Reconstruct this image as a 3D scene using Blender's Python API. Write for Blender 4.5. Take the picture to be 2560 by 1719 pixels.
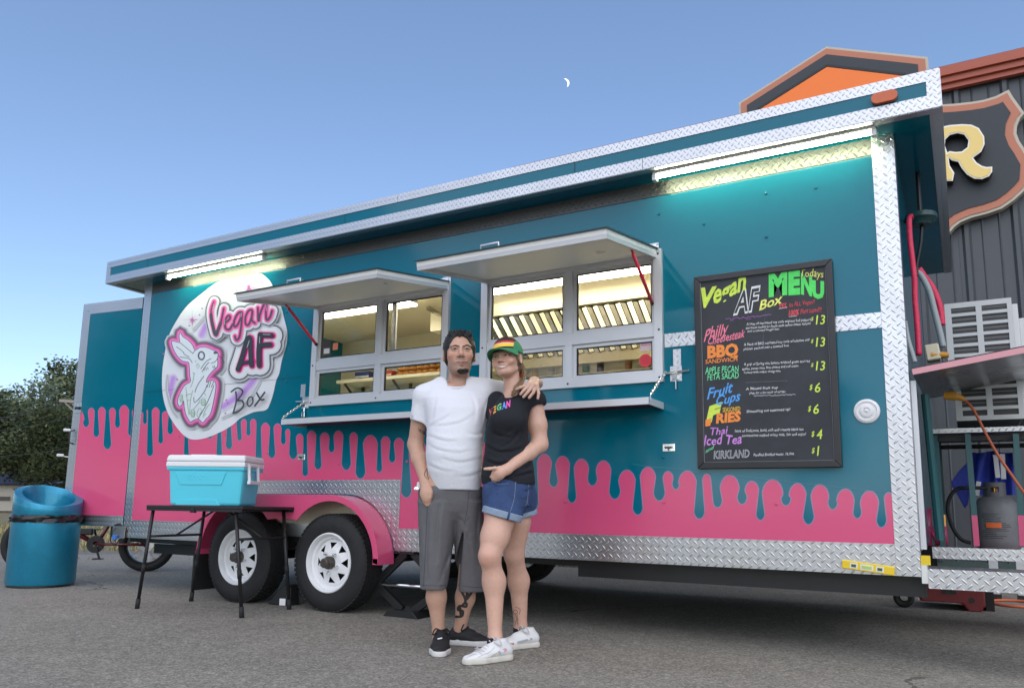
import bpy, bmesh, math, random
import numpy as np
from mathutils import Vector, Matrix
from mathutils.geometry import tessellate_polygon
from mathutils.bvhtree import BVHTree

for o in list(bpy.data.objects): bpy.data.objects.remove(o)
S = bpy.context.scene
COL = S.collection
rad = math.radians

# ------------------------------------------------------------------ camera
YAW, PITCH, ROLL = rad(29.68745), rad(8.76835), rad(0.80794)
FPX, PPX, PPY, IW, IH = 1940.2415, 1300.0, 970.0, 2560.0, 1719.0
CAM = Vector((0.0, -4.36, 0.737))
FWD = Vector((-math.sin(YAW)*math.cos(PITCH), math.cos(YAW)*math.cos(PITCH), math.sin(PITCH)))
_r0 = Vector((math.cos(YAW), math.sin(YAW), 0)); _u0 = _r0.cross(FWD)
RGT = math.cos(ROLL)*_r0 + math.sin(ROLL)*_u0
UPV = -math.sin(ROLL)*_r0 + math.cos(ROLL)*_u0
cd = bpy.data.cameras.new('camera'); cam = bpy.data.objects.new('camera', cd); COL.objects.link(cam)
cam.matrix_world = Matrix(((RGT.x, UPV.x, -FWD.x, CAM.x), (RGT.y, UPV.y, -FWD.y, CAM.y), (RGT.z, UPV.z, -FWD.z, CAM.z), (0, 0, 0, 1)))
cd.sensor_fit = 'HORIZONTAL'; cd.sensor_width = 36.0; cd.lens = FPX/IW*36.0
cd.shift_x = -(PPX-IW/2)/IW; cd.shift_y = (PPY-IH/2)/IW
cd.clip_start = 0.05; cd.clip_end = 3000
S.camera = cam

# ------------------------------------------------------------------ sky, sun, exposure
SUN_EL, SUN_AZ = rad(42.0), rad(152.0)         # azimuth measured from +Y towards +X
w = bpy.data.worlds.new('World'); S.world = w; w.use_nodes = True
wn = w.node_tree.nodes; wl = w.node_tree.links; wn.clear()
sky = wn.new('ShaderNodeTexSky'); sky.sky_type = 'NISHITA'; sky.sun_disc = False
sky.sun_elevation = SUN_EL; sky.sun_rotation = SUN_AZ
sky.altitude = 1500; sky.air_density = 1.0; sky.dust_density = 2.0; sky.ozone_density = 2.5
bg = wn.new('ShaderNodeBackground'); bg.inputs['Strength'].default_value = 0.094
wo = wn.new('ShaderNodeOutputWorld')
hsv = wn.new('ShaderNodeHueSaturation'); hsv.inputs['Hue'].default_value = 0.502; hsv.inputs['Saturation'].default_value = 1.06
gam = wn.new('ShaderNodeGamma'); gam.inputs[1].default_value = 0.84
wl.new(sky.outputs[0], gam.inputs[0]); wl.new(gam.outputs[0], hsv.inputs['Color']); wl.new(hsv.outputs[0], bg.inputs[0]); wl.new(bg.outputs[0], wo.inputs[0])
sd = bpy.data.lights.new('sun', 'SUN'); sd.energy = 0.78; sd.angle = rad(120); sd.color = (1.0, 0.90, 0.78)
sun = bpy.data.objects.new('sun', sd); COL.objects.link(sun)
_sdir = Vector((math.sin(SUN_AZ)*math.cos(SUN_EL), math.cos(SUN_AZ)*math.cos(SUN_EL), math.sin(SUN_EL)))
sun.rotation_euler = (-_sdir).to_track_quat('-Z', 'Y').to_euler()
sun.location = _sdir*50
S.view_settings.view_transform = 'Standard'; S.view_settings.look = 'None'
S.view_settings.gamma = 1.0; S.view_settings.exposure = 1.62
S.view_settings.use_curve_mapping = False
S.render.engine = 'CYCLES'
S.cycles.max_bounces = 8; S.cycles.transparent_max_bounces = 12
S.cycles.sample_clamp_indirect = 6.0

# ------------------------------------------------------------------ measuring helpers (photo pixel -> point on a real plane)
def ray(px, py): return FWD + RGT*((px-PPX)/FPX) - UPV*((py-PPY)/FPX)
def onY(px, py, Y=0.0):
    d = ray(px, py); return CAM + d*((Y-CAM.y)/d.y)
def onX(px, py, X):
    d = ray(px, py); return CAM + d*((X-CAM.x)/d.x)
def onZ(px, py, z=0.0):
    d = ray(px, py); return CAM + d*((z-CAM.z)/d.z)
def onP(px, py, p0, n):
    d = ray(px, py); n = Vector(n); return CAM + d*((Vector(p0)-CAM).dot(n)/d.dot(n))

# ------------------------------------------------------------------ materials
MATS = {}
def sock(n, *names):
    for k in names:
        if k in n.inputs: return n.inputs[k]
def mat(name, col, rough=0.5, metal=0.0, coat=0.0, spec=0.5, noise=0.0, nscale=20.0, bump=0.0, bscale=60.0, emit=None, estr=0.0, attr=False, rvar=0.0):
    if name in MATS: return MATS[name]
    m = bpy.data.materials.new(name); m.use_nodes = True; MATS[name] = m
    nt = m.node_tree; b = nt.nodes['Principled BSDF']
    b.inputs['Base Color'].default_value = (*col, 1); b.inputs['Roughness'].default_value = rough
    b.inputs['Metallic'].default_value = metal; b.inputs['Coat Weight'].default_value = coat; b.inputs['Coat Roughness'].default_value = 0.05
    b.inputs['Specular IOR Level'].default_value = spec
    if emit: b.inputs['Emission Color'].default_value = (*emit, 1); b.inputs['Emission Strength'].default_value = estr
    tc = None
    if noise or bump or rvar: tc = nt.nodes.new('ShaderNodeTexCoord')
    src = None
    if attr:
        a = nt.nodes.new('ShaderNodeAttribute'); a.attribute_name = 'Col'; src = a.outputs['Color']; nt.links.new(src, b.inputs['Base Color'])
    if noise:
        n = nt.nodes.new('ShaderNodeTexNoise'); n.inputs['Scale'].default_value = nscale; n.inputs['Detail'].default_value = 5; n.inputs['Roughness'].default_value = 0.65
        nt.links.new(tc.outputs['Object'], n.inputs['Vector'])
        mr = nt.nodes.new('ShaderNodeMapRange'); mr.inputs['From Min'].default_value = 0.25; mr.inputs['From Max'].default_value = 0.75
        mr.inputs['To Min'].default_value = 1-noise; mr.inputs['To Max'].default_value = 1+noise
        nt.links.new(n.outputs['Fac'], mr.inputs['Value'])
        vm = nt.nodes.new('ShaderNodeVectorMath'); vm.operation = 'SCALE'
        if src: nt.links.new(src, vm.inputs[0])
        else: vm.inputs[0].default_value = col
        nt.links.new(mr.outputs[0], vm.inputs['Scale']); nt.links.new(vm.outputs[0], b.inputs['Base Color'])
    if rvar:
        n = nt.nodes.new('ShaderNodeTexNoise'); n.inputs['Scale'].default_value = 4; n.inputs['Detail'].default_value = 4
        nt.links.new(tc.outputs['Object'], n.inputs['Vector'])
        mr = nt.nodes.new('ShaderNodeMapRange'); mr.inputs['To Min'].default_value = max(0.02, rough-rvar); mr.inputs['To Max'].default_value = rough+rvar
        nt.links.new(n.outputs['Fac'], mr.inputs['Value']); nt.links.new(mr.outputs[0], b.inputs['Roughness'])
    if bump:
        n = nt.nodes.new('ShaderNodeTexNoise'); n.inputs['Scale'].default_value = bscale; n.inputs['Detail'].default_value = 4
        nt.links.new(tc.outputs['Object'], n.inputs['Vector'])
        bp = nt.nodes.new('ShaderNodeBump'); bp.inputs['Strength'].default_value = bump; bp.inputs['Distance'].default_value = 0.01
        nt.links.new(n.outputs['Fac'], bp.inputs['Height']); nt.links.new(bp.outputs[0], b.inputs['Normal'])
    return m

def math_node(nt, op, a, b=None, c=None):
    n = nt.nodes.new('ShaderNodeMath'); n.operation = op
    for i, v in enumerate((a, b, c)):
        if v is None: continue
        if isinstance(v, (int, float)): n.inputs[i].default_value = v
        else: nt.links.new(v, n.inputs[i])
    return n.outputs[0]

def plate_mat(name, tint=(0.57, 0.575, 0.59), rough=0.30, cell=0.033, strength=0.62):
    """aluminium tread plate: raised lozenges, alternately turned, in the UV plane (metres)"""
    m = bpy.data.materials.new(name); m.use_nodes = True; MATS[name] = m
    nt = m.node_tree; b = nt.nodes['Principled BSDF']
    b.inputs['Base Color'].default_value = (*tint, 1); b.inputs['Metallic'].default_value = 1.0; b.inputs['Roughness'].default_value = rough
    uv = nt.nodes.new('ShaderNodeUVMap'); uv.uv_map = 'UVMap'
    sp = nt.nodes.new('ShaderNodeSeparateXYZ'); nt.links.new(uv.outputs[0], sp.inputs[0])
    M = lambda op, a, b_=None, c=None: math_node(nt, op, a, b_, c)
    # bars lie along the axes of a lattice turned by 45 degrees, so each bar's end points at its neighbour's middle
    x = M('DIVIDE', M('ADD', sp.outputs[0], sp.outputs[1]), 1.41421*cell); y = M('DIVIDE', M('SUBTRACT', sp.outputs[0], sp.outputs[1]), 1.41421*cell)
    cx = M('FLOOR', x); cy = M('FLOOR', y)
    lx = M('SUBTRACT', M('SUBTRACT', x, cx), 0.5); ly = M('SUBTRACT', M('SUBTRACT', y, cy), 0.5)
    par = M('MODULO', M('ABSOLUTE', M('ADD', cx, cy)), 2.0)
    inv = M('SUBTRACT', 1.0, par)
    u = M('ADD', M('MULTIPLY', lx, par), M('MULTIPLY', ly, inv)); v = M('ADD', M('MULTIPLY', ly, par), M('MULTIPLY', lx, inv))
    e = M('ADD', M('POWER', M('ABSOLUTE', M('DIVIDE', u, 0.49)), 2.0), M('POWER', M('ABSOLUTE', M('DIVIDE', v, 0.14)), 2.0))
    hgt = M('MAXIMUM', M('SUBTRACT', 1.0, e), 0.0)
    hgt = M('POWER', hgt, 0.6)
    bp = nt.nodes.new('ShaderNodeBump'); bp.inputs['Strength'].default_value = strength; bp.inputs['Distance'].default_value = 0.004
    nt.links.new(hgt, bp.inputs['Height']); nt.links.new(bp.outputs[0], b.inputs['Normal'])
    tc = nt.nodes.new('ShaderNodeTexCoord')
    n = nt.nodes.new('ShaderNodeTexNoise'); n.inputs['Scale'].default_value = 6; n.inputs['Detail'].default_value = 5
    nt.links.new(tc.outputs['Object'], n.inputs['Vector'])
    mr = nt.nodes.new('ShaderNodeMapRange'); mr.inputs['To Min'].default_value = rough*0.6; mr.inputs['To Max'].default_value = rough*1.7
    nt.links.new(n.outputs['Fac'], mr.inputs['Value']); nt.links.new(mr.outputs[0], b.inputs['Roughness'])
    return m

def asphalt_mat():
    m = bpy.data.materials.new('asphalt'); m.use_nodes = True; MATS['asphalt'] = m
    nt = m.node_tree; b = nt.nodes['Principled BSDF']; b.inputs['Roughness'].default_value = 0.9; b.inputs['Specular IOR Level'].default_value = 0.25
    tc = nt.nodes.new('ShaderNodeTexCoord')
    def noise(scale, detail=4, rough=0.6):
        n = nt.nodes.new('ShaderNodeTexNoise'); n.inputs['Scale'].default_value = scale; n.inputs['Detail'].default_value = detail; n.inputs['Roughness'].default_value = rough
        nt.links.new(tc.outputs['Object'], n.inputs['Vector']); return n.outputs['Fac']
    big = noise(0.35, 3); mid = noise(2.2, 5, 0.7); fine = noise(240, 2, 0.8); grit = noise(90, 3, 0.7)
    M = lambda op, a, b_=None, c=None: math_node(nt, op, a, b_, c)
    vo = nt.nodes.new('ShaderNodeTexVoronoi'); vo.feature = 'DISTANCE_TO_EDGE'; vo.inputs['Scale'].default_value = 0.55
    wv = nt.nodes.new('ShaderNodeVectorMath'); wv.operation = 'ADD'
    nv = nt.nodes.new('ShaderNodeTexNoise'); nv.inputs['Scale'].default_value = 1.3; nv.inputs['Detail'].default_value = 6
    nt.links.new(tc.outputs['Object'], nv.inputs['Vector']); nt.links.new(tc.outputs['Object'], wv.inputs[0]); nt.links.new(nv.outputs['Color'], wv.inputs[1]); nt.links.new(wv.outputs[0], vo.inputs['Vector'])
    crack = M('MULTIPLY', M('LESS_THAN', vo.outputs['Distance'], 0.007), M('GREATER_THAN', big, 0.56))
    val = M('ADD', 0.17, M('MULTIPLY', big, 0.10)); val = M('ADD', val, M('MULTIPLY', M('SUBTRACT', mid, 0.5), 0.11))
    val = M('ADD', val, M('MULTIPLY', M('SUBTRACT', grit, 0.5), 0.16)); val = M('ADD', val, M('MULTIPLY', M('SUBTRACT', fine, 0.5), 0.22))
    for sc_, am_ in ((120, 0.16), (45, 0.07)):
        vv = nt.nodes.new('ShaderNodeTexVoronoi'); vv.inputs['Scale'].default_value = sc_; nt.links.new(tc.outputs['Object'], vv.inputs['Vector'])
        sx = nt.nodes.new('ShaderNodeSeparateColor'); nt.links.new(vv.outputs['Color'], sx.inputs[0])
        val = M('ADD', val, M('MULTIPLY', M('SUBTRACT', M('POWER', sx.outputs[0], 2.0), 0.33), am_))
    val = M('MULTIPLY', M('MAXIMUM', val, 0.02), M('SUBTRACT', 1.0, M('MULTIPLY', crack, 0.5)))
    cc = nt.nodes.new('ShaderNodeCombineColor')
    nt.links.new(M('MULTIPLY', val, 1.07), cc.inputs[0]); nt.links.new(val, cc.inputs[1]); nt.links.new(M('MULTIPLY', val, 0.85), cc.inputs[2])
    nt.links.new(cc.outputs[0], b.inputs['Base Color'])
    bp = nt.nodes.new('ShaderNodeBump'); bp.inputs['Strength'].default_value = 0.5; bp.inputs['Distance'].default_value = 0.006
    nt.links.new(M('ADD', grit, M('MULTIPLY', fine, 0.5)), bp.inputs['Height']); nt.links.new(bp.outputs[0], b.inputs['Normal'])
    return m

# ------------------------------------------------------------------ mesh helpers
class MB:
    """collects shapes in world coordinates; build() links them as one mesh object"""
    def __init__(s): s.v = []; s.f = []; s.mi = []; s.cur = 0; s.sm = []
    def add(s, vs, fs, smooth=False):
        k = len(s.v); s.v += [tuple(p) for p in vs]
        for f in fs: s.f.append(tuple(i+k for i in f)); s.mi.append(s.cur); s.sm.append(smooth)
        return s
    def box(s, a, b, bev=0.0):
        x0, x1 = sorted((a[0], b[0])); y0, y1 = sorted((a[1], b[1])); z0, z1 = sorted((a[2], b[2]))
        return s.obox(((x0+x1)/2, (y0+y1)/2, (z0+z1)/2), (1, 0, 0), (0, 1, 0), (0, 0, 1), (x1-x0)/2, (y1-y0)/2, (z1-z0)/2, bev)
    def obox(s, c, ax, ay, az, hx, hy, hz, bev=0.0):
        c = Vector(c); ax, ay, az = Vector(ax), Vector(ay), Vector(az)
        P = lambda a, b, d: c+ax*a+ay*b+az*d
        if bev <= 0 or bev >= min(hx, hy, hz):
            vs = [P(i*hx, j*hy, k*hz) for k in (-1, 1) for j in (-1, 1) for i in (-1, 1)]
            return s.add(vs, [(0, 2, 3, 1), (4, 5, 7, 6), (0, 1, 5, 4), (2, 6, 7, 3), (0, 4, 6, 2), (1, 3, 7, 5)])
        vs = []; idx = {}
        for i in (-1, 1):
            for j in (-1, 1):
                for k in (-1, 1):
                    for t, (dx, dy, dz) in enumerate(((0, bev, bev), (bev, 0, bev), (bev, bev, 0))):
                        idx[(i, j, k, t)] = len(vs); vs.append(P(i*(hx-dx), j*(hy-dy), k*(hz-dz)))
        fs = []
        for i in (-1, 1):
            q = [idx[(i, -1, -1, 0)], idx[(i, 1, -1, 0)], idx[(i, 1, 1, 0)], idx[(i, -1, 1, 0)]]; fs.append(q if i > 0 else q[::-1])
            q = [idx[(-1, i, -1, 1)], idx[(-1, i, 1, 1)], idx[(1, i, 1, 1)], idx[(1, i, -1, 1)]]; fs.append(q if i > 0 else q[::-1])
            q = [idx[(-1, -1, i, 2)], idx[(1, -1, i, 2)], idx[(1, 1, i, 2)], idx[(-1, 1, i, 2)]]; fs.append(q if i > 0 else q[::-1])
        for a in (-1, 1):
            for b in (-1, 1):
                fs.append([idx[(a, b, -1, 0)], idx[(a, b, 1, 0)], idx[(a, b, 1, 1)], idx[(a, b, -1, 1)]][::(1 if a*b < 0 else -1)])
                fs.append([idx[(a, -1, b, 0)], idx[(a, 1, b, 0)], idx[(a, 1, b, 2)], idx[(a, -1, b, 2)]][::(-1 if a*b < 0 else 1)])
                fs.append([idx[(-1, a, b, 1)], idx[(1, a, b, 1)], idx[(1, a, b, 2)], idx[(-1, a, b, 2)]][::(1 if a*b < 0 else -1)])
        for i in (-1, 1):
            for j in (-1, 1):
                for k in (-1, 1):
                    t = [idx[(i, j, k, 0)], idx[(i, j, k, 1)], idx[(i, j, k, 2)]]; fs.append(t if i*j*k > 0 else t[::-1])
        return s.add(vs, fs)
    def quad(s, a, b, c, d): return s.add([a, b, c, d], [(0, 1, 2, 3)])
    def tube(s, pts, r, n=8, caps=True, closed=False):
        pts = [Vector(p) for p in pts]; m = len(pts); rs = r if isinstance(r, (list, tuple)) else [r]*m
        vs = []; fs = []; prev = None
        for i, p in enumerate(pts):
            if closed: t = pts[(i+1) % m]-pts[i-1]
            else: t = pts[min(i+1, m-1)]-pts[max(i-1, 0)]
            if t.length < 1e-9: t = Vector((0, 0, 1))
            t.normalize()
            if prev is None:
                a = Vector((0, 0, 1)) if abs(t.z) < 0.9 else Vector((1, 0, 0)); nrm = (a-t*a.dot(t)).normalized()
            else:
                nrm = prev-t*prev.dot(t); nrm = nrm.normalized() if nrm.length > 1e-6 else t.orthogonal().normalized()
            prev = nrm; bn = t.cross(nrm)
            for k in range(n):
                a = 2*math.pi*k/n; vs.append(p+(nrm*math.cos(a)+bn*math.sin(a))*rs[i])
        R = m if closed else m-1
        for i in range(R):
            for k in range(n):
                a = i*n+k; b = i*n+(k+1) % n; j = ((i+1) % m)*n
                fs.append((a, b, j+(k+1) % n, j+k))
        if caps and not closed: fs.append(tuple(range(n))[::-1]); fs.append(tuple((m-1)*n+k for k in range(n)))
        return s.add(vs, fs, True)
    def bar(s, a, b, w, h=None, up=(0, 0, 1)):
        a, b = Vector(a), Vector(b); d = (b-a); L = d.length; d.normalize(); h = h or w
        up = Vector(up)
        if abs(up.dot(d)) > 0.98: up = Vector((1, 0, 0))
        sx = d.cross(up).normalized(); uz = sx.cross(d)
        return s.obox((a+b)/2, d, sx, uz, L/2, w/2, h/2)
    def cyl(s, a, b, r, n=16, r2=None): return s.tube([a, b], [r, r if r2 is None else r2], n)
    def lathe(s, prof, origin, axis, n=32, smooth=True):
        """prof: (radius, along axis)"""
        o = Vector(origin); ax = Vector(axis).normalized(); e1 = ax.orthogonal().normalized(); e2 = ax.cross(e1)
        vs = []; fs = []
        for (r, h) in prof:
            for k in range(n):
                a = 2*math.pi*k/n; vs.append(o+ax*h+(e1*math.cos(a)+e2*math.sin(a))*r)
        for i in range(len(prof)-1):
            for k in range(n): fs.append((i*n+k, i*n+(k+1) % n, (i+1)*n+(k+1) % n, (i+1)*n+k))
        return s.add(vs, fs, smooth)
    def prism(s, poly, axis, depth):
        """planar polygon (3D points) swept along axis*depth; closed"""
        P = [Vector(p) for p in poly]; n = len(P); d = Vector(axis)*depth
        tris = tessellate_polygon([P])
        vs = P+[p+d for p in P]; fs = [t for t in tris]+[tuple(i+n for i in t[::-1]) for t in tris]
        fs += [(i, (i+1) % n, (i+1) % n+n, i+n) for i in range(n)]
        return s.add(vs, fs)
    def sheet(s, poly):
        P = [Vector(p) for p in poly]; return s.add(P, [tuple(t) for t in tessellate_polygon([P])])
    def build(s, name, m, parent=None, smooth=None, fix=True, bevel=0.0):
        me = bpy.data.meshes.new(name)
        off = Vector((0, 0, 0))
        if parent is not None:
            q = parent
            while q is not None: off = off+q.location; q = q.parent
        me.from_pydata([(p[0]-off.x, p[1]-off.y, p[2]-off.z) for p in s.v], [], s.f)
        for x in (m if isinstance(m, (list, tuple)) else [m]): me.materials.append(x)
        me.polygons.foreach_set('material_index', s.mi)
        me.polygons.foreach_set('use_smooth', [bool(smooth) if smooth is not None else b for b in s.sm])
        if fix:
            bm = bmesh.new(); bm.from_mesh(me); bmesh.ops.recalc_face_normals(bm, faces=bm.faces); bm.to_mesh(me); bm.free()
        uvl = me.uv_layers.new(name='UVMap').data
        for p in me.polygons:
            n = p.normal; ax = max(range(3), key=lambda i: abs(n[i]))
            for li in p.loop_indices:
                c = me.vertices[me.loops[li].vertex_index].co
                uvl[li].uv = ((c.y, c.z), (c.x, c.z), (c.x, c.y))[ax]
        o = bpy.data.objects.new(name, me); COL.objects.link(o)
        if parent is not None: o.parent = parent
        if any(s.sm) and smooth is None:
            try: me.set_sharp_from_angle(angle=rad(40))
            except Exception: pass
        if bevel:
            bmod = o.modifiers.new('bevel', 'BEVEL'); bmod.width = bevel; bmod.segments = 2; bmod.limit_method = 'ANGLE'; bmod.angle_limit = rad(40)
        return o

def tag(o, label=None, cat=None, group=None, kind=None):
    if label: o['label'] = label
    if cat: o['category'] = cat
    if group: o['group'] = group
    if kind: o['kind'] = kind
    return o
def thing(name, label, cat, loc=(0, 0, 0), group=None):
    o = bpy.data.objects.new(name, None); COL.objects.link(o); o.location = loc; o.empty_display_size = 0.1
    return tag(o, label, cat, group)
def copy_tree(o, parent=None, delta=None):
    c = o.copy(); COL.objects.link(c); c.parent = parent
    if delta is not None: c.location = o.location+Vector(delta)
    for ch in list(o.children): copy_tree(ch, c)
    return c
def catmull(pts, n=6, closed=False):
    P = [np.array(p, float) for p in pts]; out = []; m = len(P)
    for i in range(m if closed else m-1):
        if closed: p0, p1, p2, p3 = P[i-1], P[i], P[(i+1) % m], P[(i+2) % m]
        else: p0, p1, p2, p3 = P[max(i-1, 0)], P[i], P[i+1], P[min(i+2, m-1)]
        for k in range(n):
            t = k/n
            out.append(0.5*((2*p1)+(p2-p0)*t+(2*p0-5*p1+4*p2-p3)*t*t+(3*p1-p0-3*p2+p3)*t**3))
    if not closed: out.append(P[-1])
    return [tuple(p) for p in out]
# ------------------------------------------------------------------ ground, grass, far background
random.seed(7); rng = np.random.default_rng(7)
M_ASPH = asphalt_mat()
M_GRASSG = mat('dry_grass_ground', (0.17, 0.14, 0.07), 0.95, noise=0.35, nscale=1.5, bump=0.5, bscale=8)
M_GRAVEL = mat('gravel', (0.17, 0.155, 0.135), 0.95, noise=0.5, nscale=30, bump=1.0, bscale=60)
g = MB(); g.quad((-900, -900, -0.014), (900, -900, -0.014), (900, 900, -0.014), (-900, 900, -0.014)); tag(g.build('ground', M_GRASSG), kind='structure')
E0, E1 = Vector((-11.36, 2.0, 0)), Vector((-9.82, 3.45, 0)); ED = (E1-E0).normalized(); EN = Vector((-ED.y, ED.x, 0))
def edge_line(off, amp, seed, step=0.35, a=-60, b=40):
    r = random.Random(seed); out = []; t = a
    while t <= b:
        out.append(E0+ED*t+EN*(off+r.uniform(-amp, amp))); t += step
    return out
def lot(name, off, z, amp, seed, m):
    pts = edge_line(off, amp, seed); vs = []; fs = []
    for p in pts: vs += [(p.x, p.y, z), (p.x-EN.x*160, p.y-EN.y*160, z)]
    for i in range(len(pts)-1): fs.append((2*i, 2*i+1, 2*i+3, 2*i+2))
    e = MB(); e.add(vs, fs); 
    p0, p1 = pts[-1], pts[-1]-EN*160
    e.add([(p0.x, p0.y, z), (p1.x, p1.y, z), (p1.x+ED.x*150, p1.y+ED.y*150, z), (p0.x+ED.x*150, p0.y+ED.y*150, z)], [(0, 1, 2, 3)])
    return tag(e.build(name, m), kind='structure')
lot('gravel_verge', 1.1, -0.007, 0.25, 3, M_GRAVEL)
lot('asphalt_lot', 0.0, 0.0, 0.07, 4, M_ASPH)

# loose stones on the asphalt and along its edge
st = MB()
for i in range(420):
    if i < 260: q = E0+ED*random.uniform(-6, 9)+EN*random.uniform(-1.2, 1.0)
    else: q = onZ(random.uniform(0, 2560), random.uniform(1440, 1715))
    r = random.uniform(0.004, 0.014)*(1.6 if i < 260 else 0.55)
    vs = [(q.x+r*random.uniform(.6, 1.3)*a, q.y+r*random.uniform(.6, 1.3)*b, max(0, q.z)+r*c) for a, b, c in ((1, 0, .1), (-1, 0, .1), (0, 1, .1), (0, -1, .1), (.1, .1, .9))]
    st.add(vs, [(0, 2, 4), (2, 1, 4), (1, 3, 4), (3, 0, 4)])
tag(st.build('loose_stones', M_GRAVEL), 'small loose stones scattered on the asphalt', 'gravel', kind='stuff')

# dry grass beyond the lot
M_BLADE = [mat('blade_straw', (0.36, 0.29, 0.13), 0.8), mat('blade_green', (0.13, 0.16, 0.05), 0.8), mat('blade_pale', (0.46, 0.39, 0.2), 0.8)]
gr = MB()
for i in range(16000):
    t = random.uniform(-8, 26); d = 0.7+abs(random.gauss(0, 1))*7
    q = E0+ED*t+EN*d
    hgt = random.uniform(0.05, 0.17)*(1+0.6*(random.random() < 0.15)); a = random.uniform(0, 6.28); wd = 0.012+0.0012*d
    gr.cur = random.choices((0, 1, 2), (5, 3, 3))[0]
    lean = Vector((random.gauss(0, .05), random.gauss(0, .05), 0))
    c = Vector((math.cos(a)*wd, math.sin(a)*wd, 0)); b = Vector((q.x, q.y, -0.014))
    gr.add([b-c, b+c, b+lean+Vector((0, 0, hgt))], [(0, 1, 2)])
tag(gr.build('dry_grass', M_BLADE, fix=False), 'dry yellow grass growing beyond the parking lot', 'grass', kind='stuff')

# trees
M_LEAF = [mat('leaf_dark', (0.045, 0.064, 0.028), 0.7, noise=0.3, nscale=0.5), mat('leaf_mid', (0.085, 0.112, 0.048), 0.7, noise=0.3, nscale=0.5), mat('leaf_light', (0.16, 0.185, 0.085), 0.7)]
M_BARK = mat('bark', (0.06, 0.05, 0.04), 0.9, noise=0.3, nscale=8)
def tree_meshes(H, R, seed, nleaf=9000, leaf=0.22):
    r = random.Random(seed); t = MB(); cl = []
    top = Vector((r.uniform(-.3, .3), r.uniform(-.3, .3), H*0.72))
    t.tube([(0, 0, -0.1), (0.1, 0, H*0.2), (top.x*.6, top.y*.6, H*0.45), top], [H*.030, H*.024, H*.016, H*.006], 8)
    for k in range(16):
        z = H*r.uniform(.2, .66); a = r.uniform(0, 6.28); L = R*r.uniform(.5, 1.0)*(1.15-0.5*z/H)
        b = Vector((math.cos(a)*L, math.sin(a)*L, z+L*r.uniform(.25, .8))); s0 = Vector((top.x*z/H, top.y*z/H, z))
        t.tube([s0, (s0+b)/2+Vector((0, 0, L*.08)), b], [H*.011, H*.007, H*.003], 5)
        cl.append((b, R*r.uniform(.26, .46)))
        for q in range(2):
            c = (s0+b)/2+Vector((r.uniform(-1, 1), r.uniform(-1, 1), r.uniform(-.2, 1)))*R*.32; cl.append((c, R*r.uniform(.2, .38)))
    for k in range(16):
        a = r.uniform(0, 6.28); z = H*r.uniform(.5, .96); rr = R*math.sqrt(max(.05, 1-((z/H-.55)/.5)**2))*r.uniform(.1, .75)
        cl.append((Vector((math.cos(a)*rr, math.sin(a)*rr, z)), R*r.uniform(.2, .36)))
    c = MB()
    for i in range(nleaf):
        p, rad_ = cl[r.randrange(len(cl))]
        d = Vector((r.gauss(0, 1), r.gauss(0, 1), r.gauss(0, .8))).normalized()*rad_*(r.random()**.45)
        q = p+d; s = leaf*r.uniform(.5, 1.25)
        u = Vector((r.gauss(0, 1), r.gauss(0, 1), r.gauss(0, .6))).normalized(); v = u.orthogonal().normalized()*s*r.uniform(.4, .8)
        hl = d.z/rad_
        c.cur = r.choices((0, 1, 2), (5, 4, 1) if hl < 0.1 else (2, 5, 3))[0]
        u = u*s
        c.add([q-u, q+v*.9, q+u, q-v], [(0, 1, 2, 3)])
    return t, c
TREE_DATA = []
for (H, R, seed) in ((15, 5.2, 1), (11, 4.6, 2), (17, 6.0, 3)):
    t, c = tree_meshes(H, R, seed)
    root = thing('tree_source', 'x', 'tree')
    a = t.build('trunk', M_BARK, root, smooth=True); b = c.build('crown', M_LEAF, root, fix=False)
    TREE_DATA.append((a.data, b.data)); 
    for o in (a, b, root): bpy.data.objects.remove(o)
def tree(kind, loc, rz, sc, label, group):
    root = thing('tree', label, 'tree', loc, group); root.rotation_euler.z = rz; root.scale = (sc, sc, sc)
    for nm, me in zip(('trunk', 'crown'), TREE_DATA[kind]):
        o = bpy.data.objects.new(nm, me); COL.objects.link(o); o.parent = root
    return root
def at_depth(px, d):
    v = ray(px, 1290); v = Vector((v.x, v.y, 0)).normalized(); return Vector((CAM.x+v.x*d, CAM.y+v.y*d, 0))
TG = 'trees beyond the grass at the left edge'
tree(2, at_depth(128, 76), 0.4, 0.79, 'tall leafy tree rising highest beside the open teal door', TG)
tree(0, at_depth(60, 66), 2.0, 0.66, 'broad dark tree behind the dark roofed house', TG)
tree(1, at_depth(-70, 62), 1.0, 0.72, 'shorter bushy tree at the far left edge', TG)
tree(1, at_depth(225, 84), 3.0, 0.9, 'dark tree half hidden behind the open front door', TG)
tree(0, at_depth(10, 92), 4.2, 0.72, 'pale tree standing furthest back behind the house', TG)
tree(1, at_depth(120, 60), 5.1, 0.62, 'low dark bushy tree right of the house roof', TG)
# trees across the road behind the photographer (seen as reflections in the glass and paint)
BACK = (('nearest leafy tree', -17, -21, 0, .3, .62), ('slim leafy tree', -22, -19, 2, 1.4, .45), ('broad leafy tree', -28, -26, 1, 2.2, .9), ('tallest leafy tree', -12, -30, 2, 4, .62), ('small round tree', -36, -20, 1, 5, .7), ('dark leafy tree', -7, -36, 0, 3, .6), ('far leafy tree', 8, -44, 1, 1, .7))
for (nm, x, y, k, rz, sc) in BACK:
    tree(k, (x, y, 0), rz, sc, nm+' across the lot, mirrored in the serving windows', 'trees across the lot mirrored in the windows')


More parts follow.
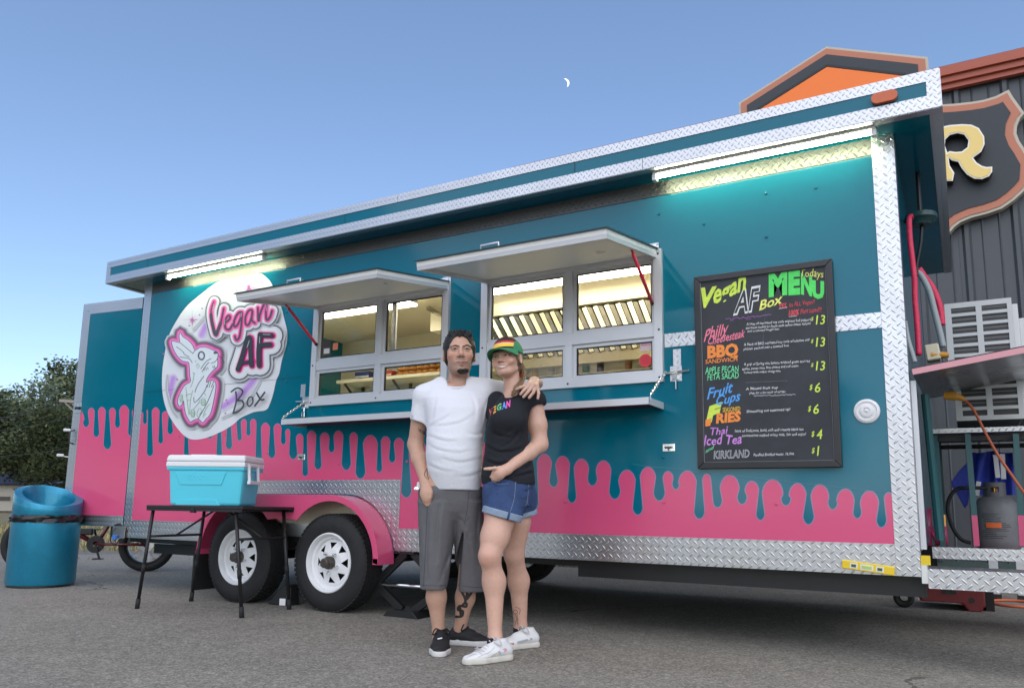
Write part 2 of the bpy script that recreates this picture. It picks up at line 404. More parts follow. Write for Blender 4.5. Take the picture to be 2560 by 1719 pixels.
# low house at the far left
hc = at_depth(40, 70); hd = Vector((hc.x-CAM.x, hc.y-CAM.y, 0)).normalized(); hr = Vector((hd.y, -hd.x, 0))
def hp(a, b, z): q = hc+hr*a+hd*b; return (q.x, q.y, z)
house = thing('house', 'low cream house with dark blue roof behind the trash can', 'house', hc)
m = MB(); m.prism([hp(-9, 0, 0), hp(3.1, 0, 0), hp(3.1, 0, 1.95), hp(-9, 0, 1.95)], hd, 6); m.build('wall', mat('house_siding', (0.72, 0.66, 0.55), 0.8), house)
m = MB(); m.prism([hp(-9.5, -.4, 1.9), hp(3.5, -.4, 1.9), hp(3.5, -.4, 2.0), hp(2.9, 3.0, 3.35), hp(-9.5, 3.0, 3.35), hp(-9.5, -.4, 2.0)][0:6], hd, 0.05)
m.add([hp(-9.5, -.4, 2.0), hp(3.5, -.4, 2.0), hp(2.4, 3.0, 3.38), hp(-9.5, 3.0, 3.38), hp(3.5, 6.4, 2.0), hp(-9.5, 6.4, 2.0)], [(0, 1, 2, 3), (1, 4, 2), (4, 5, 3, 2)])
m.build('roof', mat('house_roof', (0.035, 0.045, 0.085), 0.5), house)
m = MB(); m.obox(hp(-1.5, 2.6, 3.75), hr, hd, (0, 0, 1), .09, .09, .75); m.build('chimney_pipe', mat('pole_wood', (0.16, 0.15, 0.14), 0.8), house)
m = MB(); m.obox(hp(-1.0, -.03, .9), hr, hd, (0, 0, 1), .5, .03, .15); m.build('meter_box', mat('pole_wood', (0.2, 0.2, 0.2)), house)
# utility pole with wires
pc = at_depth(193, 46)
pole = thing('utility_pole', 'wooden utility pole with crossarm and wires beside the open door', 'utility pole', pc)
def pz(px, py): return onP(px, py, pc, (-hd.x, -hd.y, 0))
m = MB(); m.cyl((pc.x, pc.y, -.1), (pc.x, pc.y, pz(190, 985).z), .13, 10, .1); m.build('post', mat('pole_wood', (0.16, 0.15, 0.14)), pole, smooth=True)
m = MB(); m.bar(pz(148, 1001), pz(215, 1006), .14); m.build('crossarm', mat('arm_wood', (0.34, 0.3, 0.26), 0.8), pole)
m = MB(); m.bar(pz(162, 1006), pz(190, 1032), .06); m.build('brace', mat('arm_wood', (0.34, 0.3, 0.26)), pole)
for k, (p, q) in enumerate((((150, 1000), (-40, 1052)), ((163, 1005), (-40, 1056)), ((180, 1005), (-40, 1048)), ((176, 1040), (-40, 1080)), ((176, 1118), (-40, 1140)))):
    m = MB(); a, b = pz(*p), pz(*q); m.tube([a+(b-a)*t/8+Vector((0, 0, -.5*(t/8)*(1-t/8))) for t in range(9)], .013, 4); m.build('wire', mat('wire_dark', (0.05, 0.05, 0.05), 0.6), pole)
for (px, py) in ((167, 1073), (150, 1136)):
    m = MB(); a = pz(px+9, py+4); b = pz(px-8, py-1); m.obox((a+b)/2, hr, hd, (0, 0, 1), (a-b).length/2, .12, .07, .03); m.build('lamp_head', mat('lamp_white', (0.75, 0.75, 0.75), 0.4), pole)
    m = MB(); m.bar(a, pz(193, py+8), .05); m.build('lamp_arm', mat('lamp_white', (0.75, 0.75, 0.75)), pole)

# crescent moon
mc = CAM+ray(1412, 208).normalized()*900
mu = (UPV*math.cos(-.35)+RGT*math.sin(-.35)); mr_ = (RGT*math.cos(-.35)-UPV*math.sin(-.35)); RM = 4.8
v = []
pts = [mc+mu*RM*math.cos(a)+mr_*RM*math.sin(a) for a in np.linspace(0, math.pi, 24)]
pts += [mc+mu*RM*math.cos(a)+mr_*RM*0.60*math.sin(a) for a in np.linspace(math.pi, 0, 24)[1:-1]]
m = MB(); m.prism([tuple(p) for p in pts], (mc-CAM).normalized(), 0.5)
tag(m.build('moon', mat('moonlight', (0.5, 0.5, 0.48), 0.9, emit=(1, 0.97, 0.9), estr=0.55)), 'thin crescent moon in the clear blue sky', 'moon')

# ------------------------------------------------------------------ metal building behind the trailer
BY = 5.1
bld = thing('metal_building', 'dark grey ribbed metal building with orange red eave behind the trailer', 'building', (3, BY, 0))
M_SID = mat('siding_grey', (0.060, 0.068, 0.076), 0.42, metal=0.0, noise=0.12, nscale=1.2)
M_EAVE = mat('eave_red', (0.40, 0.085, 0.04), 0.4)
x = -5.4
while x < 11.5:
    m = MB(); m.box((x, BY, 0.25), (x+0.918, BY+.03, 5.5))
    for rx in (0.08, 0.54):
        m.prism([(x+rx-.045, BY-.001, .25), (x+rx-.02, BY-.035, .25), (x+rx+.02, BY-.035, .25), (x+rx+.045, BY-.001, .25)], (0, 0, 1), 5.25)
        for k in (0.15, 0.31): m.prism([(x+rx+k-.012, BY-.001, .25), (x+rx+k, BY-.010, .25), (x+rx+k+.012, BY-.001, .25)], (0, 0, 1), 5.25)
    m.build('siding_panel', M_SID, bld); x += 0.92
m = MB(); m.box((-5.4, BY+.03, 0), (11.5, BY+12, 5.6)); m.build('hall', mat('siding_side', (0.05, 0.055, 0.06), 0.6), bld)
m = MB(); m.box((-5.4, BY-.02, 0), (11.5, BY+.02, .25)); m.build('base_rail', mat('base_green', (0.05, 0.085, 0.075), 0.7), bld)
m = MB()
for (z0, z1, d) in ((5.44, 5.50, .10), (5.50, 5.57, .14), (5.57, 5.68, .18)): m.box((-5.5, BY-d, z0), (11.6, BY-.036, z1-.002))
m.build('eave_trim', M_EAVE, bld)
m = MB(); m.add([(-5.5, BY-.18, 5.68), (11.6, BY-.18, 5.68), (11.6, BY+6, 5.75), (-5.5, BY+6, 5.75)], [(0, 1, 2, 3)]); m.build('roof', M_EAVE, bld)

M_SBLK = mat('sign_black', (0.026, 0.032, 0.038), 0.5, noise=0.06, nscale=3); M_SORG = mat('sign_border_orange', (0.50, 0.18, 0.10), 0.5)
M_SCRM = mat('sign_border_cream', (0.52, 0.46, 0.36), 0.5); M_SFLD = mat('sign_field_orange', (0.95, 0.20, 0.02), 0.45); M_GOLD = mat('letter_gold', (0.86, 0.62, 0.20), 0.4); M_LWHT = mat('letter_white', (0.86, 0.84, 0.74), 0.4)
def inset(poly, d):
    n = len(poly); out = []; A = sum(poly[i][0]*poly[(i+1) % n][1]-poly[(i+1) % n][0]*poly[i][1] for i in range(n)); sg = 1 if A > 0 else -1
    for i in range(n):
        p0, p1, p2 = poly[i-1], poly[i], poly[(i+1) % n]
        e1 = np.array((p1[0]-p0[0], p1[1]-p0[1])); e2 = np.array((p2[0]-p1[0], p2[1]-p1[1])); e1 = e1/np.linalg.norm(e1); e2 = e2/np.linalg.norm(e2)
        n1 = np.array((-e1[1], e1[0]))*sg; n2 = np.array((-e2[1], e2[0]))*sg; b = n1+n2; b = b/max(.35, b.dot(n1)); out.append((p1[0]+b[0]*d, p1[1]+b[1]*d))
    return out
def slab_xz(poly, y0, y1): 
    m = MB(); m.prism([(p[0], y1, p[1]) for p in poly], (0, -1, 0), y1-y0); return m
def sign_layers(root, poly, yb, yf):
    slab_xz(poly, yf, yb).build('border_cream', M_SCRM, root)
    slab_xz(inset(poly, .03), yf-.012, yf-.001).build('border_orange', M_SORG, root)
    slab_xz(inset(poly, .105), yf-.024, yf-.013).build('panel', M_SBLK, root)
cx = -1.107
sg = thing('gable_sign', 'black peaked sign board with orange field above the trailer roof', 'sign', (cx, 4.9, 5.05))
sign_layers(sg, [(cx-1.06, 5.05), (cx+1.06, 5.05), (cx+1.06, 5.83), (cx, 6.28), (cx-1.06, 5.83)], 5.0, 4.92)
fo = [(cx-.8, 5.1), (cx+.8, 5.1), (cx+.8, 5.65), (cx, 5.99), (cx-.8, 5.65)]
slab_xz(fo, 4.875, 4.895).build('field', M_SFLD, sg)
m = MB(); 
fp = inset(fo, -.02)
for i in range(5): a, b = fp[i], fp[(i+1) % 5]; m.bar((a[0], 4.882, a[1]), (b[0], 4.882, b[1]), .02, .03)
m.build('field_edge', mat('sign_edge', (0.01, 0.01, 0.012), 0.5), sg)
zz4 = lambda x, y: (2160+x/2.6125, 100+y/2.6125)
sh = thing('shield_sign', 'black shield shaped sign with gold letter R on the metal building', 'sign', (1.0, 4.9, 3.6))
SY = 4.95
right = [(945, 325), (975, 375), (1015, 430), (1050, 478), (1020, 510), (1000, 555), (996, 610), (1015, 660), (1050, 712), (1100, 800), (1090, 930), (1045, 985), (980, 1045), (900, 1100), (800, 1135), (700, 1160), (630, 1190), (590, 1220), (558, 1257)]
top = [(505, 422), (600, 416), (700, 405), (780, 392), (860, 368)]
P_ = [onY(*zz4(*p), SY) for p in top+right]; P_ = [(p.x, p.z) for p in P_]
xa = P_[-1][0]-.05; mir = [(2*xa-p[0], p[1]) for p in P_[::-1]]
poly = [p for p in P_]+[p for p in mir if p[0] < xa-.02]
# keep the border where the photograph shows it: left half mirrors the right
poly = [(p[0], p[1]) for p in poly]
sign_layers(sh, [q for i, q in enumerate(poly) if i == 0 or (abs(q[0]-poly[i-1][0])+abs(q[1]-poly[i-1][1])) > .01], 5.06, SY)
Ro = [(440, 600), (470, 575), (560, 556), (640, 550), (700, 553), (750, 575), (785, 630), (788, 680), (765, 730), (712, 768), (735, 800), (770, 822), (800, 830), (838, 827), (838, 860), (815, 890), (770, 908), (720, 905), (675, 880), (640, 840), (615, 795), (575, 786), (552, 768), (560, 820), (590, 868), (580, 920), (470, 920), (440, 900)]
Rc = [(528, 690), (530, 650), (560, 620), (610, 608), (655, 618), (682, 655), (676, 700), (640, 728), (600, 732), (560, 726), (545, 735)]
def ring_letter(o_, c_, yb, yf, name, mt, root):
    A = [onY(*zz4(*p), yf) for p in o_]; Cc = [onY(*zz4(*p), yf) for p in c_]
    A = [Vector((p.x, yf, p.z)) for p in A]; Cc = [Vector((p.x, yf, p.z)) for p in Cc]
    tr = tessellate_polygon([A, Cc]); vs = A+Cc; n = len(vs); d = Vector((0, yb-yf, 0)); k = len(A)
    fs = list(tr)+[tuple(i+n for i in t[::-1]) for t in tr]
    fs += [(i, (i+1) % k, (i+1) % k+n, i+n) for i in range(k)]+[(k+i, k+(i+1) % len(Cc), k+(i+1) % len(Cc)+n, k+i+n) for i in range(len(Cc))]
    m = MB(); m.add(vs+[v+d for v in vs], fs); return m.build(name, mt, root)
lt = ring_letter(Ro, Rc, 4.915, 4.80, 'letter_box', mat('letter_side', (0.05, 0.03, 0.015), 0.5), sh)
ring_letter(Ro, Rc, 4.799, 4.79, 'letter_rim', M_LWHT, lt)
ring_letter(inset(Ro, 9), inset(Rc, -9), 4.789, 4.784, 'letter_face', M_GOLD, lt)
# weeds along the building's foot
wd = MB()
for i in range(260):
    q = Vector((random.uniform(-5.4, -3.4) if i % 3 else random.uniform(-4.9, -4.2), random.uniform(4.75, 5.0), 0)); a = random.uniform(0, 6.28); hgt = random.uniform(.05, .3)
    wd.add([q, q+Vector((math.cos(a)*.03, math.sin(a)*.03, hgt*.5)), q+Vector((math.cos(a)*.07, math.sin(a)*.05, hgt)), q+Vector((math.cos(a)*.01, math.sin(a)*.01, hgt*.5))+Vector((.02, 0, 0))], [(0, 1, 2, 3)])
tag(wd.build('weeds', mat('weed_green', (0.06, 0.11, 0.03), 0.7), fix=False), 'green weeds growing at the foot of the metal building', 'weeds', kind='stuff')
# ------------------------------------------------------------------ food trailer
X0, X1, ZB, ZT, YB = -6.515, -0.213, 0.432, 2.745, 2.66
M_TEAL = mat('teal_paint', (0.001, 0.138, 0.200), 0.09, coat=0.03, spec=0.36, rvar=0.04, bump=0.030, bscale=1.3)
M_PINK = mat('pink_paint', (0.66, 0.085, 0.20), 0.2, coat=0.08, spec=0.4, bump=0.012, bscale=1.6)
M_PLATE = plate_mat('tread_plate'); M_PLATE2 = plate_mat('tread_plate_small', cell=0.026)
M_ALU = mat('aluminium', (0.78, 0.79, 0.80), 0.32, metal=1.0, rvar=0.08); M_ALUW = mat('white_aluminium', (0.62, 0.63, 0.65), 0.35, metal=0.35)
M_BLK = mat('black_steel', (0.012, 0.012, 0.013), 0.45, noise=0.2, nscale=6); M_RUB = mat('rubber', (0.014, 0.014, 0.015), 0.75, noise=0.25, nscale=14, bump=0.15, bscale=120)
M_CHROME = mat('chrome', (0.85, 0.85, 0.86), 0.12, metal=1.0); M_DARKIN = mat('seal_black', (0.008, 0.008, 0.009), 0.6)
M_GLASS = bpy.data.materials.new('window_glass'); M_GLASS.use_nodes = True
nt = M_GLASS.node_tree; nt.nodes.clear(); out = nt.nodes.new('ShaderNodeOutputMaterial'); mx = nt.nodes.new('ShaderNodeMixShader')
gl = nt.nodes.new('ShaderNodeBsdfGlossy'); gl.inputs['Roughness'].default_value = 0.01; tr = nt.nodes.new('ShaderNodeBsdfTransparent'); tr.inputs[0].default_value = (0.93, 0.95, 0.94, 1)
fr = nt.nodes.new('ShaderNodeFresnel'); fr.inputs['IOR'].default_value = 1.5
nt.links.new(fr.outputs[0], mx.inputs[0]); nt.links.new(tr.outputs[0], mx.inputs[1]); nt.links.new(gl.outputs[0], mx.inputs[2]); nt.links.new(mx.outputs[0], out.inputs[0])
TR = thing('food_trailer', 'teal and pink food trailer with drip paint, round rabbit mural and two open serving windows', 'food trailer', ((X0+X1)/2, 1.3, 0))

WIN = ((-4.336, -3.056), (-2.787, -1.503)); WZ0, WZ1 = 1.487, 2.30
AX0, AX1, AZ = -5.30, -3.50, 0.80
def cells(m, xs, zs, y0, y1, holes):
    for i in range(len(xs)-1):
        for k in range(len(zs)-1):
            cx_, cz_ = (xs[i]+xs[i+1])/2, (zs[k]+zs[k+1])/2
            if any(h[0] < cx_ < h[1] and h[2] < cz_ < h[3] for h in holes): continue
            m.box((xs[i], y0, zs[k]), (xs[i+1], y1, zs[k+1]))
m = MB(); hol = [(a+.03, b-.03, WZ0+.03, WZ1-.03) for a, b in WIN]+[(AX0, AX1, ZB-.1, AZ)]
cells(m, [X0, AX0, WIN[0][0]+.03, AX1, WIN[0][1]-.03, WIN[1][0]+.03, WIN[1][1]-.03, X1], [ZB, AZ, WZ0+.03, WZ1-.03, ZT], 0, .05, hol)
m.build('side_wall', M_TEAL, TR)
m = MB(); m.box((X0, .05, .56), (X0+.05, YB, ZT)); m.build('front_wall', M_TEAL, TR)
m = MB(); m.box((X1-.05, .05, .56), (X1, YB, ZT)); m.build('rear_wall', M_TEAL, TR)
M_INT = mat('interior_panel', (0.66, 0.60, 0.47), 0.35, metal=0.2, noise=0.10, nscale=2.5)
m = MB(); m.box((X0+.05, YB-.05, .56), (X1-.05, YB, ZT)); m.build('back_wall', M_INT, TR)
m = MB(); m.box((X0+.05, .05, .50), (X1-.05, YB-.05, .60)); m.build('floor', M_ALU, TR)
m = MB(); m.box((X0+.05, .052, .60), (X1-.05, .06, WZ0)); m.box((X0+.05, .052, WZ1), (X1-.05, .06, ZT-.06)); m.build('inner_lining', M_INT, TR)
m = MB(); m.box((X0+.05, .05, ZT-.06), (X1-.05, YB-.05, ZT-.02)); m.build('ceiling', mat('interior_ceiling', (0.74, 0.66, 0.47), 0.5), TR)

# roof slab and its edging
RX0, RX1, RY0, RY1, RZ0, RZ1 = -6.82, 0.022, -0.200, 2.88, ZT, 2.945
m = MB(); m.box((RX0, RY0, RZ0), (RX1, RY1, RZ1)); roof = m.build('roof', M_TEAL, TR)
def strips(name, boxes, mt, parent):
    for a, b in boxes: m = MB(); m.box(a, b); m.build(name, mt, parent)
FY0, FY1 = RY0-.005, RY0-.0005
strips('edge_strip', [((RX0, FY0, 2.888), (-3.4, FY1, RZ1+.003)), ((-3.397, FY0, 2.888), (RX1, FY1, RZ1+.003)), ((RX0, FY0, RZ0-.003), (-1.55, FY1, 2.812)), ((-1.547, FY0, RZ0-.003), (RX1, FY1, 2.812)),
    ((RX0, FY0, 2.8125), (RX0+.06, FY1, 2.8875)), ((RX1-.06, FY0, 2.8125), (RX1, FY1, 2.8875)),
    ((RX0, RY0-.0004, RZ0-.006), (RX1, RY0+.055, RZ0-.0005)), ((RX1-.055, RY0+.056, RZ0-.006), (RX1, RY1, RZ0-.0005)), ((RX0, RY0+.056, RZ0-.006), (RX0+.055, RY1, RZ0-.0005)),
    ((RX1+.0005, RY0, RZ0), (RX1+.005, RY1, RZ1)), ((RX0-.005, RY0, RZ0), (RX0-.0005, RY1, RZ1))], M_PLATE2, roof)
for xx in (-6.52+.3, -3.9, -2.0): m = MB(); m.box((xx, RY0-.0012, 2.8125), (xx+.004, RY0-.0004, 2.8875)); m.build('fascia_seam', M_DARKIN, roof)
# marker light
p = onY(2211.5, 247, RY0); am = MB()
out_ = [(p.x+.085*math.cos(a)*abs(math.cos(a))**-.45*0+(.032 if math.cos(a) > 0 else -.032)+.030*math.cos(a), p.z+.030*math.sin(a)) for a in np.linspace(0, 2*math.pi, 25)[:-1]]
am.prism([(q[0], RY0-.006, q[1]) for q in out_], (0, -1, 0), .022); am.build('marker_light', mat('amber_lens', (0.55, 0.10, 0.01), 0.25, coat=0.3), TR, bevel=.006)

# corner posts, skirt, wheel plate, stripe, top band
PY0, PY1 = -.005, -.0008
def flat_poly(pts, y, name, mt, parent):
    m = MB(); m.prism([(a, y, b) for a, b in pts], (0, 1, 0), .0035); return m.build(name, mt, parent)
for nm, bx in (('corner_trim', ((X0-.004, PY0, ZB), (X0+.102, PY1, ZT))), ('corner_trim', ((X1-.106, PY0, ZB), (X1+.004, PY1, ZT))),
               ('corner_trim', ((X1+.0005, PY0+.001, ZB), (X1+.004, .10, ZT-.004))), ('corner_trim', ((X0-.004, PY0+.001, ZB), (X0-.0005, .1, ZT-.004))),
               ('skirt', ((X0+.103, PY0, ZB), (-5.42, PY1, .586))), ('skirt', ((-3.436, PY0, ZB), (X1-.107, PY1, .586))),
               ('stripe', ((-1.497, PY0, 1.692), (X1-.107, PY1, 1.774))), ('stripe', ((-3.050, PY0, 1.692), (-2.793, PY1, 1.774)))):
    m = MB(); m.box(*bx); m.build(nm, M_PLATE, TR)
m = MB(); m.box((X0+.103, PY0, 2.645), (X1-.107, PY1, ZT-.007)); m.build('top_band', plate_mat('tread_plate_band', (0.14, 0.14, 0.135), 0.42), TR)
WCX = (-3.93, -4.855); WCZ, WR = 0.338, 0.338
FT, FRR = .812, .46
def fender_profile(off=0.0):
    a0 = [(WCX[1]-(FRR+off)*math.cos(t), .352+(FRR+off)*math.sin(t)) for t in np.linspace(-.02, math.pi/2, 14)]
    a1 = [(WCX[0]+(FRR+off)*math.sin(t), .352+(FRR+off)*math.cos(t)) for t in np.linspace(0, math.pi/2+.02, 14)]
    return a0+a1
fp = fender_profile(.008)
flat_poly([(-5.42, ZB), (fp[0][0], ZB)]+[q for q in fp if q[1] > ZB]+[(fp[-1][0], ZB), (-3.438, ZB), (-3.438, .923), (-5.42, .923)], PY0, 'wheel_plate', M_PLATE, TR)
m = MB(); m.box((AX0-.05, .17, .40), (AX1+.05, .20, .86)); m.build('wheel_well', M_PLATE, TR)
m = MB(); m.box((AX0-.05, .0505, .801), (AX1+.05, .17, .82)); m.build('wheel_well', M_BLK, TR)
# fender: curved top skin and outer lip with teardrop between the wheels
FY = -.17
fo_ = fender_profile(0); m = MB(); n = len(fo_)
vs = []; 
for (a, b) in fo_: vs += [(a, FY, b), (a, -.0055, b)]
fi_ = fender_profile(-.012)
for (a, b) in fi_: vs += [(a, FY, b), (a, -.0055, b)]
fs = []
for i in range(n-1): k = 2*i; j = 2*n+2*i; fs += [(k, k+1, k+3, k+2), (j, j+2, j+3, j+1), (k+1, j+1, j+3, k+3)]
m.add(vs, fs, True); fend = m.build('fender', M_PINK, TR)
def inner_lip():
    r = .415; pts = []
    for t in np.linspace(0.0, 2.42, 22): pts.append((WCX[0]+r*math.cos(t), .352+r*math.sin(t)))
    cxm = (WCX[0]+WCX[1])/2
    pts += [(cxm+.07, .634), (cxm, .624), (cxm-.07, .634)]
    for t in np.linspace(math.pi-2.42, math.pi, 22): pts.append((WCX[1]+r*math.cos(t), .352+r*math.sin(t)))
    return pts
lip = [(a, b) for a, b in fo_]+inner_lip()
m = MB(); m.prism([(a, FY-.006, b) for a, b in lip], (0, 1, 0), .010); m.build('fender_lip', M_PINK, fend, bevel=.003)
for (xe, sx) in ((fo_[-1][0], 1), (fo_[0][0], -1)):
    m = MB(); m.box((xe-.045 if sx > 0 else xe, FY-.006, .345), (xe if sx > 0 else xe+.045, -.0055, .385)); m.build('fender_foot', M_PINK, fend)
m = MB(); m.box((-5.36, -.16, .06), (-5.345, .08, .36)); m.build('mud_flap', M_RUB, TR)

# wheels: tyre, white spoke rim, hub and nuts
M_RIM = mat('white_rim', (0.78, 0.79, 0.80), 0.35, noise=0.06, nscale=12)
def wheel(cx_, cz_, yf, far=False):
    w = thing('wheel', None, None, (0, 0, 0)); del_ = None
    w.parent = TR; w.location = Vector((cx_, yf, cz_))-TR.location
    R, rr, wd = WR, .205, .205
    prof = [(rr-.004, .012), (rr+.006, .0), (rr+.035, -.006), (R-.075, -.010), (R-.038, -.004), (R-.028, .004), (R-.012, .010), (R-.004, .022), (R, .04), (R, wd-.04), (R-.006, wd-.02), (R-.05, wd), (rr, wd)]
    m = MB(); m.lathe(prof, (cx_, yf, cz_), (0, 1, 0), 64); ty = m.build('tyre', M_RUB, w)
    tb = MB()
    for k in range(64):                                   # tread blocks
        a = 2*math.pi*k/64
        for (y0, ph) in ((.03, 0), (.075, .5), (.12, 0), (.165, .5)):
            aa = a+ph*2*math.pi/64; c = Vector((cx_+math.cos(aa)*(R-.001), yf+y0, cz_+math.sin(aa)*(R-.001)))
            tb.obox(c, (-math.sin(aa), 0, math.cos(aa)), (0, 1, 0), (math.cos(aa), 0, math.sin(aa)), .0125, .017, .0055)
    tag(tb.build('tread', M_RUB, ty), kind='stuff')
    if far: return w
    # rim: stepped barrel + disc with eight triangular windows
    m = MB(); m.lathe([(.210, .004), (.207, -.006), (.200, -.008), (.192, .004), (.186, .030), (.170, .036), (.163, .052), (.158, .055)], (cx_, yf, cz_), (0, 1, 0), 56); rim = m.build('rim', M_RIM, w)
    d = MB(); NS = 8
    def ring(r, y, a): return (cx_+r*math.cos(a), yf+y, cz_+r*math.sin(a))
    for k in range(NS):
        a0 = 2*math.pi*k/NS; h = math.pi/NS
        A = [a0-h, a0-h*.56, a0-h*.12, a0, a0+h*.12, a0+h*.56, a0+h]
        # outer band, window (triangle pointing inwards), inner band
        ro, rw, ri, rh = .160, .143, .096, .040
        yo, yw, yi, yh = .052, .047, .026, .022
        pts = [ring(ro, yo, x) for x in A]
        k0 = [ring(rw, yw, A[0]), ring(rw, yw, A[1]), ring(rw, yw, A[5]), ring(rw, yw, A[6])]
        apx = ring(ri, yi, A[3]); s0, s1 = ring(ri, yi, A[0]), ring(ri, yi, A[6]); h0, h1 = ring(rh, yh, A[0]), ring(rh, yh, A[6]); hm = ring(rh, yh, A[3])
        d.add([pts[0], pts[1], k0[1], k0[0]], [(0, 1, 2, 3)], True); d.add([pts[1], pts[3], pts[5], k0[2], k0[1]], [(0, 1, 2, 3, 4)], True); d.add([pts[5], pts[6], k0[3], k0[2]], [(0, 1, 2, 3)], True)
        d.add([k0[0], k0[1], apx, s0], [(0, 1, 2, 3)], True); d.add([k0[2], k0[3], s1, apx], [(0, 1, 2, 3)], True)
        d.add([s0, apx, hm, h0], [(0, 1, 2, 3)], True); d.add([apx, s1, h1, hm], [(0, 1, 2, 3)], True)
    d.build('spokes', M_RIM, rim, fix=True)
    m = MB(); m.lathe([(.004, .09), (.17, .09), (.17, .10)], (cx_, yf, cz_), (0, 1, 0), 24); m.build('brake_drum', M_BLK, w)
    m = MB(); m.lathe([(.046, .024), (.045, -.005), (.040, -.016), (.034, -.018), (.033, -.045), (.028, -.05), (.001, -.05)], (cx_, yf, cz_), (0, 1, 0), 20); m.build('hub', mat('hub_iron', (0.10, 0.085, 0.075), 0.45, metal=0.6), w)
    for k in range(5):
        a = 2*math.pi*k/5+.9; c = (cx_+.0715*math.cos(a), yf, cz_+.0715*math.sin(a))
        m = MB(); m.lathe([(.013, .025), (.013, .006), (.009, -.004), (.001, -.006)], c, (0, 1, 0), 8); m.build('lug_nut', M_CHROME, w)
    return w
for cx_ in WCX: wheel(cx_, WCZ, -.16)
for cx_ in WCX: wheel(cx_, WCZ, 2.60, True)
m = MB()
for cx_ in WCX: m.cyl((cx_, .05, WCZ), (cx_, 2.6, WCZ), .035, 10)
m.build('axles', M_BLK, TR)
# chassis
m = MB(); m.box((-2.11, .10, .325), (X1+.02, .16, .4995)); m.build('chassis_rail', M_BLK, TR)
m = MB(); m.box((X0-.05, .10, .39), (-5.5, .16, .4995)); m.build('chassis_rail', M_BLK, TR)
m = MB(); m.box((X0, 2.45, .33), (X1, 2.52, .4995)); m.build('chassis_rail', M_BLK, TR)
a, b = onY(385, 1369, .25), onY(494, 1369, .25); m = MB(); m.box((a.x, .25, a.z-.045), (b.x+.1, .32, a.z+.04)); m.build('step_beam', M_BLK, TR)
m = MB(); m.box((-8.1, 1.25, .36), (X0, 1.35, .46)); m.build('tongue', M_BLK, TR)
m = MB(); m.box((X0+.1, .45, .36), (X1-.1, 2.3, .499)); m.build('underbody', M_BLK, TR)
# serving windows
def window(x0, x1, nm):
    w = MB(); T = .03
    w.box((x0, -.028, WZ0), (x1, -.0005, WZ0+.055)); w.box((x0, -.028, WZ1-.055), (x1, -.0005, WZ1)); w.box((x0, -.028, WZ0+.0551), (x0+.05, -.0005, WZ1-.0551)); w.box((x1-.05, -.028, WZ0+.0551), (x1, -.0005, WZ1-.0551))
    f = w.build('serving_window', M_ALUW, TR)
    m = MB(); m.box((x0+.0501, -.02, 1.762), (x1-.0501, .03, 1.832)); m.build('mid_rail', M_ALUW, f)
    xm = (x0+x1)/2+.02
    m = MB(); m.box((xm-.024, -.024, WZ0+.0552), (xm+.024, .03, 1.7615)); m.box((xm-.024, -.024, 1.8325), (xm+.024, .03, WZ1-.0552)); m.build('mullion', M_ALUW, f)
    for (a, b, c, d, yy) in ((x0+.0502, xm-.0245, 1.8325, WZ1-.0552, .006), (xm+.0245, x1-.0502, 1.8325, WZ1-.0552, .012), (x0+.0502, xm-.0245, WZ0+.0552, 1.7615, .006), (xm+.0245, x1-.0502, WZ0+.0552, 1.7615, .012)):
        s = MB(); t = .022
        s.box((a, yy-.012, c), (b, yy+.012, c+t)); s.box((a, yy-.012, d-t), (b, yy+.012, d)); s.box((a, yy-.012, c+t+.0001), (a+t, yy+.012, d-t-.0001)); s.box((b-t, yy-.012, c+t+.0001), (b, yy+.012, d-t-.0001))
        s.build('sash', M_ALUW, f)
        s = MB(); t = .0222; u = .007
        s.box((a+t, yy-.008, c+t), (b-t, yy+.006, c+t+u)); s.box((a+t, yy-.008, d-t-u), (b-t, yy+.006, d-t)); s.box((a+t, yy-.008, c+t+u), (a+t+u, yy+.006, d-t-u)); s.box((b-t-u, yy-.008, c+t+u), (b-t, yy+.006, d-t-u))
        s.build('gasket', M_DARKIN, f)
        s = MB(); s.quad((a+t+.004, yy, c+t+.004), (b-t-.004, yy, c+t+.004), (b-t-.004, yy, d-t-.004), (a+t+.004, yy, d-t-.004)); s.build('pane', M_GLASS, f, fix=False)
    # extra half-open sliding sash stile
    sx = xm+.075 if nm == 1 else x0+.055
    if nm == 1:
        m = MB(); m.box((sx, .026, 1.8326), (sx+.04, .045, WZ1-.0553)); m.build('sliding_stile', mat('stile_grey', (0.32, 0.33, 0.35), 0.35, metal=0.6), f)
    m = MB()
    for (a, b) in ((x0+.02, WZ0+.025), (x1-.02, WZ0+.025), (x0+.02, 1.8), (x1-.02, 1.8), (x0+.02, WZ1-.03), (x1-.02, WZ1-.03), (xm, WZ0+.025)): m.lathe([(.007, 0), (.006, -.003), (.001, -.004)], (a, -.028, b), (0, 1, 0), 8)
    tag(m.build('screws', M_BLK, f), kind='stuff')
    return f
for i, (a, b) in enumerate(WIN): window(a, b, i+1)

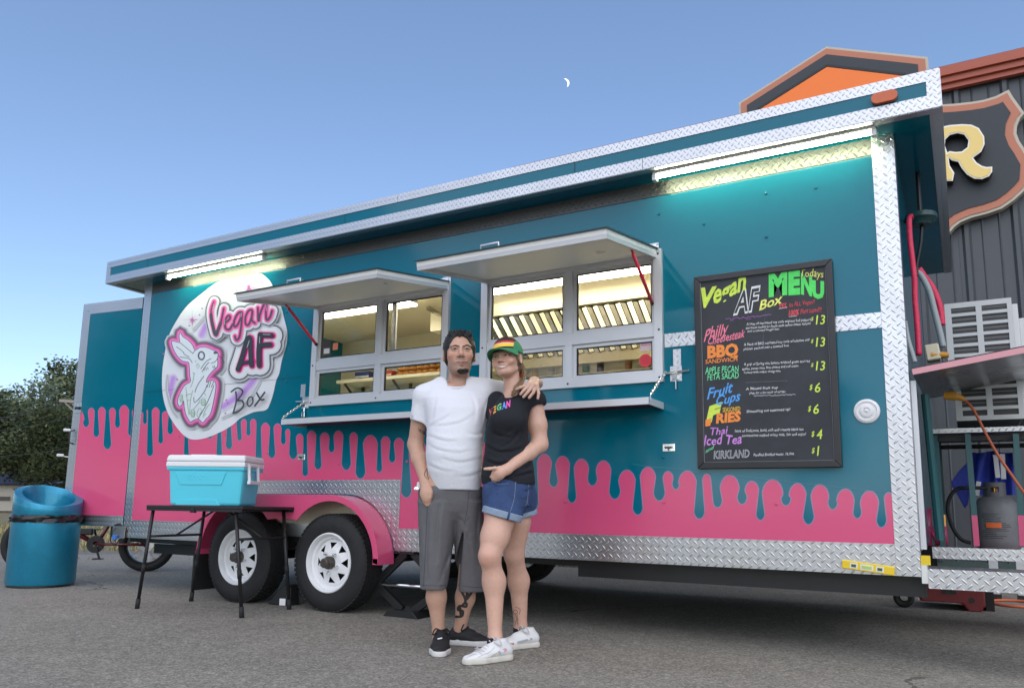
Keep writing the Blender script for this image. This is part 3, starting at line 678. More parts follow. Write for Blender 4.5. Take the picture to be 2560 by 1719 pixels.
# awnings over the windows, hinged at the head of each window
M_AWT = mat('awning_top', (0.012, 0.05, 0.065), 0.3); M_AWU = mat('awning_under', (0.80, 0.79, 0.76), 0.30, metal=0.05, rvar=0.06)
M_STRUT = mat('strut_red', (0.62, 0.02, 0.06), 0.35)
def awning(x0, x1, side, lx):
    yh, zh, yo, zo = -.032, 2.285, -.79, 2.165
    d = Vector((0, yo-yh, zo-zh)).normalized(); L = math.hypot(yo-yh, zo-zh); nn = Vector((0, -d.z, d.y)); nn = nn if nn.z > 0 else -nn
    c = Vector(((x0+x1)/2, yh, zh))+d*L/2
    m = MB(); m.obox(c, (1, 0, 0), d, nn, (x1-x0)/2, L/2, .014); a = m.build('awning', M_AWU, TR)
    m = MB(); m.obox(c+nn*.0175, (1, 0, 0), d, nn, (x1-x0)/2+.012, L/2+.012, .003); m.build('awning_skin', M_AWT, a)
    m = MB(); t = .022
    for e in (-1, 1):
        m.obox(c+Vector((e*((x1-x0)/2-.0105), 0, 0))-nn*.0265, (1, 0, 0), d, nn, .010, L/2, .012)
    m.obox(c+d*(L/2-.0105)-nn*.0265, (1, 0, 0), d, nn, (x1-x0)/2-.021, .010, .012)
    m.build('awning_frame', M_ALUW, a)
    m = MB(); m.box((x0, -.03, 2.288), (x1, -.0007, 2.33)); m.build('hinge', M_ALU, a)
    m = MB(); e = x1-.04; m.box((e-.02, -.012, 2.285), (e+.05, -.0008, 2.345)); m.build('hinge_plate', M_PLATE2, a)
    # gas strut
    xs = x0+.03 if side < 0 else x1-.03
    p0 = Vector((xs, -.03, 1.965)); p1 = Vector((xs, yh, zh))+d*.34-nn*.03
    p0.x = xs
    s = MB(); s.tube([p0, p0+(p1-p0)*.92], .011, 8); s.tube([p0+(p1-p0)*.9, p1], .007, 8); s.build('strut', M_STRUT, a, smooth=True)
    s = MB(); s.tube([p0-(p1-p0)*.02, p0+(p1-p0)*.03], .012, 8); s.build('strut_end', M_BLK, a)
    # grab handle on the wall above
    hx = lx; m = MB(); m.tube([(hx-.05, -.002, 2.375), (hx-.05, -.035, 2.375), (hx+.05, -.035, 2.375), (hx+.05, -.002, 2.375)], .007, 8); 
    q = c+d*(L*.38)+nn*.02
    s = MB(); s.tube([q+Vector((-.06+hx-q.x, 0, 0)), q+Vector((-.06+hx-q.x, 0, .045)), q+Vector((.06+hx-q.x, 0, .045)), q+Vector((.06+hx-q.x, 0, 0))], .007, 8); s.build('handle', M_ALUW, a, smooth=True)
awning(-4.318, -3.062, -1, -3.86); awning(-2.757, -1.532, 1, -2.3)

# fold-down counters on chains
M_SHUN = mat('counter_under', (0.10, 0.008, 0.025), 0.35); 
def counter(x0, x1, cx_, wx):
    m = MB(); m.box((x0, -.258, 1.338), (x1, -.006, 1.352)); c = m.build('counter', M_SHUN, TR)
    m = MB(); m.box((x0, -.2645, 1.322), (x1, -.2585, 1.362)); m.build('counter_lip', M_ALUW, c)
    m = MB(); m.box((x0+.001, -.258, 1.3525), (x1-.001, -.006, 1.358)); m.build('counter_top', M_ALU, c)
    for e in ((x0-.006, x0-.0003), (x1+.0003, x1+.006)): m = MB(); m.box((e[0], -.2645, 1.322), (e[1], -.006, 1.362)); m.build('counter_end', M_ALUW, c)
    ch = MB(); p0 = Vector((wx, -.012, 1.545)); p1 = Vector((cx_, -.25, 1.372)); N = 16
    for i in range(N):
        a = p0+(p1-p0)*((i+.5)/N); d = (p1-p0).normalized(); u = d.orthogonal().normalized(); v = d.cross(u); s = u if i % 2 else v
        r = (p1-p0).length/N*.68
        ch.tube([a+d*r*math.cos(t)+s*.008*math.sin(t) for t in np.linspace(0, 2*math.pi, 9)[:-1]], .0026, 5, closed=True)
    ch.tube([p1+Vector((0, 0, -.03)), p1], .004, 6)
    ch.build('chain', M_CHROME, c)
counter(-4.36, -3.056, -4.372, -4.35); counter(-2.787, -1.512, -1.50, -1.49)

# slam latches, hinge plates and a padlock
def latch(x, z, s):
    m = MB(); m.box((x-.035, -.004, z-.06), (x+.035, -.0006, z+.03)); m.box((x-.0349+s*.02, -.0058, z+.03), (x+.012+s*.02, -.0012, z+.13)); l = m.build('slam_latch', M_PLATE2, TR)
    m = MB(); m.cyl((x-.06*s, -.018, z-.012), (x+.085*s, -.018, z-.004), .0065, 8); m.box((x-.02, -.02, z-.05), (x+.012, -.0061, z-.02)); m.build('bolt', M_CHROME, l)
    m = MB(); m.cyl((x+.005, -.02, z-.055), (x+.006, -.022, z-.11), .006, 6); m.build('catch', M_CHROME, l)
    return l
l = latch(-1.43, 1.545, 1)
l = latch(-4.395, 1.535, -1)
m = MB(); m.obox((-4.392, -.026, 1.388), (1, 0, 0), (0, 1, 0), (0, 0, 1), .02, .009, .018, .003); m.build('padlock', mat('padlock_dark', (0.05, 0.045, 0.04), 0.35, metal=0.7), l)
m = MB(); m.tube([(-4.404, -.026, 1.40), (-4.404, -.026, 1.44), (-4.392, -.026, 1.452), (-4.38, -.026, 1.44), (-4.38, -.026, 1.40)], .004, 6); m.build('shackle', M_CHROME, l)
for (px, py) in ((1672, 1118), (753.5, 1142)):
    p = onY(px, py, -.003); m = MB(); m.box((p.x-.037, -.0055, p.z-.023), (p.x+.037, -.0006, p.z+.023)); h = m.build('turn_catch', M_CHROME, TR, bevel=.003)
    m = MB(); m.cyl((p.x-.022, -.010, p.z), (p.x+.022, -.010, p.z), .006, 6); m.box((p.x-.004, -.012, p.z-.018), (p.x+.004, -.0058, p.z)); m.build('catch_bar', mat('catch_dark', (0.12, 0.12, 0.13), 0.3, metal=0.9), h)
# round vent
m = MB(); m.lathe([(.064, -.001), (.062, -.010), (.050, -.016), (.046, -.010), (.036, -.011), (.030, -.018), (.018, -.020), (.014, -.014), (.006, -.022), (.001, -.023)], (-.413, 0, 1.258), (0, 1, 0), 28); m.build('vent_cap', mat('vent_white', (0.72, 0.72, 0.72), 0.4), TR)
# rivets and panel seams
for mt_, lst in ((M_TEAL, ((1915, 484), (1916, 592), (1648, 535), (805, 1020), (715, 935), (716, 953), (717, 780), (760, 700), (722, 857), (552, 747), (1298, 682), (700, 823), (1658, 1142), (2040, 470), (1760, 560))), (M_PINK, ((668, 1131), (847, 1158), (1414, 1253), (1660, 1255), (1941, 1259), (1018, 1153), (448, 1090), (565, 1085)))):
    m = MB()
    for (px, py) in lst:
        p = onY(px, py, 0); m.lathe([(.009, -.0005), (.008, -.004), (.001, -.006)], (p.x, -.0022, p.z), (0, 1, 0), 10)
    tag(m.build('rivets', mt_, TR), kind='stuff')
for (a, b) in (((362, 980), (768, 947)),):
    p, q = onY(*a), onY(*b); m = MB(); m.box((p.x, -.0042, p.z-.0012), (q.x, -.0036, p.z+.0012)); m.build('panel_seam', M_DARKIN, TR)

# LED tubes under the eave
M_LED = mat('led_tube', (0.9, 0.9, 0.9), 0.4, emit=(0.93, 1.0, 0.66), estr=15.0); M_FIX = mat('lamp_housing', (0.7, 0.7, 0.68), 0.4)
for (a, b) in ((-6.02, -4.81), (-1.505, -.285)):
    m = MB(); m.box((a, -.152, RZ0-.022), (b, -.112, RZ0-.0065)); l = m.build('tube_lamp', M_FIX, TR)
    m = MB(); m.tube([(a+.02, -.132, RZ0-.034), (b-.02, -.132, RZ0-.034)], .011, 12); m.build('lamp_tube', M_LED, l, smooth=True)
    for e in (a+.008, b-.008): m = MB(); m.box((e-.012, -.150, RZ0-.058), (e+.012, -.114, RZ0-.0225)); m.build('lamp_end', M_FIX, l)

# open front door, swung round past the corner
DH = Vector((X0-.006, -.002, 0)); DD = Vector((-.775, -.098, 0)).normalized(); DN = Vector((-DD.y, DD.x, 0)); DN = DN if DN.y < 0 else -DN
DL = .785; DZ0, DZ1 = .525, 2.625
def dp(a, z, o=0.0): q = DH+DD*a+DN*o; return (q.x, q.y, z)
m = MB(); m.prism([dp(0.01, DZ0), dp(DL, DZ0), dp(DL, DZ1), dp(.01, DZ1)], DN, -.045); fd = m.build('front_door', M_TEAL, TR)
for (a, b, c, d) in ((.01, DL, DZ1-.105, DZ1), (DL-.10, DL, DZ0, DZ1-.1055), (.01, DL-.1005, DZ0, DZ0+.095)):
    m = MB(); m.prism([dp(a, c, .0008), dp(b, c, .0008), dp(b, d, .0008), dp(a, d, .0008)], DN, .003); m.build('door_trim', M_PLATE2, fd)
q = onP(199, 1020, dp(0, 0), DN); ad = (q-DH).dot(DD)
m = MB(); m.prism([dp(ad-.035, q.z-.045, .005), dp(ad+.035, q.z-.045, .005), dp(ad+.035, q.z+.045, .005), dp(ad-.035, q.z+.045, .005)], DN, .004); m.build('door_latch', M_CHROME, fd)
m = MB(); a_ = Vector(dp(ad, q.z, .02)); m.cyl(a_-DD*.03, a_+DD*.03, .012, 8); m.build('latch_bolt', M_BLK, fd)
q = onP(186, 1092, dp(0, 0), DN); ad = (q-DH).dot(DD); z = q.z
m = MB(); m.tube([dp(ad, z-.065, .006), dp(ad+.02, z-.05, .035), dp(ad+.02, z+.05, .035), dp(ad, z+.065, .006)], .007, 8); m.build('door_handle', M_BLK, fd, smooth=True)
# tail lamp box and wiring plate at the front corner
a, b = onY(270, 1295, -.06), onY(330, 1340, -.06)
m = MB(); m.box((X0-.18, -.02, .435), (X0-.02, .06, .56)); m.build('junction_box', M_BLK, TR, bevel=.02)
m = MB(); m.box((X0-.125, -.026, .425), (X0+.05, -.021, .53)); m.build('wiring_plate', mat('plate_dull', (0.55, 0.5, 0.46), 0.35, metal=0.9), TR)
m = MB(); m.tube(catmull([(X0-.07, -.035, .51), (X0-.06, -.07, .47), (X0-.09, -.06, .40), (X0-.03, -.05, .37), (X0+.01, -.04, .42)], 5), .005, 6); m.build('loose_wire', M_BLK, TR)
m = MB(); m.obox((X0-.045, -.05, .43), (1, 0, 0), (0, 1, 0), (0, 0, 1), .017, .017, .022, .005); m.build('wire_cap', mat('blue_plastic', (0.05, 0.18, 0.6), 0.4), TR)

# pink drips (paint) on wall and door
def drip_path(seq, S):
    """seq alternates ('D', xc, ybot, bulb, neck) and ('C', x, ytop); S maps local px -> photo px"""
    pts = []; n = len(seq)
    for i, e in enumerate(seq):
        if e[0] == 'C':
            l = seq[i-1] if i > 0 else None; r = seq[i+1] if i+1 < n else None
            xl = l[1]+l[4]/2 if l else e[1]-60; xr = r[1]-r[4]/2 if r else e[1]+60
            w_ = xr-xl; y = e[2]
            hh = w_*.72; mid = (xl+xr)/2
            pts += [(mid-w_/2*math.cos(t), y+hh*(1-math.sin(t))) for t in (0.0, .35, .75, 1.2, math.pi/2, math.pi-1.2, math.pi-.75, math.pi-.35, math.pi)]
        else:
            _, xc, yb, bw, nw = e
            hh = bw*.8
            pts += [(xc-bw/2*math.cos(t), yb-hh*(1-math.sin(t))) for t in (0.0, .35, .75, 1.2, math.pi/2, math.pi-1.2, math.pi-.75, math.pi-.35, math.pi)]
    return [S(*p) for p in catmull(pts, 4)]
R4 = lambda x, y: (340+x/7.783, 990+y/7.783)
R3 = lambda x, y: (560+x/4.67, 1010+y/4.67)
R1 = lambda x, y: (1330+x/4.968, 1110+y/4.968)
R2 = lambda x, y: (1780+x/4.968, 1150+y/4.968)
D, Cc_ = 'D', 'C'
path = drip_path([('C', 125, 300), ('D', 178, 540, 80, 70), ('C', 243, 262), ('D', 275, 1165, 120, 75), ('C', 415, 218), ('D', 485, 920, 90, 50), ('C', 575, 290), ('D', 670, 740, 110, 70), ('C', 800, 330), ('D', 985, 1320, 105, 60), ('C', 1180, 330), ('D', 1435, 825, 110, 80), ('C', 1530, 400), ('D', 1625, 1400, 125, 60), ('C', 1735, 420), ('D', 1815, 1030, 120, 65), ('C', 1900, 430)], R4)
path += drip_path([('D', 183, 425, 50, 35), ('C', 240, 172), ('D', 288, 368, 50, 40), ('C', 335, 172), ('D', 408, 760, 78, 55), ('C', 495, 218), ('D', 560, 628, 80, 45), ('C', 640, 225), ('D', 695, 470, 58, 45), ('C', 745, 290), ('D', 810, 640, 95, 70), ('C', 892, 345), ('D', 950, 838, 65, 45), ('C', 1037, 308), ('D', 1100, 760, 82, 45), ('C', 1178, 328), ('D', 1258, 562, 68, 50), ('C', 1345, 308), ('D', 1430, 768, 108, 75), ('C', 1522, 328), ('D', 1595, 868, 115, 65), ('C', 1720, 360), ('D', 1815, 795, 65, 40), ('C', 1890, 373), ('D', 1965, 680, 75, 45), ('C', 2033, 392), ('D', 2130, 1088, 118, 60), ('C', 2260, 400), ('D', 2390, 760, 90, 55), ('C', 2520, 420), ('D', 2640, 900, 100, 60), ('C', 2760, 430), ('D', 2900, 700, 100, 60), ('C', 3050, 450), ('D', 3200, 1000, 110, 60), ('C', 3400, 470)], R3)
path += drip_path([('D', 20, 812, 125, 90), ('C', 160, 120), ('D', 270, 530, 105, 50), ('C', 345, 145), ('D', 497, 725, 108, 55), ('C', 625, 182), ('D', 752, 512, 118, 90), ('C', 855, 202), ('D', 1030, 680, 138, 95), ('C', 1145, 318), ('D', 1315, 875, 125, 60), ('C', 1432, 282), ('D', 1582, 700, 140, 90), ('C', 1690, 335), ('D', 1788, 560, 90, 65), ('C', 1880, 328), ('D', 2080, 925, 130, 75), ('C', 2165, 368)], R1)
path += drip_path([('D', 70, 585, 115, 65), ('C', 175, 183), ('D', 375, 545, 120, 70), ('C', 455, 258), ('D', 603, 742, 105, 45), ('C', 720, 238), ('D', 920, 562, 120, 75), ('C', 1005, 285), ('D', 1200, 795, 135, 60), ('C', 1315, 302), ('D', 1500, 608, 120, 95), ('C', 1625, 355), ('D', 1805, 720, 105, 75), ('C', 1920, 378), ('D', 2105, 832, 125, 70), ('C', 2190, 400)], R2)
wp = [onY(*p, 0) for p in path]; wp = [(max(X0+.09, min(X1-.1, p.x)), p.z) for p in wp]
def paint_sheet(poly, y, name, mt, parent):
    m = MB(); m.sheet([(a, y, b) for a, b in poly]); return m.build(name, mt, parent)
poly = wp+[(X1-.1, wp[-1][1]), (X1-.1, ZB+.01), (-3.45, ZB+.01), (-3.45, .90), (-5.41, .90), (-5.41, ZB+.01), (X0+.09, ZB+.01), (X0+.09, wp[0][1])]
paint_sheet(poly, -.0016, 'pink_drip_paint', M_PINK, TR)
M_HALO = mat('drip_outline', (0.25, 0.22, 0.36), 0.2, coat=0.3)
def ribbon2(m, pts, w_, f3):
    """flat ribbon along a 2D polyline (x,z); f3 maps to 3D"""
    P = [np.array(p, float) for p in pts]; n = len(P); L = []; Rr = []
    for i in range(n):
        t = P[min(i+1, n-1)]-P[max(i-1, 0)]; l = np.linalg.norm(t); t = t/l if l > 1e-9 else np.array((1., 0)); nn = np.array((-t[1], t[0]))
        ww = w_[i] if isinstance(w_, (list, tuple)) else w_
        L.append(f3(*(P[i]+nn*ww/2))); Rr.append(f3(*(P[i]-nn*ww/2)))
    m.add(L+Rr, [(i, i+1, n+i+1, n+i) for i in range(n-1)])
m = MB(); ribbon2(m, wp[2:-2], .005, lambda a, b: (a, -.0019, b)); m.build('drip_edge', M_HALO, TR)
Z1 = lambda x, y: (x/2.613, 600+y/2.613)
pd = drip_path([('C', 515, 1100), ('D', 563, 1220, 40, 25), ('C', 596, 1095), ('D', 630, 1285, 38, 24), ('C', 672, 1090), ('D', 702, 1365, 50, 24), ('C', 745, 1095), ('D', 768, 1225, 34, 24), ('C', 818, 1078), ('D', 853, 1278, 32, 20), ('C', 885, 1075)], Z1)
def door2(p): q = onP(*p, dp(0, 0), DN); return ((q-DH).dot(DD), q.z)
pdl = [door2(p) for p in pd]; pdl = [(a, b) for a, b in pdl if .013 < a < DL-.061]
m = MB(); m.sheet([dp(a, b, .0006) for a, b in pdl+[(.012, pdl[-1][1]), (.012, DZ0+.02), (DL-.06, DZ0+.02), (DL-.06, pdl[0][1])]]); m.build('pink_drip_paint', M_PINK, fd)
m = MB(); ribbon2(m, pdl[2:-2], .005, lambda a, b: dp(a, b, .0007)); m.build('drip_edge', M_HALO, fd)

m = MB(); sc_ = [onY(*R1(*q), 0) for q in ((1250, 245), (1500, 280), (1800, 300), (2080, 345))]+[onY(*R2(*q), 0) for q in ((300, 190), (780, 245), (1240, 295), (1700, 345), (2100, 386), (2165, 350))]
ribbon2(m, catmull([(p.x, p.z) for p in sc_], 4), .0022, lambda a, b: (a, -.0021, b)); m.build('vinyl_edge', mat('vinyl_edge', (0.05, 0.22, 0.28), 0.3), TR, fix=False)
# ------------------------------------------------------------------ painted mural on the wall
Z4 = lambda x, y: (380+x/3.136, 620+y/3.136)
RB = lambda x, y: (400+x/3.922, 680+y/3.922)
LG = lambda x, y: (500+x/5.225, 660+y/5.225)
_lay = [0]
def pm(name, col, rough=0.28): return mat(name, col, rough, coat=0.2)
class Print:
    """flat paint laid on a plane; each shape a hair in front of the one before"""
    def __init__(s, f3): s.f3 = f3; s.d = 0.0; s.m = MB()
    def step(s, e=2e-5): s.d += e
    def fill(s, pts): 
        s.step(); s.m.sheet([s.f3(a, b, s.d) for a, b in pts]); return s
    def stroke(s, pts, w_, closed=False, n=5, smooth=True):
        s.step()
        P = catmull(pts, n, closed) if smooth and len(pts) > 2 else list(pts)
        if closed: P = P+[P[0]]
        P = [np.array(p, float) for p in P]; N = len(P); ws = w_ if isinstance(w_, (list, tuple)) else [w_]*N
        if len(ws) != N: ws = [ws[min(len(ws)-1, int(i*len(ws)/N))] for i in range(N)]
        L = []; R = []
        for i in range(N):
            if closed: t = P[(i+1) % (N-1)]-P[(i-1) % (N-1)]
            else: t = P[min(i+1, N-1)]-P[max(i-1, 0)]
            l = np.linalg.norm(t); t = t/l if l > 1e-9 else np.array((1., 0.)); nn = np.array((-t[1], t[0]))
            L.append(P[i]+nn*ws[i]/2); R.append(P[i]-nn*ws[i]/2)
        e_ = 3e-6; s.m.add([s.f3(*p, s.d+(i % N)*e_) for i, p in enumerate(L+R)], [(i, i+1, N+i+1, N+i) for i in range(N-1)])
        if not closed:
            for (c, q, sg) in ((P[0], L[0], 1), (P[-1], L[-1], -1)):
                r = q-c; arc = []
                for k in range(0, 9):
                    a = sg*math.pi*k/8; arc.append(c+np.array((r[0]*math.cos(a)-r[1]*math.sin(a), r[0]*math.sin(a)+r[1]*math.cos(a))))
                s.m.add([s.f3(*p, s.d+(0 if sg > 0 else N*e_)) for p in arc], [tuple(range(9))])
        s.d += N*e_
        return s
    def done(s, name, mt, parent):
        o = s.m.build(name, mt, parent, fix=False); s.m = MB(); s.step(2e-4); return o
def wall_map(Sf, y0=-.0026):
    def f(a, b, d):
        p = onY(*Sf(a, b), 0); return (p.x, y0-d, p.z)
    return f
def mixc(a, b, t): return tuple(a[i]*(1-t)+b[i]*t for i in range(3))
WHITE = (0.70, 0.72, 0.74); GREY = (0.22, 0.225, 0.24); DARK = (0.012, 0.012, 0.014); PNK = (0.80, 0.05, 0.30); PUR = (0.42, 0.12, 0.62)
outline = [(560, 250), (700, 215), (840, 200), (910, 240), (950, 300), (1005, 430), (1040, 560), (1062, 660), (1055, 760), (1020, 880), (1000, 980), (975, 1040), (955, 1130), (930, 1210), (895, 1268), (800, 1285), (700, 1330), (640, 1380), (560, 1430), (440, 1482), (340, 1500), (270, 1480), (200, 1410), (130, 1300), (92, 1180), (80, 1050), (90, 900), (130, 700), (200, 560), (280, 450), (400, 350), (480, 290)]
pr = Print(wall_map(Z4)); pr.fill(catmull(outline, 5, True)); MUR = pr.done('mural', pm('mural_white', WHITE), TR); d0 = pr.d
def child_print(Sf):
    q = Print(wall_map(Sf)); q.d = _lay[0]; return q
_lay[0] = d0
def soft(Sf, strokes, w0, w1, c0, c1, steps, nm, closed=False):
    """airbrushed line: nested ribbons from wide/pale to narrow/full colour"""
    for k in range(steps):
        t = k/max(1, steps-1); q = child_print(Sf)
        for s in strokes: q.stroke(s, w0+(w1-w0)*t, closed)
        q.done(nm, pm(f'{nm}_{k}', mixc(c0, c1, t)), MUR); _lay[0] = q.d
# purple sweeps and grey shading
for s_ in ([(170, 1020), (150, 1110), (165, 1220)], [(432, 600), (410, 640), (392, 682)], [(560, 1240), (640, 1190), (720, 1130), (790, 1050), (810, 1010)]):
    soft(Z4, [s_], 80, 26, mixc(WHITE, PUR, .12), mixc(WHITE, PUR, .75), 5, 'purple_sweep')
for s_ in ([(125, 1000), (120, 1120), (160, 1260), (200, 1320)], [(330, 640), (400, 560), (450, 500)], [(560, 1330), (680, 1270), (780, 1170), (850, 1050)]):
    soft(Z4, [s_], 26, 8, mixc(WHITE, GREY, .15), mixc(WHITE, GREY, .6), 3, 'grey_sweep')
# sparkles
q = child_print(Z4)
for (cx_, cy_, r) in ((322, 562, 70), (765, 310, 95)):
    for a in (90, 0, 40, 130, 65, 115): 
        if cx_ == 322 and a in (65, 115): continue
        rr = r*(1 if a in (90, 0) else .6); dx, dy = math.cos(rad(a))*rr, math.sin(rad(a))*rr
        q.stroke([(cx_-dx, cy_-dy), (cx_, cy_), (cx_+dx, cy_+dy)], [1.5, 6, 1.5])
for (cx_, cy_) in ((400, 475), (380, 525), (672, 333), (868, 272), (205, 1030), (590, 1190), (600, 1215), (582, 1295), (300, 610), (98, 830)): q.stroke([(cx_-2, cy_), (cx_+2, cy_)], 10)
q.done('sparkle', pm('sparkle_paint', (0.45, 0.10, 0.33)), MUR); _lay[0] = q.d
# rabbit
rabbit = [(133, 680), (180, 688), (212, 692), (205, 640), (215, 590), (240, 635), (290, 668), (335, 715), (362, 770), (400, 745), (450, 738), (500, 750), (545, 772), (578, 785), (588, 812), (582, 850), (585, 885), (580, 930), (550, 958), (518, 990), (482, 1040), (472, 1085), (500, 1068), (530, 1062), (560, 1080), (566, 1120), (560, 1180), (545, 1260), (530, 1330), (508, 1400), (470, 1440), (435, 1478), (398, 1440), (345, 1455), (320, 1470), (300, 1450), (270, 1390), (256, 1320), (250, 1262), (236, 1295), (212, 1320), (196, 1300), (190, 1268), (202, 1220), (230, 1160), (262, 1110), (300, 1088), (320, 1068), (310, 1020), (308, 960), (302, 900), (290, 885), (240, 875), (200, 840), (165, 790), (140, 730)]
def flat(Sf, cb, nm, col):
    q = child_print(Sf); cb(q); o = q.done(nm, pm(nm+'_paint', col), MUR); _lay[0] = q.d; return o
soft(RB, [rabbit], 150, 100, mixc(WHITE, GREY, .25), (0.10, 0.10, 0.11), 4, 'rabbit_shadow', True)
soft(RB, [rabbit], 74, 34, mixc(DARK, PNK, .55), (0.78, 0.20, 0.50), 4, 'rabbit_glow', True)
flat(RB, lambda q: q.fill(rabbit), 'rabbit', (0.66, 0.71, 0.74))
def lines(q):
    q.stroke(rabbit, 6, True, 2)
    for s in ([(180, 735), (240, 780), (260, 810), (305, 835)], [(215, 835), (300, 850), (335, 890)], [(340, 800), (300, 765), (212, 692)], [(362, 770), (340, 800)], [(580, 850), (560, 880), (520, 895)], [(420, 950), (470, 880), (520, 850)], [(430, 980), (480, 905), (500, 890)],
              [(450, 1020), (400, 1090), (370, 1150), (362, 1180)], [(350, 1230), (360, 1280), (420, 1220), (460, 1160), (480, 1110)], [(548, 1110), (500, 1240), (450, 1340), (392, 1440)], [(480, 1130), (500, 1075)], [(500, 1130), (520, 1070)], [(522, 1130), (545, 1078)], [(455, 965), (447, 945)], [(475, 962), (467, 942)], [(492, 955), (485, 938)], [(590, 825), (630, 850), (645, 890)], [(535, 925), (545, 945)], [(550, 920), (560, 945)]): q.stroke(s, 6)
    q.stroke([(425+29*math.cos(t), 822+38*math.sin(t)) for t in np.linspace(0, 6.283, 17)[:-1]], 14, True, 2)
    q.stroke([(555, 795), (572, 792)], 24)
flat(RB, lines, 'rabbit_lines', (0.075, 0.08, 0.10))
def green(q):
    for s in ([(272, 1130), (285, 1250), (305, 1400), (318, 1260), (340, 1160)], [(355, 985), (345, 1060), (320, 1130)], [(360, 1000), (340, 990)], [(270, 1210), (300, 1200), (325, 1195)], [(285, 1260), (310, 1255)], [(375, 930), (390, 900), (405, 925), (385, 945)], [(360, 880), (375, 870)], [(400, 1340), (380, 1390), (390, 1420)], [(410, 1330), (430, 1360), (405, 1400)], [(470, 1210), (450, 1180), (465, 1170)], [(445, 1400), (470, 1340), (510, 1290)], [(440, 1420), (470, 1390)], [(345, 1350), (400, 1280), (410, 1250)], [(225, 1270), (240, 1200)]): q.stroke(s, 4.5)
    for (a, b, c, d) in ((445, 1275, 24, 36), (342, 1385, 20, 38), (230, 1240, 14, 36)): q.stroke([(a+c*math.cos(t), b+d*math.sin(t)) for t in np.linspace(0, 6.283, 13)[:-1]], 4.5, True, 2)
    for k in range(4): q.stroke([(424, 1255+k*14), (445, 1262+k*14), (466, 1252+k*14)], 4); q.stroke([(324, 1365+k*13), (342, 1372+k*13), (360, 1364+k*13)], 4)
flat(RB, green, 'rabbit_tattoo', (0.20, 0.40, 0.20))

# lettering of the mural
V1 = [[(225, 500), (190, 620), (200, 760), (245, 930), (275, 880), (320, 760), (355, 590)], [(385, 770), (430, 730), (435, 690), (405, 690), (372, 760), (380, 850), (430, 860), (470, 800)], [(590, 640), (545, 650), (495, 740), (490, 820), (530, 810), (575, 720), (592, 640), (585, 800), (560, 960), (520, 1000), (500, 950)], [(720, 610), (680, 620), (640, 700), (640, 790), (680, 800), (720, 700), (730, 610), (720, 740), (760, 780)], [(800, 580), (808, 760), (830, 660), (880, 540), (910, 540), (905, 640), (915, 740), (960, 700), (985, 620)]]
A1 = [[(540, 1380), (600, 1200), (660, 1000), (700, 980), (705, 1150), (715, 1330)], [(560, 1310), (650, 1290), (730, 1280)]]
F1 = [[(815, 1330), (812, 1150), (830, 930)], [(830, 935), (980, 940)], [(820, 1070), (960, 1060)]]
soft(LG, A1+F1, 330, 270, mixc(WHITE, GREY, .2), (0.02, 0.02, 0.022), 4, 'logo_shadow')
soft(LG, A1+F1, 250, 200, (0.64, 0.66, 0.68), (0.70, 0.71, 0.72), 2, 'logo_white')
soft(LG, A1+F1, 120, 80, mixc((0.7, 0.7, 0.72), PNK, .15), PNK, 4, 'logo_glow')
soft(LG, V1, 190, 150, mixc(WHITE, GREY, .3), (0.03, 0.03, 0.033), 4, 'word_shadow')
soft(LG, V1, 135, 112, (0.66, 0.67, 0.69), (0.72, 0.73, 0.74), 2, 'word_white')
soft(LG, V1, 84, 46, mixc((0.7, 0.7, 0.72), PNK, .35), (0.85, 0.06, 0.33), 4, 'word_glow')
flat(LG, lambda q: [q.stroke(s, [16, 40, 44, 40, 22]) for s in V1[:1]]+[q.stroke(s, 25) for s in V1[1:]], 'word_core', (0.055, 0.055, 0.062))
flat(LG, lambda q: [q.stroke(s, 58) for s in A1[:1]]+[q.stroke(A1[1], 40)]+[q.stroke(s, 62) for s in F1], 'logo_core', (0.022, 0.022, 0.025))
flat(LG, lambda q: [q.stroke(s, 7) for s in ([(225, 540), (215, 620)], [(905, 550), (912, 620)], [(690, 1010), (660, 1100)], [(825, 960), (822, 1040)], [(870, 928), (960, 932)], [(590, 650), (580, 700)], [(372, 740), (366, 800)])], 'logo_shine', (0.5, 0.5, 0.52))
BOX_ = [[(685, 1130), (690, 1200), (665, 1298)], [(650, 1130), (700, 1100), (740, 1130), (700, 1195), (690, 1200), (735, 1200), (745, 1240), (710, 1280), (665, 1298)]]
flat(Z4, lambda q: [q.stroke(s, 13) for s in BOX_]+[q.stroke([(790, 1175), (775, 1215), (790, 1243), (818, 1215), (815, 1175)], 12, True), q.stroke([(850, 1140), (880, 1190), (905, 1190)], 14), q.stroke([(912, 1135), (880, 1180), (835, 1240)], 14)], 'box_word', (0.04, 0.04, 0.045))

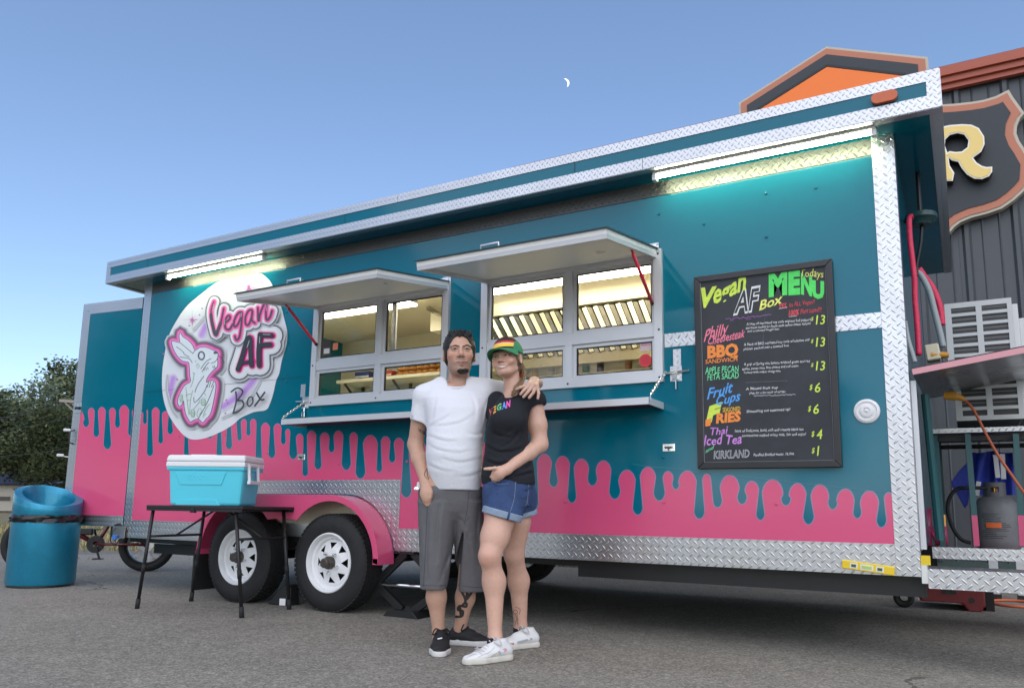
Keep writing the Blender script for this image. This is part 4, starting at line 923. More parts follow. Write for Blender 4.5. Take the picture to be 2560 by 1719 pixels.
# ------------------------------------------------------------------ writing helper
_fc = {}
def text_mesh(txt, shear=0.0, bold=0.0):
    k = (txt, shear, bold)
    if k in _fc: return _fc[k]
    cu = bpy.data.curves.new('txt', 'FONT'); cu.body = txt; cu.size = 1.0; cu.shear = shear; cu.offset = bold; cu.resolution_u = 2; cu.fill_mode = 'FRONT'
    ob = bpy.data.objects.new('txt', cu); COL.objects.link(ob)
    dg = bpy.context.evaluated_depsgraph_get(); ev = ob.evaluated_get(dg); me = ev.to_mesh()
    vs = [(v.co.x, v.co.y) for v in me.vertices]; fs = [tuple(p.vertices) for p in me.polygons]
    ev.to_mesh_clear(); bpy.data.objects.remove(ob); bpy.data.curves.remove(cu)
    _fc[k] = (vs, fs); return vs, fs
CAPH = max(v[1] for v in text_mesh('H')[0])
def text_on(m, txt, p0, p1, hpx, f3, shear=0.0, bold=0.0, jit=0.0, seed=1):
    """p0,p1 baseline ends in local px, hpx capital height; f3(px,py) -> 3D"""
    vs, fs = text_mesh(txt, shear, bold)
    if not vs: return
    x0 = min(v[0] for v in vs); W = max(v[0] for v in vs)-x0
    ex = (p1[0]-p0[0], p1[1]-p0[1]); rnd = random.Random(seed); ph = rnd.uniform(0, 6)
    out = []
    for (a, b) in vs:
        u = (a-x0)/W; wob = jit*math.sin(u*W*2.6+ph)+jit*.6*math.sin(u*W*6.1+ph*2)
        out.append(f3(p0[0]+ex[0]*u, p0[1]+ex[1]*u-b/CAPH*hpx*(1+.10*math.sin(u*W*4+ph)*(jit > 0))+wob))
    m.add(out, fs)

# ------------------------------------------------------------------ chalk menu board
ZM = lambda x, y: (1700+x/2.7044, 620+y/2.7044)
BX0, BX1, BZ0, BZ1 = -1.303, -.542, .970, 2.090
mb = thing('menu_board', 'black framed chalkboard menu with colourful hand lettering on the teal wall', 'menu board', ((BX0+BX1)/2, -.03, BZ0))
M_FRM = mat('board_frame', (0.016, 0.016, 0.018), 0.35, noise=0.2, nscale=10); M_CHK = mat('chalkboard', (0.024, 0.027, 0.034), 0.55, noise=0.35, nscale=5)
m = MB(); m.box((BX0+.03, -.020, BZ0+.03), (BX1-.03, -.006, BZ1-.03)); m.build('board', M_CHK, mb)
ft = .036
for pts in ([(BX0, BZ0), (BX1, BZ0), (BX1-ft, BZ0+ft), (BX0+ft, BZ0+ft)], [(BX0, BZ1), (BX0+ft, BZ1-ft), (BX1-ft, BZ1-ft), (BX1, BZ1)], [(BX0, BZ0+.001), (BX0+ft-.001, BZ0+ft), (BX0+ft-.001, BZ1-ft), (BX0, BZ1-.001)], [(BX1, BZ0+.001), (BX1, BZ1-.001), (BX1-ft+.001, BZ1-ft), (BX1-ft+.001, BZ0+ft)]):
    m = MB(); m.prism([(a, -.034, b) for a, b in pts], (0, 1, 0), .030); m.build('frame_rail', M_FRM, mb, bevel=.003)
m = MB(); 
for a, b in (((BX0+ft, BZ0+ft), (BX1-ft, BZ0+ft)), ((BX0+ft, BZ1-ft), (BX1-ft, BZ1-ft)), ((BX0+ft, BZ0+ft), (BX0+ft, BZ1-ft)), ((BX1-ft, BZ0+ft), (BX1-ft, BZ1-ft))): m.bar((a[0], -.022, a[1]), (b[0], -.022, b[1]), .004)
m.build('inner_edge', mat('edge_grey', (0.20, 0.22, 0.24), 0.4), mb)
def f_menu(y):
    def f(a, b): p = onY(*ZM(a, b), -.0205); return (p.x, y, p.z)
    return f
CH = {'lime': (0.62, 0.80, 0.10), 'green': (0.10, 0.72, 0.14), 'white': (0.75, 0.75, 0.75), 'yellow': (0.80, 0.82, 0.18), 'red': (0.72, 0.08, 0.10), 'pink': (0.85, 0.22, 0.32), 'orange': (0.88, 0.28, 0.06), 'mint': (0.18, 0.75, 0.36), 'blue': (0.10, 0.38, 0.82), 'purple': (0.60, 0.26, 0.68), 'violet': (0.30, 0.12, 0.38), 'amber': (0.85, 0.52, 0.06), 'chalk': (0.55, 0.56, 0.58)}
def chalk(c): return mat('chalk_'+c, CH[c], 0.8, noise=0.12, nscale=60)
def write(name, col, items, y=-.0212):
    m = MB()
    for i, it in enumerate(items): text_on(m, it[0], it[1], it[2], it[3], f_menu(y-i*1.5e-5), *(it[4:] if len(it) > 4 else ()))
    m.build(name, chalk(col), mb, fix=False)
J = 2.0
write('menu_title', 'lime', [('V', (140, 398), (250, 385), 120, .25, .05), ('egan', (225, 378), (447, 275), 118, .15, .03, J, 3)])
write('menu_title', 'white', [('AF', (358, 446), (545, 412), 150, .25, .055)]); write('menu_title_core', 'green', [])
m = MB(); text_on(m, 'AF', (366, 440), (537, 408), 138, f_menu(-.0216), .25, .012); m.build('menu_title_core', M_CHK, mb, fix=False)
write('menu_title', 'yellow', [('Box', (535, 422), (695, 368), 62, .2, .02)])
write('menu_heading', 'green', [('M', (600, 322), (725, 305), 150, 0, .055), ('E', (733, 306), (812, 300), 140, 0, .07), ('N', (818, 303), (893, 318), 125, 0, .055), ('U', (893, 330), (975, 338), 105, 0, .06)])
write('menu_heading_small', 'yellow', [('Todays', (815, 193), (970, 198), 50, .15, 0, J)], -.0217)
m = MB(); text_on(m, 'Todays', (818, 195), (973, 200), 52, f_menu(-.0214), .15, .035, J); m.build('heading_shadow', M_CHK, mb, fix=False)
write('menu_note', 'red', [('YES,', (668, 412), (725, 402), 32, .15, .02), ('its ALL Vegan!!', (738, 398), (912, 374), 28, .15, 0, J), ('100%', (735, 458), (805, 450), 36, .15, .03), ('Plant based!!!', (815, 444), (958, 428), 30, .15, .004, J)])
write('menu_item', 'pink', [('Philly', (160, 635), (330, 572), 78, .35, .012, J, 5), ('Cheesesteak', (190, 655), (440, 600), 55, .35, .014, J, 6)])
write('menu_item', 'orange', [('BBQ', (185, 742), (395, 722), 76, 0, .05), ('SANDWICH', (172, 782), (388, 762), 27, 0, .015)])
write('menu_item', 'mint', [('APPLE PECAN', (170, 850), (397, 835), 42, .1, .008, 1), ('FETA SALAD', (185, 893), (398, 877), 40, .1, .008, 1)])
write('menu_item', 'blue', [('Fruit', (182, 1020), (360, 972), 66, .3, .018, J), ('Cups', (245, 1062), (410, 1030), 62, .3, .016, J)])
write('menu_item', 'lime', [('F', (172, 1180), (285, 1140), 92, .2, .08)])
write('menu_item', 'amber', [('SEASONED', (288, 1108), (408, 1100), 30, 0, .012)], -.0216); write('menu_item', 'orange', [('RIES', (243, 1182), (412, 1165), 60, .08, .05)], -.0216)
m = MB(); p = [f_menu(-.0214)(*q) for q in ((172, 1160), (215, 1150), (205, 1200), (172, 1205))]; m.add(p, [(0, 1, 2, 3)]); m.build('letter_foot', chalk('orange'), mb)
write('menu_item', 'purple', [('Thai', (205, 1262), (325, 1255), 48, .2, .012, J), ('Iced Tea', (160, 1332), (418, 1318), 62, .2, .016, J)])
write('menu_item', 'mint', [('and', (172, 1385), (232, 1352), 24, .3, .01)]); write('menu_item', 'chalk', [('KIRKLAND', (228, 1422), (470, 1412), 50, .1, .03)])
m = MB(); text_on(m, 'KIRKLAND', (231, 1419), (467, 1409), 45, f_menu(-.0216), .1, .004); m.build('menu_item_core', mat('chalk_fill', (0.22, 0.22, 0.25), 0.8), mb, fix=False)
for (yy, t) in ((515, '13'), (665, '13'), (826, '13')): write('menu_price', 'lime', [('$', (885, yy-25), (903, yy-26), 24, .2, .01), (t, (918, yy), (982, yy-2), 60, .12, .01)])
for (xx, yy, t) in ((875, 975, '6'), (865, 1120, '6'), (888, 1290, '4'), (890, 1402, '1')): write('menu_price', 'lime', [('$', (xx, yy-18), (xx+22, yy-20), 34, .2, .012), (t, (xx+36, yy), (xx+(75 if t != '1' else 52), yy-3), 62, .12, .01)])
write('menu_text', 'white', [('A heap of marinated soy curls w/green bell peppers', (450, 522), (885, 490), 17, .1, .004, 1.2, 1), ('and onions cooked in a house made cashew cheese, dumped', (445, 548), (882, 516), 17, .1, .004, 1.2, 2), ('into a toasted hoagie bun', (457, 569), (670, 552), 15, .1, .004, 1.2, 3),
    ('A Stack of BBQ marinated soy curls w/coleslaw and', (432, 660), (875, 627), 17, .1, .004, 1.2, 4), ('pickles, packed into a toasted bun', (430, 690), (735, 664), 16, .1, .004, 1.2, 5),
    ('A grip of Spring mix lettuce w/sliced green and red', (432, 794), (878, 770), 17, .1, .004, 1.2, 6), ('apples, pecan nuts, feta cheese and red onion', (420, 824), (800, 802), 16, .1, .004, 1.2, 7), ('Tossed with maple vinaigrette', (430, 848), (680, 836), 15, .1, .004, 1.2, 8),
    ('A Mixed fruit cup', (445, 960), (662, 948), 18, .1, .006, 1.2, 9), ('(Ask for a fun stick of syrup)', (468, 988), (712, 974), 15, .1, .004, 1.2, 10), ('Shoestring cut seasoned up!', (450, 1112), (745, 1096), 18, .1, .006, 1.2, 12),
    ('16oz of Delicious, bold, rich and creamy black tea', (372, 1244), (835, 1230), 18, .1, .004, 1.2, 13), ('concentrate topped w/soy milk. Stir and enjoy!', (420, 1274), (852, 1264), 17, .1, .004, 1.2, 14), ('Purified Bottled water, 16.9oz', (498, 1406), (772, 1396), 18, .1, .005, 1.2, 15)])
pq = Print(lambda a, b, d: f_menu(-.0211-d)(a, b))
pq.stroke([(445+k*6, 908-k*.25+random.uniform(-2, 2)) for k in range(48)], 5); pq.stroke([(640-i, 1045+0*i) for i in range(2)], 1); pq.done('chalk_smudge', mat('chalk_faint', (0.10, 0.105, 0.115), 0.8), mb)
pq = Print(lambda a, b, d: f_menu(-.0211-d)(a, b))
r_ = random.Random(4); pq.stroke([(310+k*6, 482-k*.62+r_.uniform(-6, 6)) for k in range(52)], 4, n=3); pq.stroke([(340, 492), (365, 488)], 3); pq.stroke([(445, 482), (480, 478)], 3); pq.done('menu_scribble', chalk('violet'), mb)
pq = Print(lambda a, b, d: f_menu(-.0211-d)(a, b)); pq.stroke([(500+k*5, 998-k*.14+r_.uniform(-4, 4)) for k in range(57)], 3.2, n=3); pq.stroke([(670, 410), (722, 400)], 4); pq.stroke([(738, 464), (790, 458)], 4); pq.done('menu_scribble', chalk('chalk'), mb)
# ------------------------------------------------------------------ inside the trailer
z5 = lambda x, y: (580+x/3.137, 620+y/3.137)
z6 = lambda x, y: (1030+x/2.8, 540+y/2.8)
M_WARM = mat('warm_diffuser', (0.8, 0.75, 0.6), 0.5, emit=(1.0, 0.88, 0.62), estr=9.0)
CZ = ZT-.062
for (a, b, y0, y1) in ((-3.75, -1.0, 1.12, 1.31), (-6.0, -4.35, 1.12, 1.31)):
    m = MB(); m.box((a, y0, CZ-.07), (b, y1, CZ)); l = m.build('ceiling_lamp', M_FIX, TR)
    m = MB(); m.box((a+.01, y0-.004, CZ-.085), (b-.01, y1+.004, CZ-.0705)); m.build('diffuser', M_WARM, l)
# range hood with baffle filters
M_STEEL = mat('stainless', (0.62, 0.58, 0.50), 0.22, metal=1.0, rvar=0.08); M_STEELD = mat('stainless_dark', (0.16, 0.14, 0.11), 0.35, metal=0.9)
HX0, HX1 = -4.05, -1.25
m = MB(); m.box((HX0, 1.50, 2.49), (HX1, 1.53, CZ)); m.box((HX0, 1.50, 2.46), (HX1, 1.56, 2.489)); hood = m.build('range_hood', mat('hood_face', (0.36, 0.33, 0.26), 0.4, metal=0.3), TR)
m = MB(); m.add([(HX0, 1.57, 2.475), (HX1, 1.57, 2.475), (HX1, 1.98, 2.16), (HX0, 1.98, 2.16)], [(0, 1, 2, 3)]); m.build('filter_back', M_STEELD, hood)
fd_ = Vector((0, .41, -.315)).normalized(); fn_ = Vector((0, -fd_.z, fd_.y)); fn_ = fn_ if fn_.z < 0 else -fn_
x = HX0+.03; k = 0
while x < HX1-.03:
    c = Vector((x+.019, 1.775, 2.318))+fn_*(.02+.006*(k % 2)); m = MB(); m.obox(c, (1, 0, .18*(-1)**k), fd_, fn_, .021, .25, .004); m.build('baffle', M_STEEL if k % 2 else mat('baffle_bright', (0.80, 0.74, 0.58), 0.18, metal=1.0), hood); x += .052; k += 1
for xx in (HX0+.5, HX0+1.0, HX0+1.5, HX0+2.0, HX0+2.5):
    m = MB(); c = Vector((xx, 1.80, 2.30))+fn_*.035; m.tube([c+Vector((-.05, 0, 0)), c+Vector((-.05, 0, 0))+fn_*.03, c+Vector((.05, 0, 0))+fn_*.03, c+Vector((.05, 0, 0))], .005, 6); m.build('filter_handle', M_STEEL, hood)
m = MB(); m.box((HX0, 1.98, 2.05), (HX1, YB-.055, 2.16)); m.build('grease_tray', M_STEEL, hood)
# wall shelf with bread and cartons
SZ = 2.155
m = MB(); m.box((-6.2, 2.25, SZ-.035), (-4.25, YB-.055, SZ)); shf = m.build('wall_shelf', mat('shelf_white', (0.74, 0.70, 0.58), 0.4), TR)
for xx in (-6.1, -5.4, -4.6):
    m = MB(); m.bar((xx, 2.60, SZ-.30), (xx, 2.60, SZ-.036), .03); m.bar((xx, 2.59, SZ-.28), (xx, 2.28, SZ-.04), .02); m.build('bracket', M_STEELD, shf)
M_BUN = mat('bread_crust', (0.50, 0.24, 0.07), 0.45, noise=0.25, nscale=14, coat=0.3)
def bun_bag(x, y, z, lab):
    m = MB(); NU, NV = 14, 8
    for k in range(2):
        for j in range(3):
            c = Vector((x-.085+.085*j, y+random.uniform(-.01, .01), z+.026+k*.05)); vs = []; fs = []
            for a in range(NU):
                for b in range(NV+1):
                    t = 2*math.pi*a/NU; ph = -math.pi/2+math.pi*b/NV; sx = .052*math.cos(ph); vs.append((c.x+sx*math.cos(t)*.9, c.y+.085*math.cos(ph)*math.sin(t), c.z+.027*math.sin(ph)))
            for a in range(NU):
                for b in range(NV): q = a*(NV+1)+b; r = ((a+1) % NU)*(NV+1)+b; fs.append((q, r, r+1, q+1))
            m.add(vs, fs, True)
    o = m.build('bread_bag', M_BUN, None, smooth=True); return tag(o, lab, 'bread', 'bags of buns on the wall shelf')
for i in range(6):
    x = -5.30+i*.27-(0.135 if False else 0); nm = ['leftmost', 'second', 'third', 'fourth', 'fifth', 'rightmost'][i]
    bun_bag(x+.05, 2.36, SZ+.001, f'{nm} lower bag of golden buns on the shelf behind the left window')
for i in range(5):
    nm = ['leftmost', 'second', 'third', 'fourth', 'rightmost'][i]
    bun_bag(-5.19+i*.27, 2.37, SZ+.104, f'{nm} upper bag of golden buns piled on the shelf behind the left window')
def carton(x0, x1, h, col, lab, y=2.30):
    m = MB(); m.box((x0, y, SZ+.001), (x1, y+.2, SZ+h)); o = m.build('carton', mat('carton_'+lab.split()[0], col, 0.5), None); tag(o, lab, 'carton'); 
    m = MB(); m.box((x0+.005, y-.0015, SZ+h*.25), (x1-.005, y-.0003, SZ+h*.45)); m.build('printed_band', mat('band_'+lab.split()[0], (0.7, 0.7, 0.72), 0.5), o); return o
carton(-5.97, -5.76, .085, (0.03, 0.05, 0.22), 'blue flat carton at the left end of the shelf behind the window'); carton(-5.62, -5.44, .075, (0.45, 0.06, 0.05), 'red flat carton beside the bread bags on the shelf')
# drink cooler front, clock-like gauge and cable on the back wall
m = MB(); m.box((-5.9, 2.40, 1.2), (-5.3, YB-.056, SZ-.35)); m.build('wall_cabinet', M_STEEL, TR)
m = MB(); m.tube(catmull([(-4.9, 2.56, 2.66), (-4.6, 2.5, 2.55), (-4.3, 2.5, 2.57), (-4.05, 2.55, 2.66)], 6), .008, 6); m.build('ceiling_cable', M_BLK, TR)
m = MB(); m.bar((-4.45, 1.6, 2.66), (-4.15, 2.55, 2.35), .05, .03); m.build('brace', M_STEEL, TR)
m = MB(); m.box((-4.8, 2.585, 2.32), (-4.72, YB-.051, 2.5)); m.build('outlet_box', M_STEELD, TR)
m = MB(); m.box((X0+.06, 2.50, 2.40), (-4.1, YB-.051, 2.44)); m.build('cover_strip', M_PLATE2, TR)
m = MB(); m.cyl((-4.72, 2.42, 2.30), (-4.72, 2.42, 2.56), .06, 18); tag(m.build('paper_roll', mat('paper_white', (0.75, 0.73, 0.66), 0.8)), 'white paper roll on the shelf behind the left serving window', 'paper roll')
m = MB(); m.box((-4.52, 1.75, 2.46), (-4.20, 2.05, CZ)); m.build('duct_box', mat('duct_white', (0.78, 0.74, 0.62), 0.4), TR)
m = MB(); vs_ = []
for i_ in range(9):
    for j_ in range(7): vs_.append((-4.62+.05*i_+random.uniform(-.012, .012), 2.30+random.uniform(-.03, .03), SZ+.0+.03*j_*math.sin(math.pi*(i_+.6)/9.2)+random.uniform(-.006, .006)))
m.add(vs_, [(i_*7+j_, (i_+1)*7+j_, (i_+1)*7+j_+1, i_*7+j_+1) for i_ in range(8) for j_ in range(6)]); m.add([(v[0], v[1]+.08, v[2]) for v in vs_], [(i_*7+j_, i_*7+j_+1, (i_+1)*7+j_+1, (i_+1)*7+j_) for i_ in range(8) for j_ in range(6)])
tag(m.build('plastic_bag', mat('bag_white', (0.75, 0.75, 0.72), 0.25), fix=False), 'crumpled white plastic bag beside the buns on the shelf', 'bag')
# ledge with sauce bottles below the hood
m = MB(); m.box((-4.0, 2.18, 1.985), (-1.4, 2.32, 2.0)); m.build('hood_ledge', M_STEEL, TR)
for i, (x_, c_, nm) in enumerate(((-3.75, (.55, .05, .03), 'red'), (-3.60, (.65, .45, .05), 'mustard yellow'), (-3.42, (.6, .6, .55), 'white'), (-3.05, (.10, .25, .08), 'green'), (-2.90, (.05, .03, .02), 'brown'), (-2.62, (.5, .2, .05), 'orange'), (-2.45, (.7, .68, .6), 'cream'))):
    m = MB(); m.lathe([(.001, 0), (.034, 0), (.036, .01), (.036, .12), (.03, .145), (.012, .165), (.011, .19), (.006, .215), (.001, .215)], (x_, 2.25, 2.001), (0, 0, 1), 16); tag(m.build('sauce_bottle', mat('sauce_%d' % i, c_, 0.3)), f'{nm} sauce bottle on the ledge behind the right serving window', 'bottle', 'sauce bottles behind the window')
# papers and stickers on the panes
M_STK = mat('sticker_red', (0.66, 0.04, 0.06), 0.5); 
def pane_pt(px, py, d=-.0015): return onY(px, py, .012+d)
c = onY(*z6(1635, 1010), .012); m = MB(); m.prism([(c.x+.040*math.cos(t), .0105, c.z+.040*math.sin(t)) for t in np.linspace(0, 6.283, 29)[:-1]], (0, 1, 0), .0006); o = tag(m.build('round_sticker', M_STK), 'round red sticker on the lower right window pane', 'sticker')
m = MB()
for k in range(6): m.box((c.x-.028, .0098, c.z+.022-k*.009), (c.x+.028-.008*(k % 2), .0103, c.z+.0245-k*.009))
m.build('sticker_print', mat('sticker_ink', (0.45, 0.02, 0.03), 0.5), o)
a, b = onY(*z6(1597, 945), .012), onY(*z6(1675, 860), .012); m = MB(); m.box((a.x, .0102, a.z), (b.x, .0108, b.z)); o = tag(m.build('paper_flyer', mat('flyer', (0.62, 0.50, 0.52), 0.6)), 'small pink flyer above the round red sticker on the window', 'flyer')
m = MB(); text_on(m, 'VEGAN AF', (0, 0), (1, 0), .13, lambda u, v: (a.x+.004+(b.x-a.x-.008)*u, .0099, (a.z+b.z)/2-.004-v*(b.x-a.x)), 0, .03); m.build('flyer_text', M_STK, o, fix=False)
a, b = onY(*z5(712, 850), .006), onY(*z5(778, 745), .006)
m = MB(); hw = (b.x-a.x)/2; cx_ = (a.x+b.x)/2; m.prism([(a.x, .0042, a.z)]+[(b.x, .0042, a.z)]+[(cx_+hw*math.cos(t), .0042, b.z-hw*.3+hw*math.sin(t)) for t in np.linspace(0, math.pi, 11)], (0, 1, 0), .0006); o = tag(m.build('arched_sticker', mat('sticker_dark', (0.05, 0.04, 0.04), 0.5)), 'dark arched sticker at the left edge of the left serving window', 'sticker')
m = MB(); m.box((a.x+.01, .0036, a.z+.02), (b.x-.012, .004, a.z+.06)); m.build('sticker_figure', mat('sticker_white', (0.7, 0.7, 0.7), 0.5), o)
a, b = onY(*z5(790, 800), .006), onY(*z5(832, 742), .006); m = MB(); m.box((a.x, .0042, a.z), (b.x, .0048, b.z)); tag(m.build('price_card', mat('card_orange', (0.72, 0.22, 0.10), 0.5)), 'small orange card beside the arched sticker on the window', 'card')

# ------------------------------------------------------------------ gear at the rear end of the trailer
Q5 = lambda x, y: (2160+x/3.135, 650+y/3.135)
Q6 = lambda x, y: (2160+x/3.135, 1050+y/3.135)
rk = MB(); rk.box((-.18, .0, .379), (.62, .004, .472)); rk.box((-.18, .0045, .466), (.62, .26, .472)); 
rear_step = rk.build('rear_step', M_PLATE, TR)
m = MB(); m.box((X1+.005, .01, .40), (-.181, .2, .52)); m.build('rear_bracket', M_ALU, TR)
m = MB(); m.box((X1+.006, -.006, .49), (-.165, .012, .535)); m.build('yellow_reflector', mat('reflector_yellow', (0.75, 0.55, 0.02), 0.3), TR)
RKY = 1.30
rack = thing('equipment_rack', 'teal and pink steel rack behind the trailer carrying air conditioners and gas', 'rack', (.4, RKY, .47))
a, b = onY(*Q6(520, 990), RKY), onY(*Q6(520, 1080), RKY)
m = MB(); m.box((-.20, RKY, b.z), (.95, RKY+.004, a.z)); m.build('tray_front', M_PLATE, rack)
m = MB(); m.box((-.20, RKY+.005, b.z), (.95, RKY+.9, b.z+.01)); m.build('tray', mat('tray_pink', (0.35, 0.04, 0.1), 0.4), rack)
s0, s1 = onY(*Q6(520, 70), RKY), onY(*Q6(520, 105), RKY)
m = MB(); m.box((-.16, RKY, s1.z), (.95, RKY+.004, s0.z)); m.build('shelf_front', M_PLATE2, rack)
m = MB(); m.box((-.16, RKY+.005, s1.z), (.95, RKY+.8, s0.z-.004)); m.build('shelf', M_BLK, rack)
M_RTEAL = mat('rack_teal', (0.02, 0.10, 0.11), 0.35)
for (xt, xb, yy) in ((812, 885, RKY), (1190, 1245, RKY)):
    t, bq = onY(*Q6(xt, 105), yy), onY(*Q6(xb, 985), yy); zm = bq.z+(t.z-bq.z)*.27; xm_ = bq.x+(t.x-bq.x)*.27
    m = MB(); m.bar((xm_, yy+.02, zm), (t.x, yy+.02, t.z), .032); m.build('post', M_RTEAL, rack)
    m = MB(); m.bar((bq.x, yy+.02, bq.z), (xm_, yy+.02, zm-.0005), .032); m.build('post', M_PINK, rack)
for yy in (RKY+.1, RKY+.8):
    m = MB(); m.bar((-.14, yy, b.z+.02), (-.14, yy, s1.z), .03); m.build('back_post', M_RTEAL, rack); m = MB(); m.bar((-.13, yy, s1.z-.03), (.9, yy, s1.z-.03), .03); m.build('back_rail', M_BLK, rack)
M_PIPE = mat('pipe_pink', (0.45, 0.05, 0.13), 0.4)
for (p, q) in (((512, 980), (508, 690)), ((590, 980), (515, 830)), ((640, 980), (630, 830))):
    m = MB(); m.cyl(onY(*Q6(*p), RKY+.15), onY(*Q6(*q), RKY+.15), .016, 8); m.build('pipe', M_PIPE, rack, smooth=True)
m = MB(); q = onY(*Q6(630, 800), RKY+.15); m.cyl(q-Vector((0, 0, .05)), q+Vector((0, 0, .05)), .012, 8); m.cyl(q+Vector((-.05, 0, 0)), q, .014, 8); m.build('valve', mat('brass', (0.6, 0.32, 0.1), 0.3, metal=0.9), rack)
# air conditioners: casing with slot grille
M_AC = mat('ac_white', (0.62, 0.63, 0.62), 0.45); M_ACD = mat('ac_dark', (0.05, 0.05, 0.05), 0.5)
def ac_unit(x0, x1, z0, z1, y0, lab):
    r = thing('air_conditioner', lab, 'air conditioner', ((x0+x1)/2, y0+.3, z0), 'air conditioners on the rear rack')
    m = MB(); m.box((x0, y0+.012, z0), (x1, y0+.75, z1)); m.build('casing', M_AC, r, bevel=.012)
    m = MB(); m.box((x1+.0005, y0+.05, z0+.01), (x1+.035, y0+.75, z1-.03)); m.box((x1+.0355, y0+.09, z0+.02), (x1+.075, y0+.75, z1-.12)); m.build('side_cover', M_AC, r, bevel=.006)
    w_ = x1-x0; ys = y0
    # grille face: frame bars around two columns of slots
    cols = ((x0+.10*w_, x0+.47*w_), (x0+.56*w_, x0+.93*w_)); rows = [z1-.07-.068*i for i in range(max(3, int((z1-z0-.06)/.068)))]
    m = MB(); m.box((x0+.01, ys+.004, z0+.01), (x1-.01, ys+.0115, z1-.01)); m.build('grille_back', M_ACD, r)
    g_ = MB(); g_.box((x0, ys-.006, z1-.035), (x1, ys+.0118, z1)); g_.box((x0, ys-.006, z0), (x1, ys+.0118, z0+.03))
    for xa, xb in ((x0, cols[0][0]), (cols[0][1], cols[1][0]), (cols[1][1], x1)): g_.box((xa, ys-.006, z0+.0301), (xb, ys+.0118, z1-.0351))
    g_.build('grille_frame', M_AC, r)
    for i, zz in enumerate(rows):
        for (xa, xb) in cols: m = MB(); m.box((xa+.0003, ys-.0055, zz-.022), (xb-.0003, ys+.0035, zz-.001)); m.build('grille_bar', M_AC, r)
        for (xa, xb) in cols:
            m = MB(); m.box((xa+.0003, ys+.001, zz+.022), (xb-.0003, ys+.003, zz+.026)); m.build('fin', mat('fin_grey', (0.25, 0.26, 0.26), 0.5), r)
    return r
pa, pb, pc_ = onY(*Q5(640, 335), RKY+.1), onY(*Q5(1110, 310), RKY+.1), onY(*Q5(680, 1265), RKY+.1)
zA = pc_.z; zT_ = (pa.z+pb.z)/2; hU = (zT_-zA)/2
ac_unit(pa.x-.01, pb.x+.03, zA+hU-.029, zT_, RKY+.1, 'upper white air conditioner unit, above the tilted hatch at the rear'); ac_unit(pa.x+.015, pb.x+.045, zA, zA+hU-.03, RKY+.08, 'lower white air conditioner unit standing on the rack shelf below the hatch')
# propane cylinder
pt = onY(*Q6(1050, 960), 2.0); tz = b.z+.012
tank = thing('propane_cylinder', 'grey propane cylinder with orange tag standing on the rear tray', 'gas cylinder', (pt.x+.02, RKY+.35, tz)); tx, ty_ = tank.location.x, tank.location.y
kx = onY(*Q6(1230, 800), RKY+.35).x-onY(*Q6(860, 800), RKY+.35).x; R_ = kx/2; tx = (onY(*Q6(1230, 800), RKY+.35).x+onY(*Q6(860, 800), RKY+.35).x)/2; tank.location.x = tx
zt_ = onY(*Q6(1050, 590), RKY+.35).z; H_ = zt_-tz
m = MB(); m.lathe([(R_*.75, 0), (R_*.72, .02), (R_*.78, .03), (R_*.95, .06), (R_, .10), (R_, H_*.72), (R_*.93, H_*.86), (R_*.7, H_*.96), (R_*.3, H_), (.001, H_)], (tx, ty_, tz), (0, 0, 1), 28); m.build('vessel', mat('tank_grey', (0.16, 0.165, 0.17), 0.45, noise=0.15, nscale=9), tank)
m = MB()
for t in np.linspace(-.5*math.pi-1.1, -.5*math.pi+1.1, 13): pass
cr = R_*.5; hc_ = .085
for (t0, t1) in ((-.5*math.pi-1.3, -.5*math.pi-.35), (-.5*math.pi+.35, -.5*math.pi+1.3)):
    ts = np.linspace(t0, t1, 8); vs = [(tx+cr*math.cos(t), ty_+cr*math.sin(t), z) for z in (tz+H_-.01, tz+H_+hc_) for t in ts]; m.add(vs, [(i, i+1, 9+i, 8+i) for i in range(7)], True)
ts = np.linspace(-.5*math.pi-.36, -.5*math.pi+.36, 6); vs = [(tx+cr*math.cos(t), ty_+cr*math.sin(t), z) for z in (tz+H_+.055, tz+H_+hc_) for t in ts]; m.add(vs, [(i, i+1, 7+i, 6+i) for i in range(5)], True)
vs = [(tx+cr*math.cos(t), ty_+cr*math.sin(t), z) for z in (tz+H_-.01, tz+H_+.022) for t in ts]; m.add(vs, [(i, i+1, 7+i, 6+i) for i in range(5)], True)
m.build('collar', mat('tank_dark', (0.10, 0.10, 0.105), 0.45), tank, fix=False)
m = MB()
for k in range(14):
    zz = tz+H_*(.30+.03*k); a0 = -math.pi/2+random.uniform(-.75, -.55); a1 = a0+random.uniform(.5, 1.2); ts = np.linspace(a0, min(a1, -math.pi/2+.8), 6)
    vs = [(tx+(R_+.001)*math.cos(t), ty_+(R_+.001)*math.sin(t), z) for z in (zz, zz+.004) for t in ts]; m.add(vs, [(i, i+1, 7+i, 6+i) for i in range(5)])
tag(m.build('label_print', mat('label_ink', (0.05, 0.05, 0.05), 0.6), tank, fix=False), kind='stuff')
ts = np.linspace(-math.pi/2-.5, -math.pi/2+.15, 6); vs = [(tx+(R_+.003)*math.cos(t), ty_+(R_+.003)*math.sin(t), z) for z in (tz+H_*.47, tz+H_*.55) for t in ts]; m = MB(); m.add(vs, [(i, i+1, 7+i, 6+i) for i in range(5)]); m.build('orange_tag', mat('tag_orange', (0.85, 0.16, 0.03), 0.5), tank, fix=False)
m = MB(); m.cyl((tx, ty_, tz+H_), (tx, ty_, tz+H_+.05), .018, 10); m.cyl((tx-.03, ty_, tz+H_+.055), (tx+.03, ty_, tz+H_+.055), .012, 8); m.build('valve', mat('brass', (0.6, 0.32, 0.1)), tank)
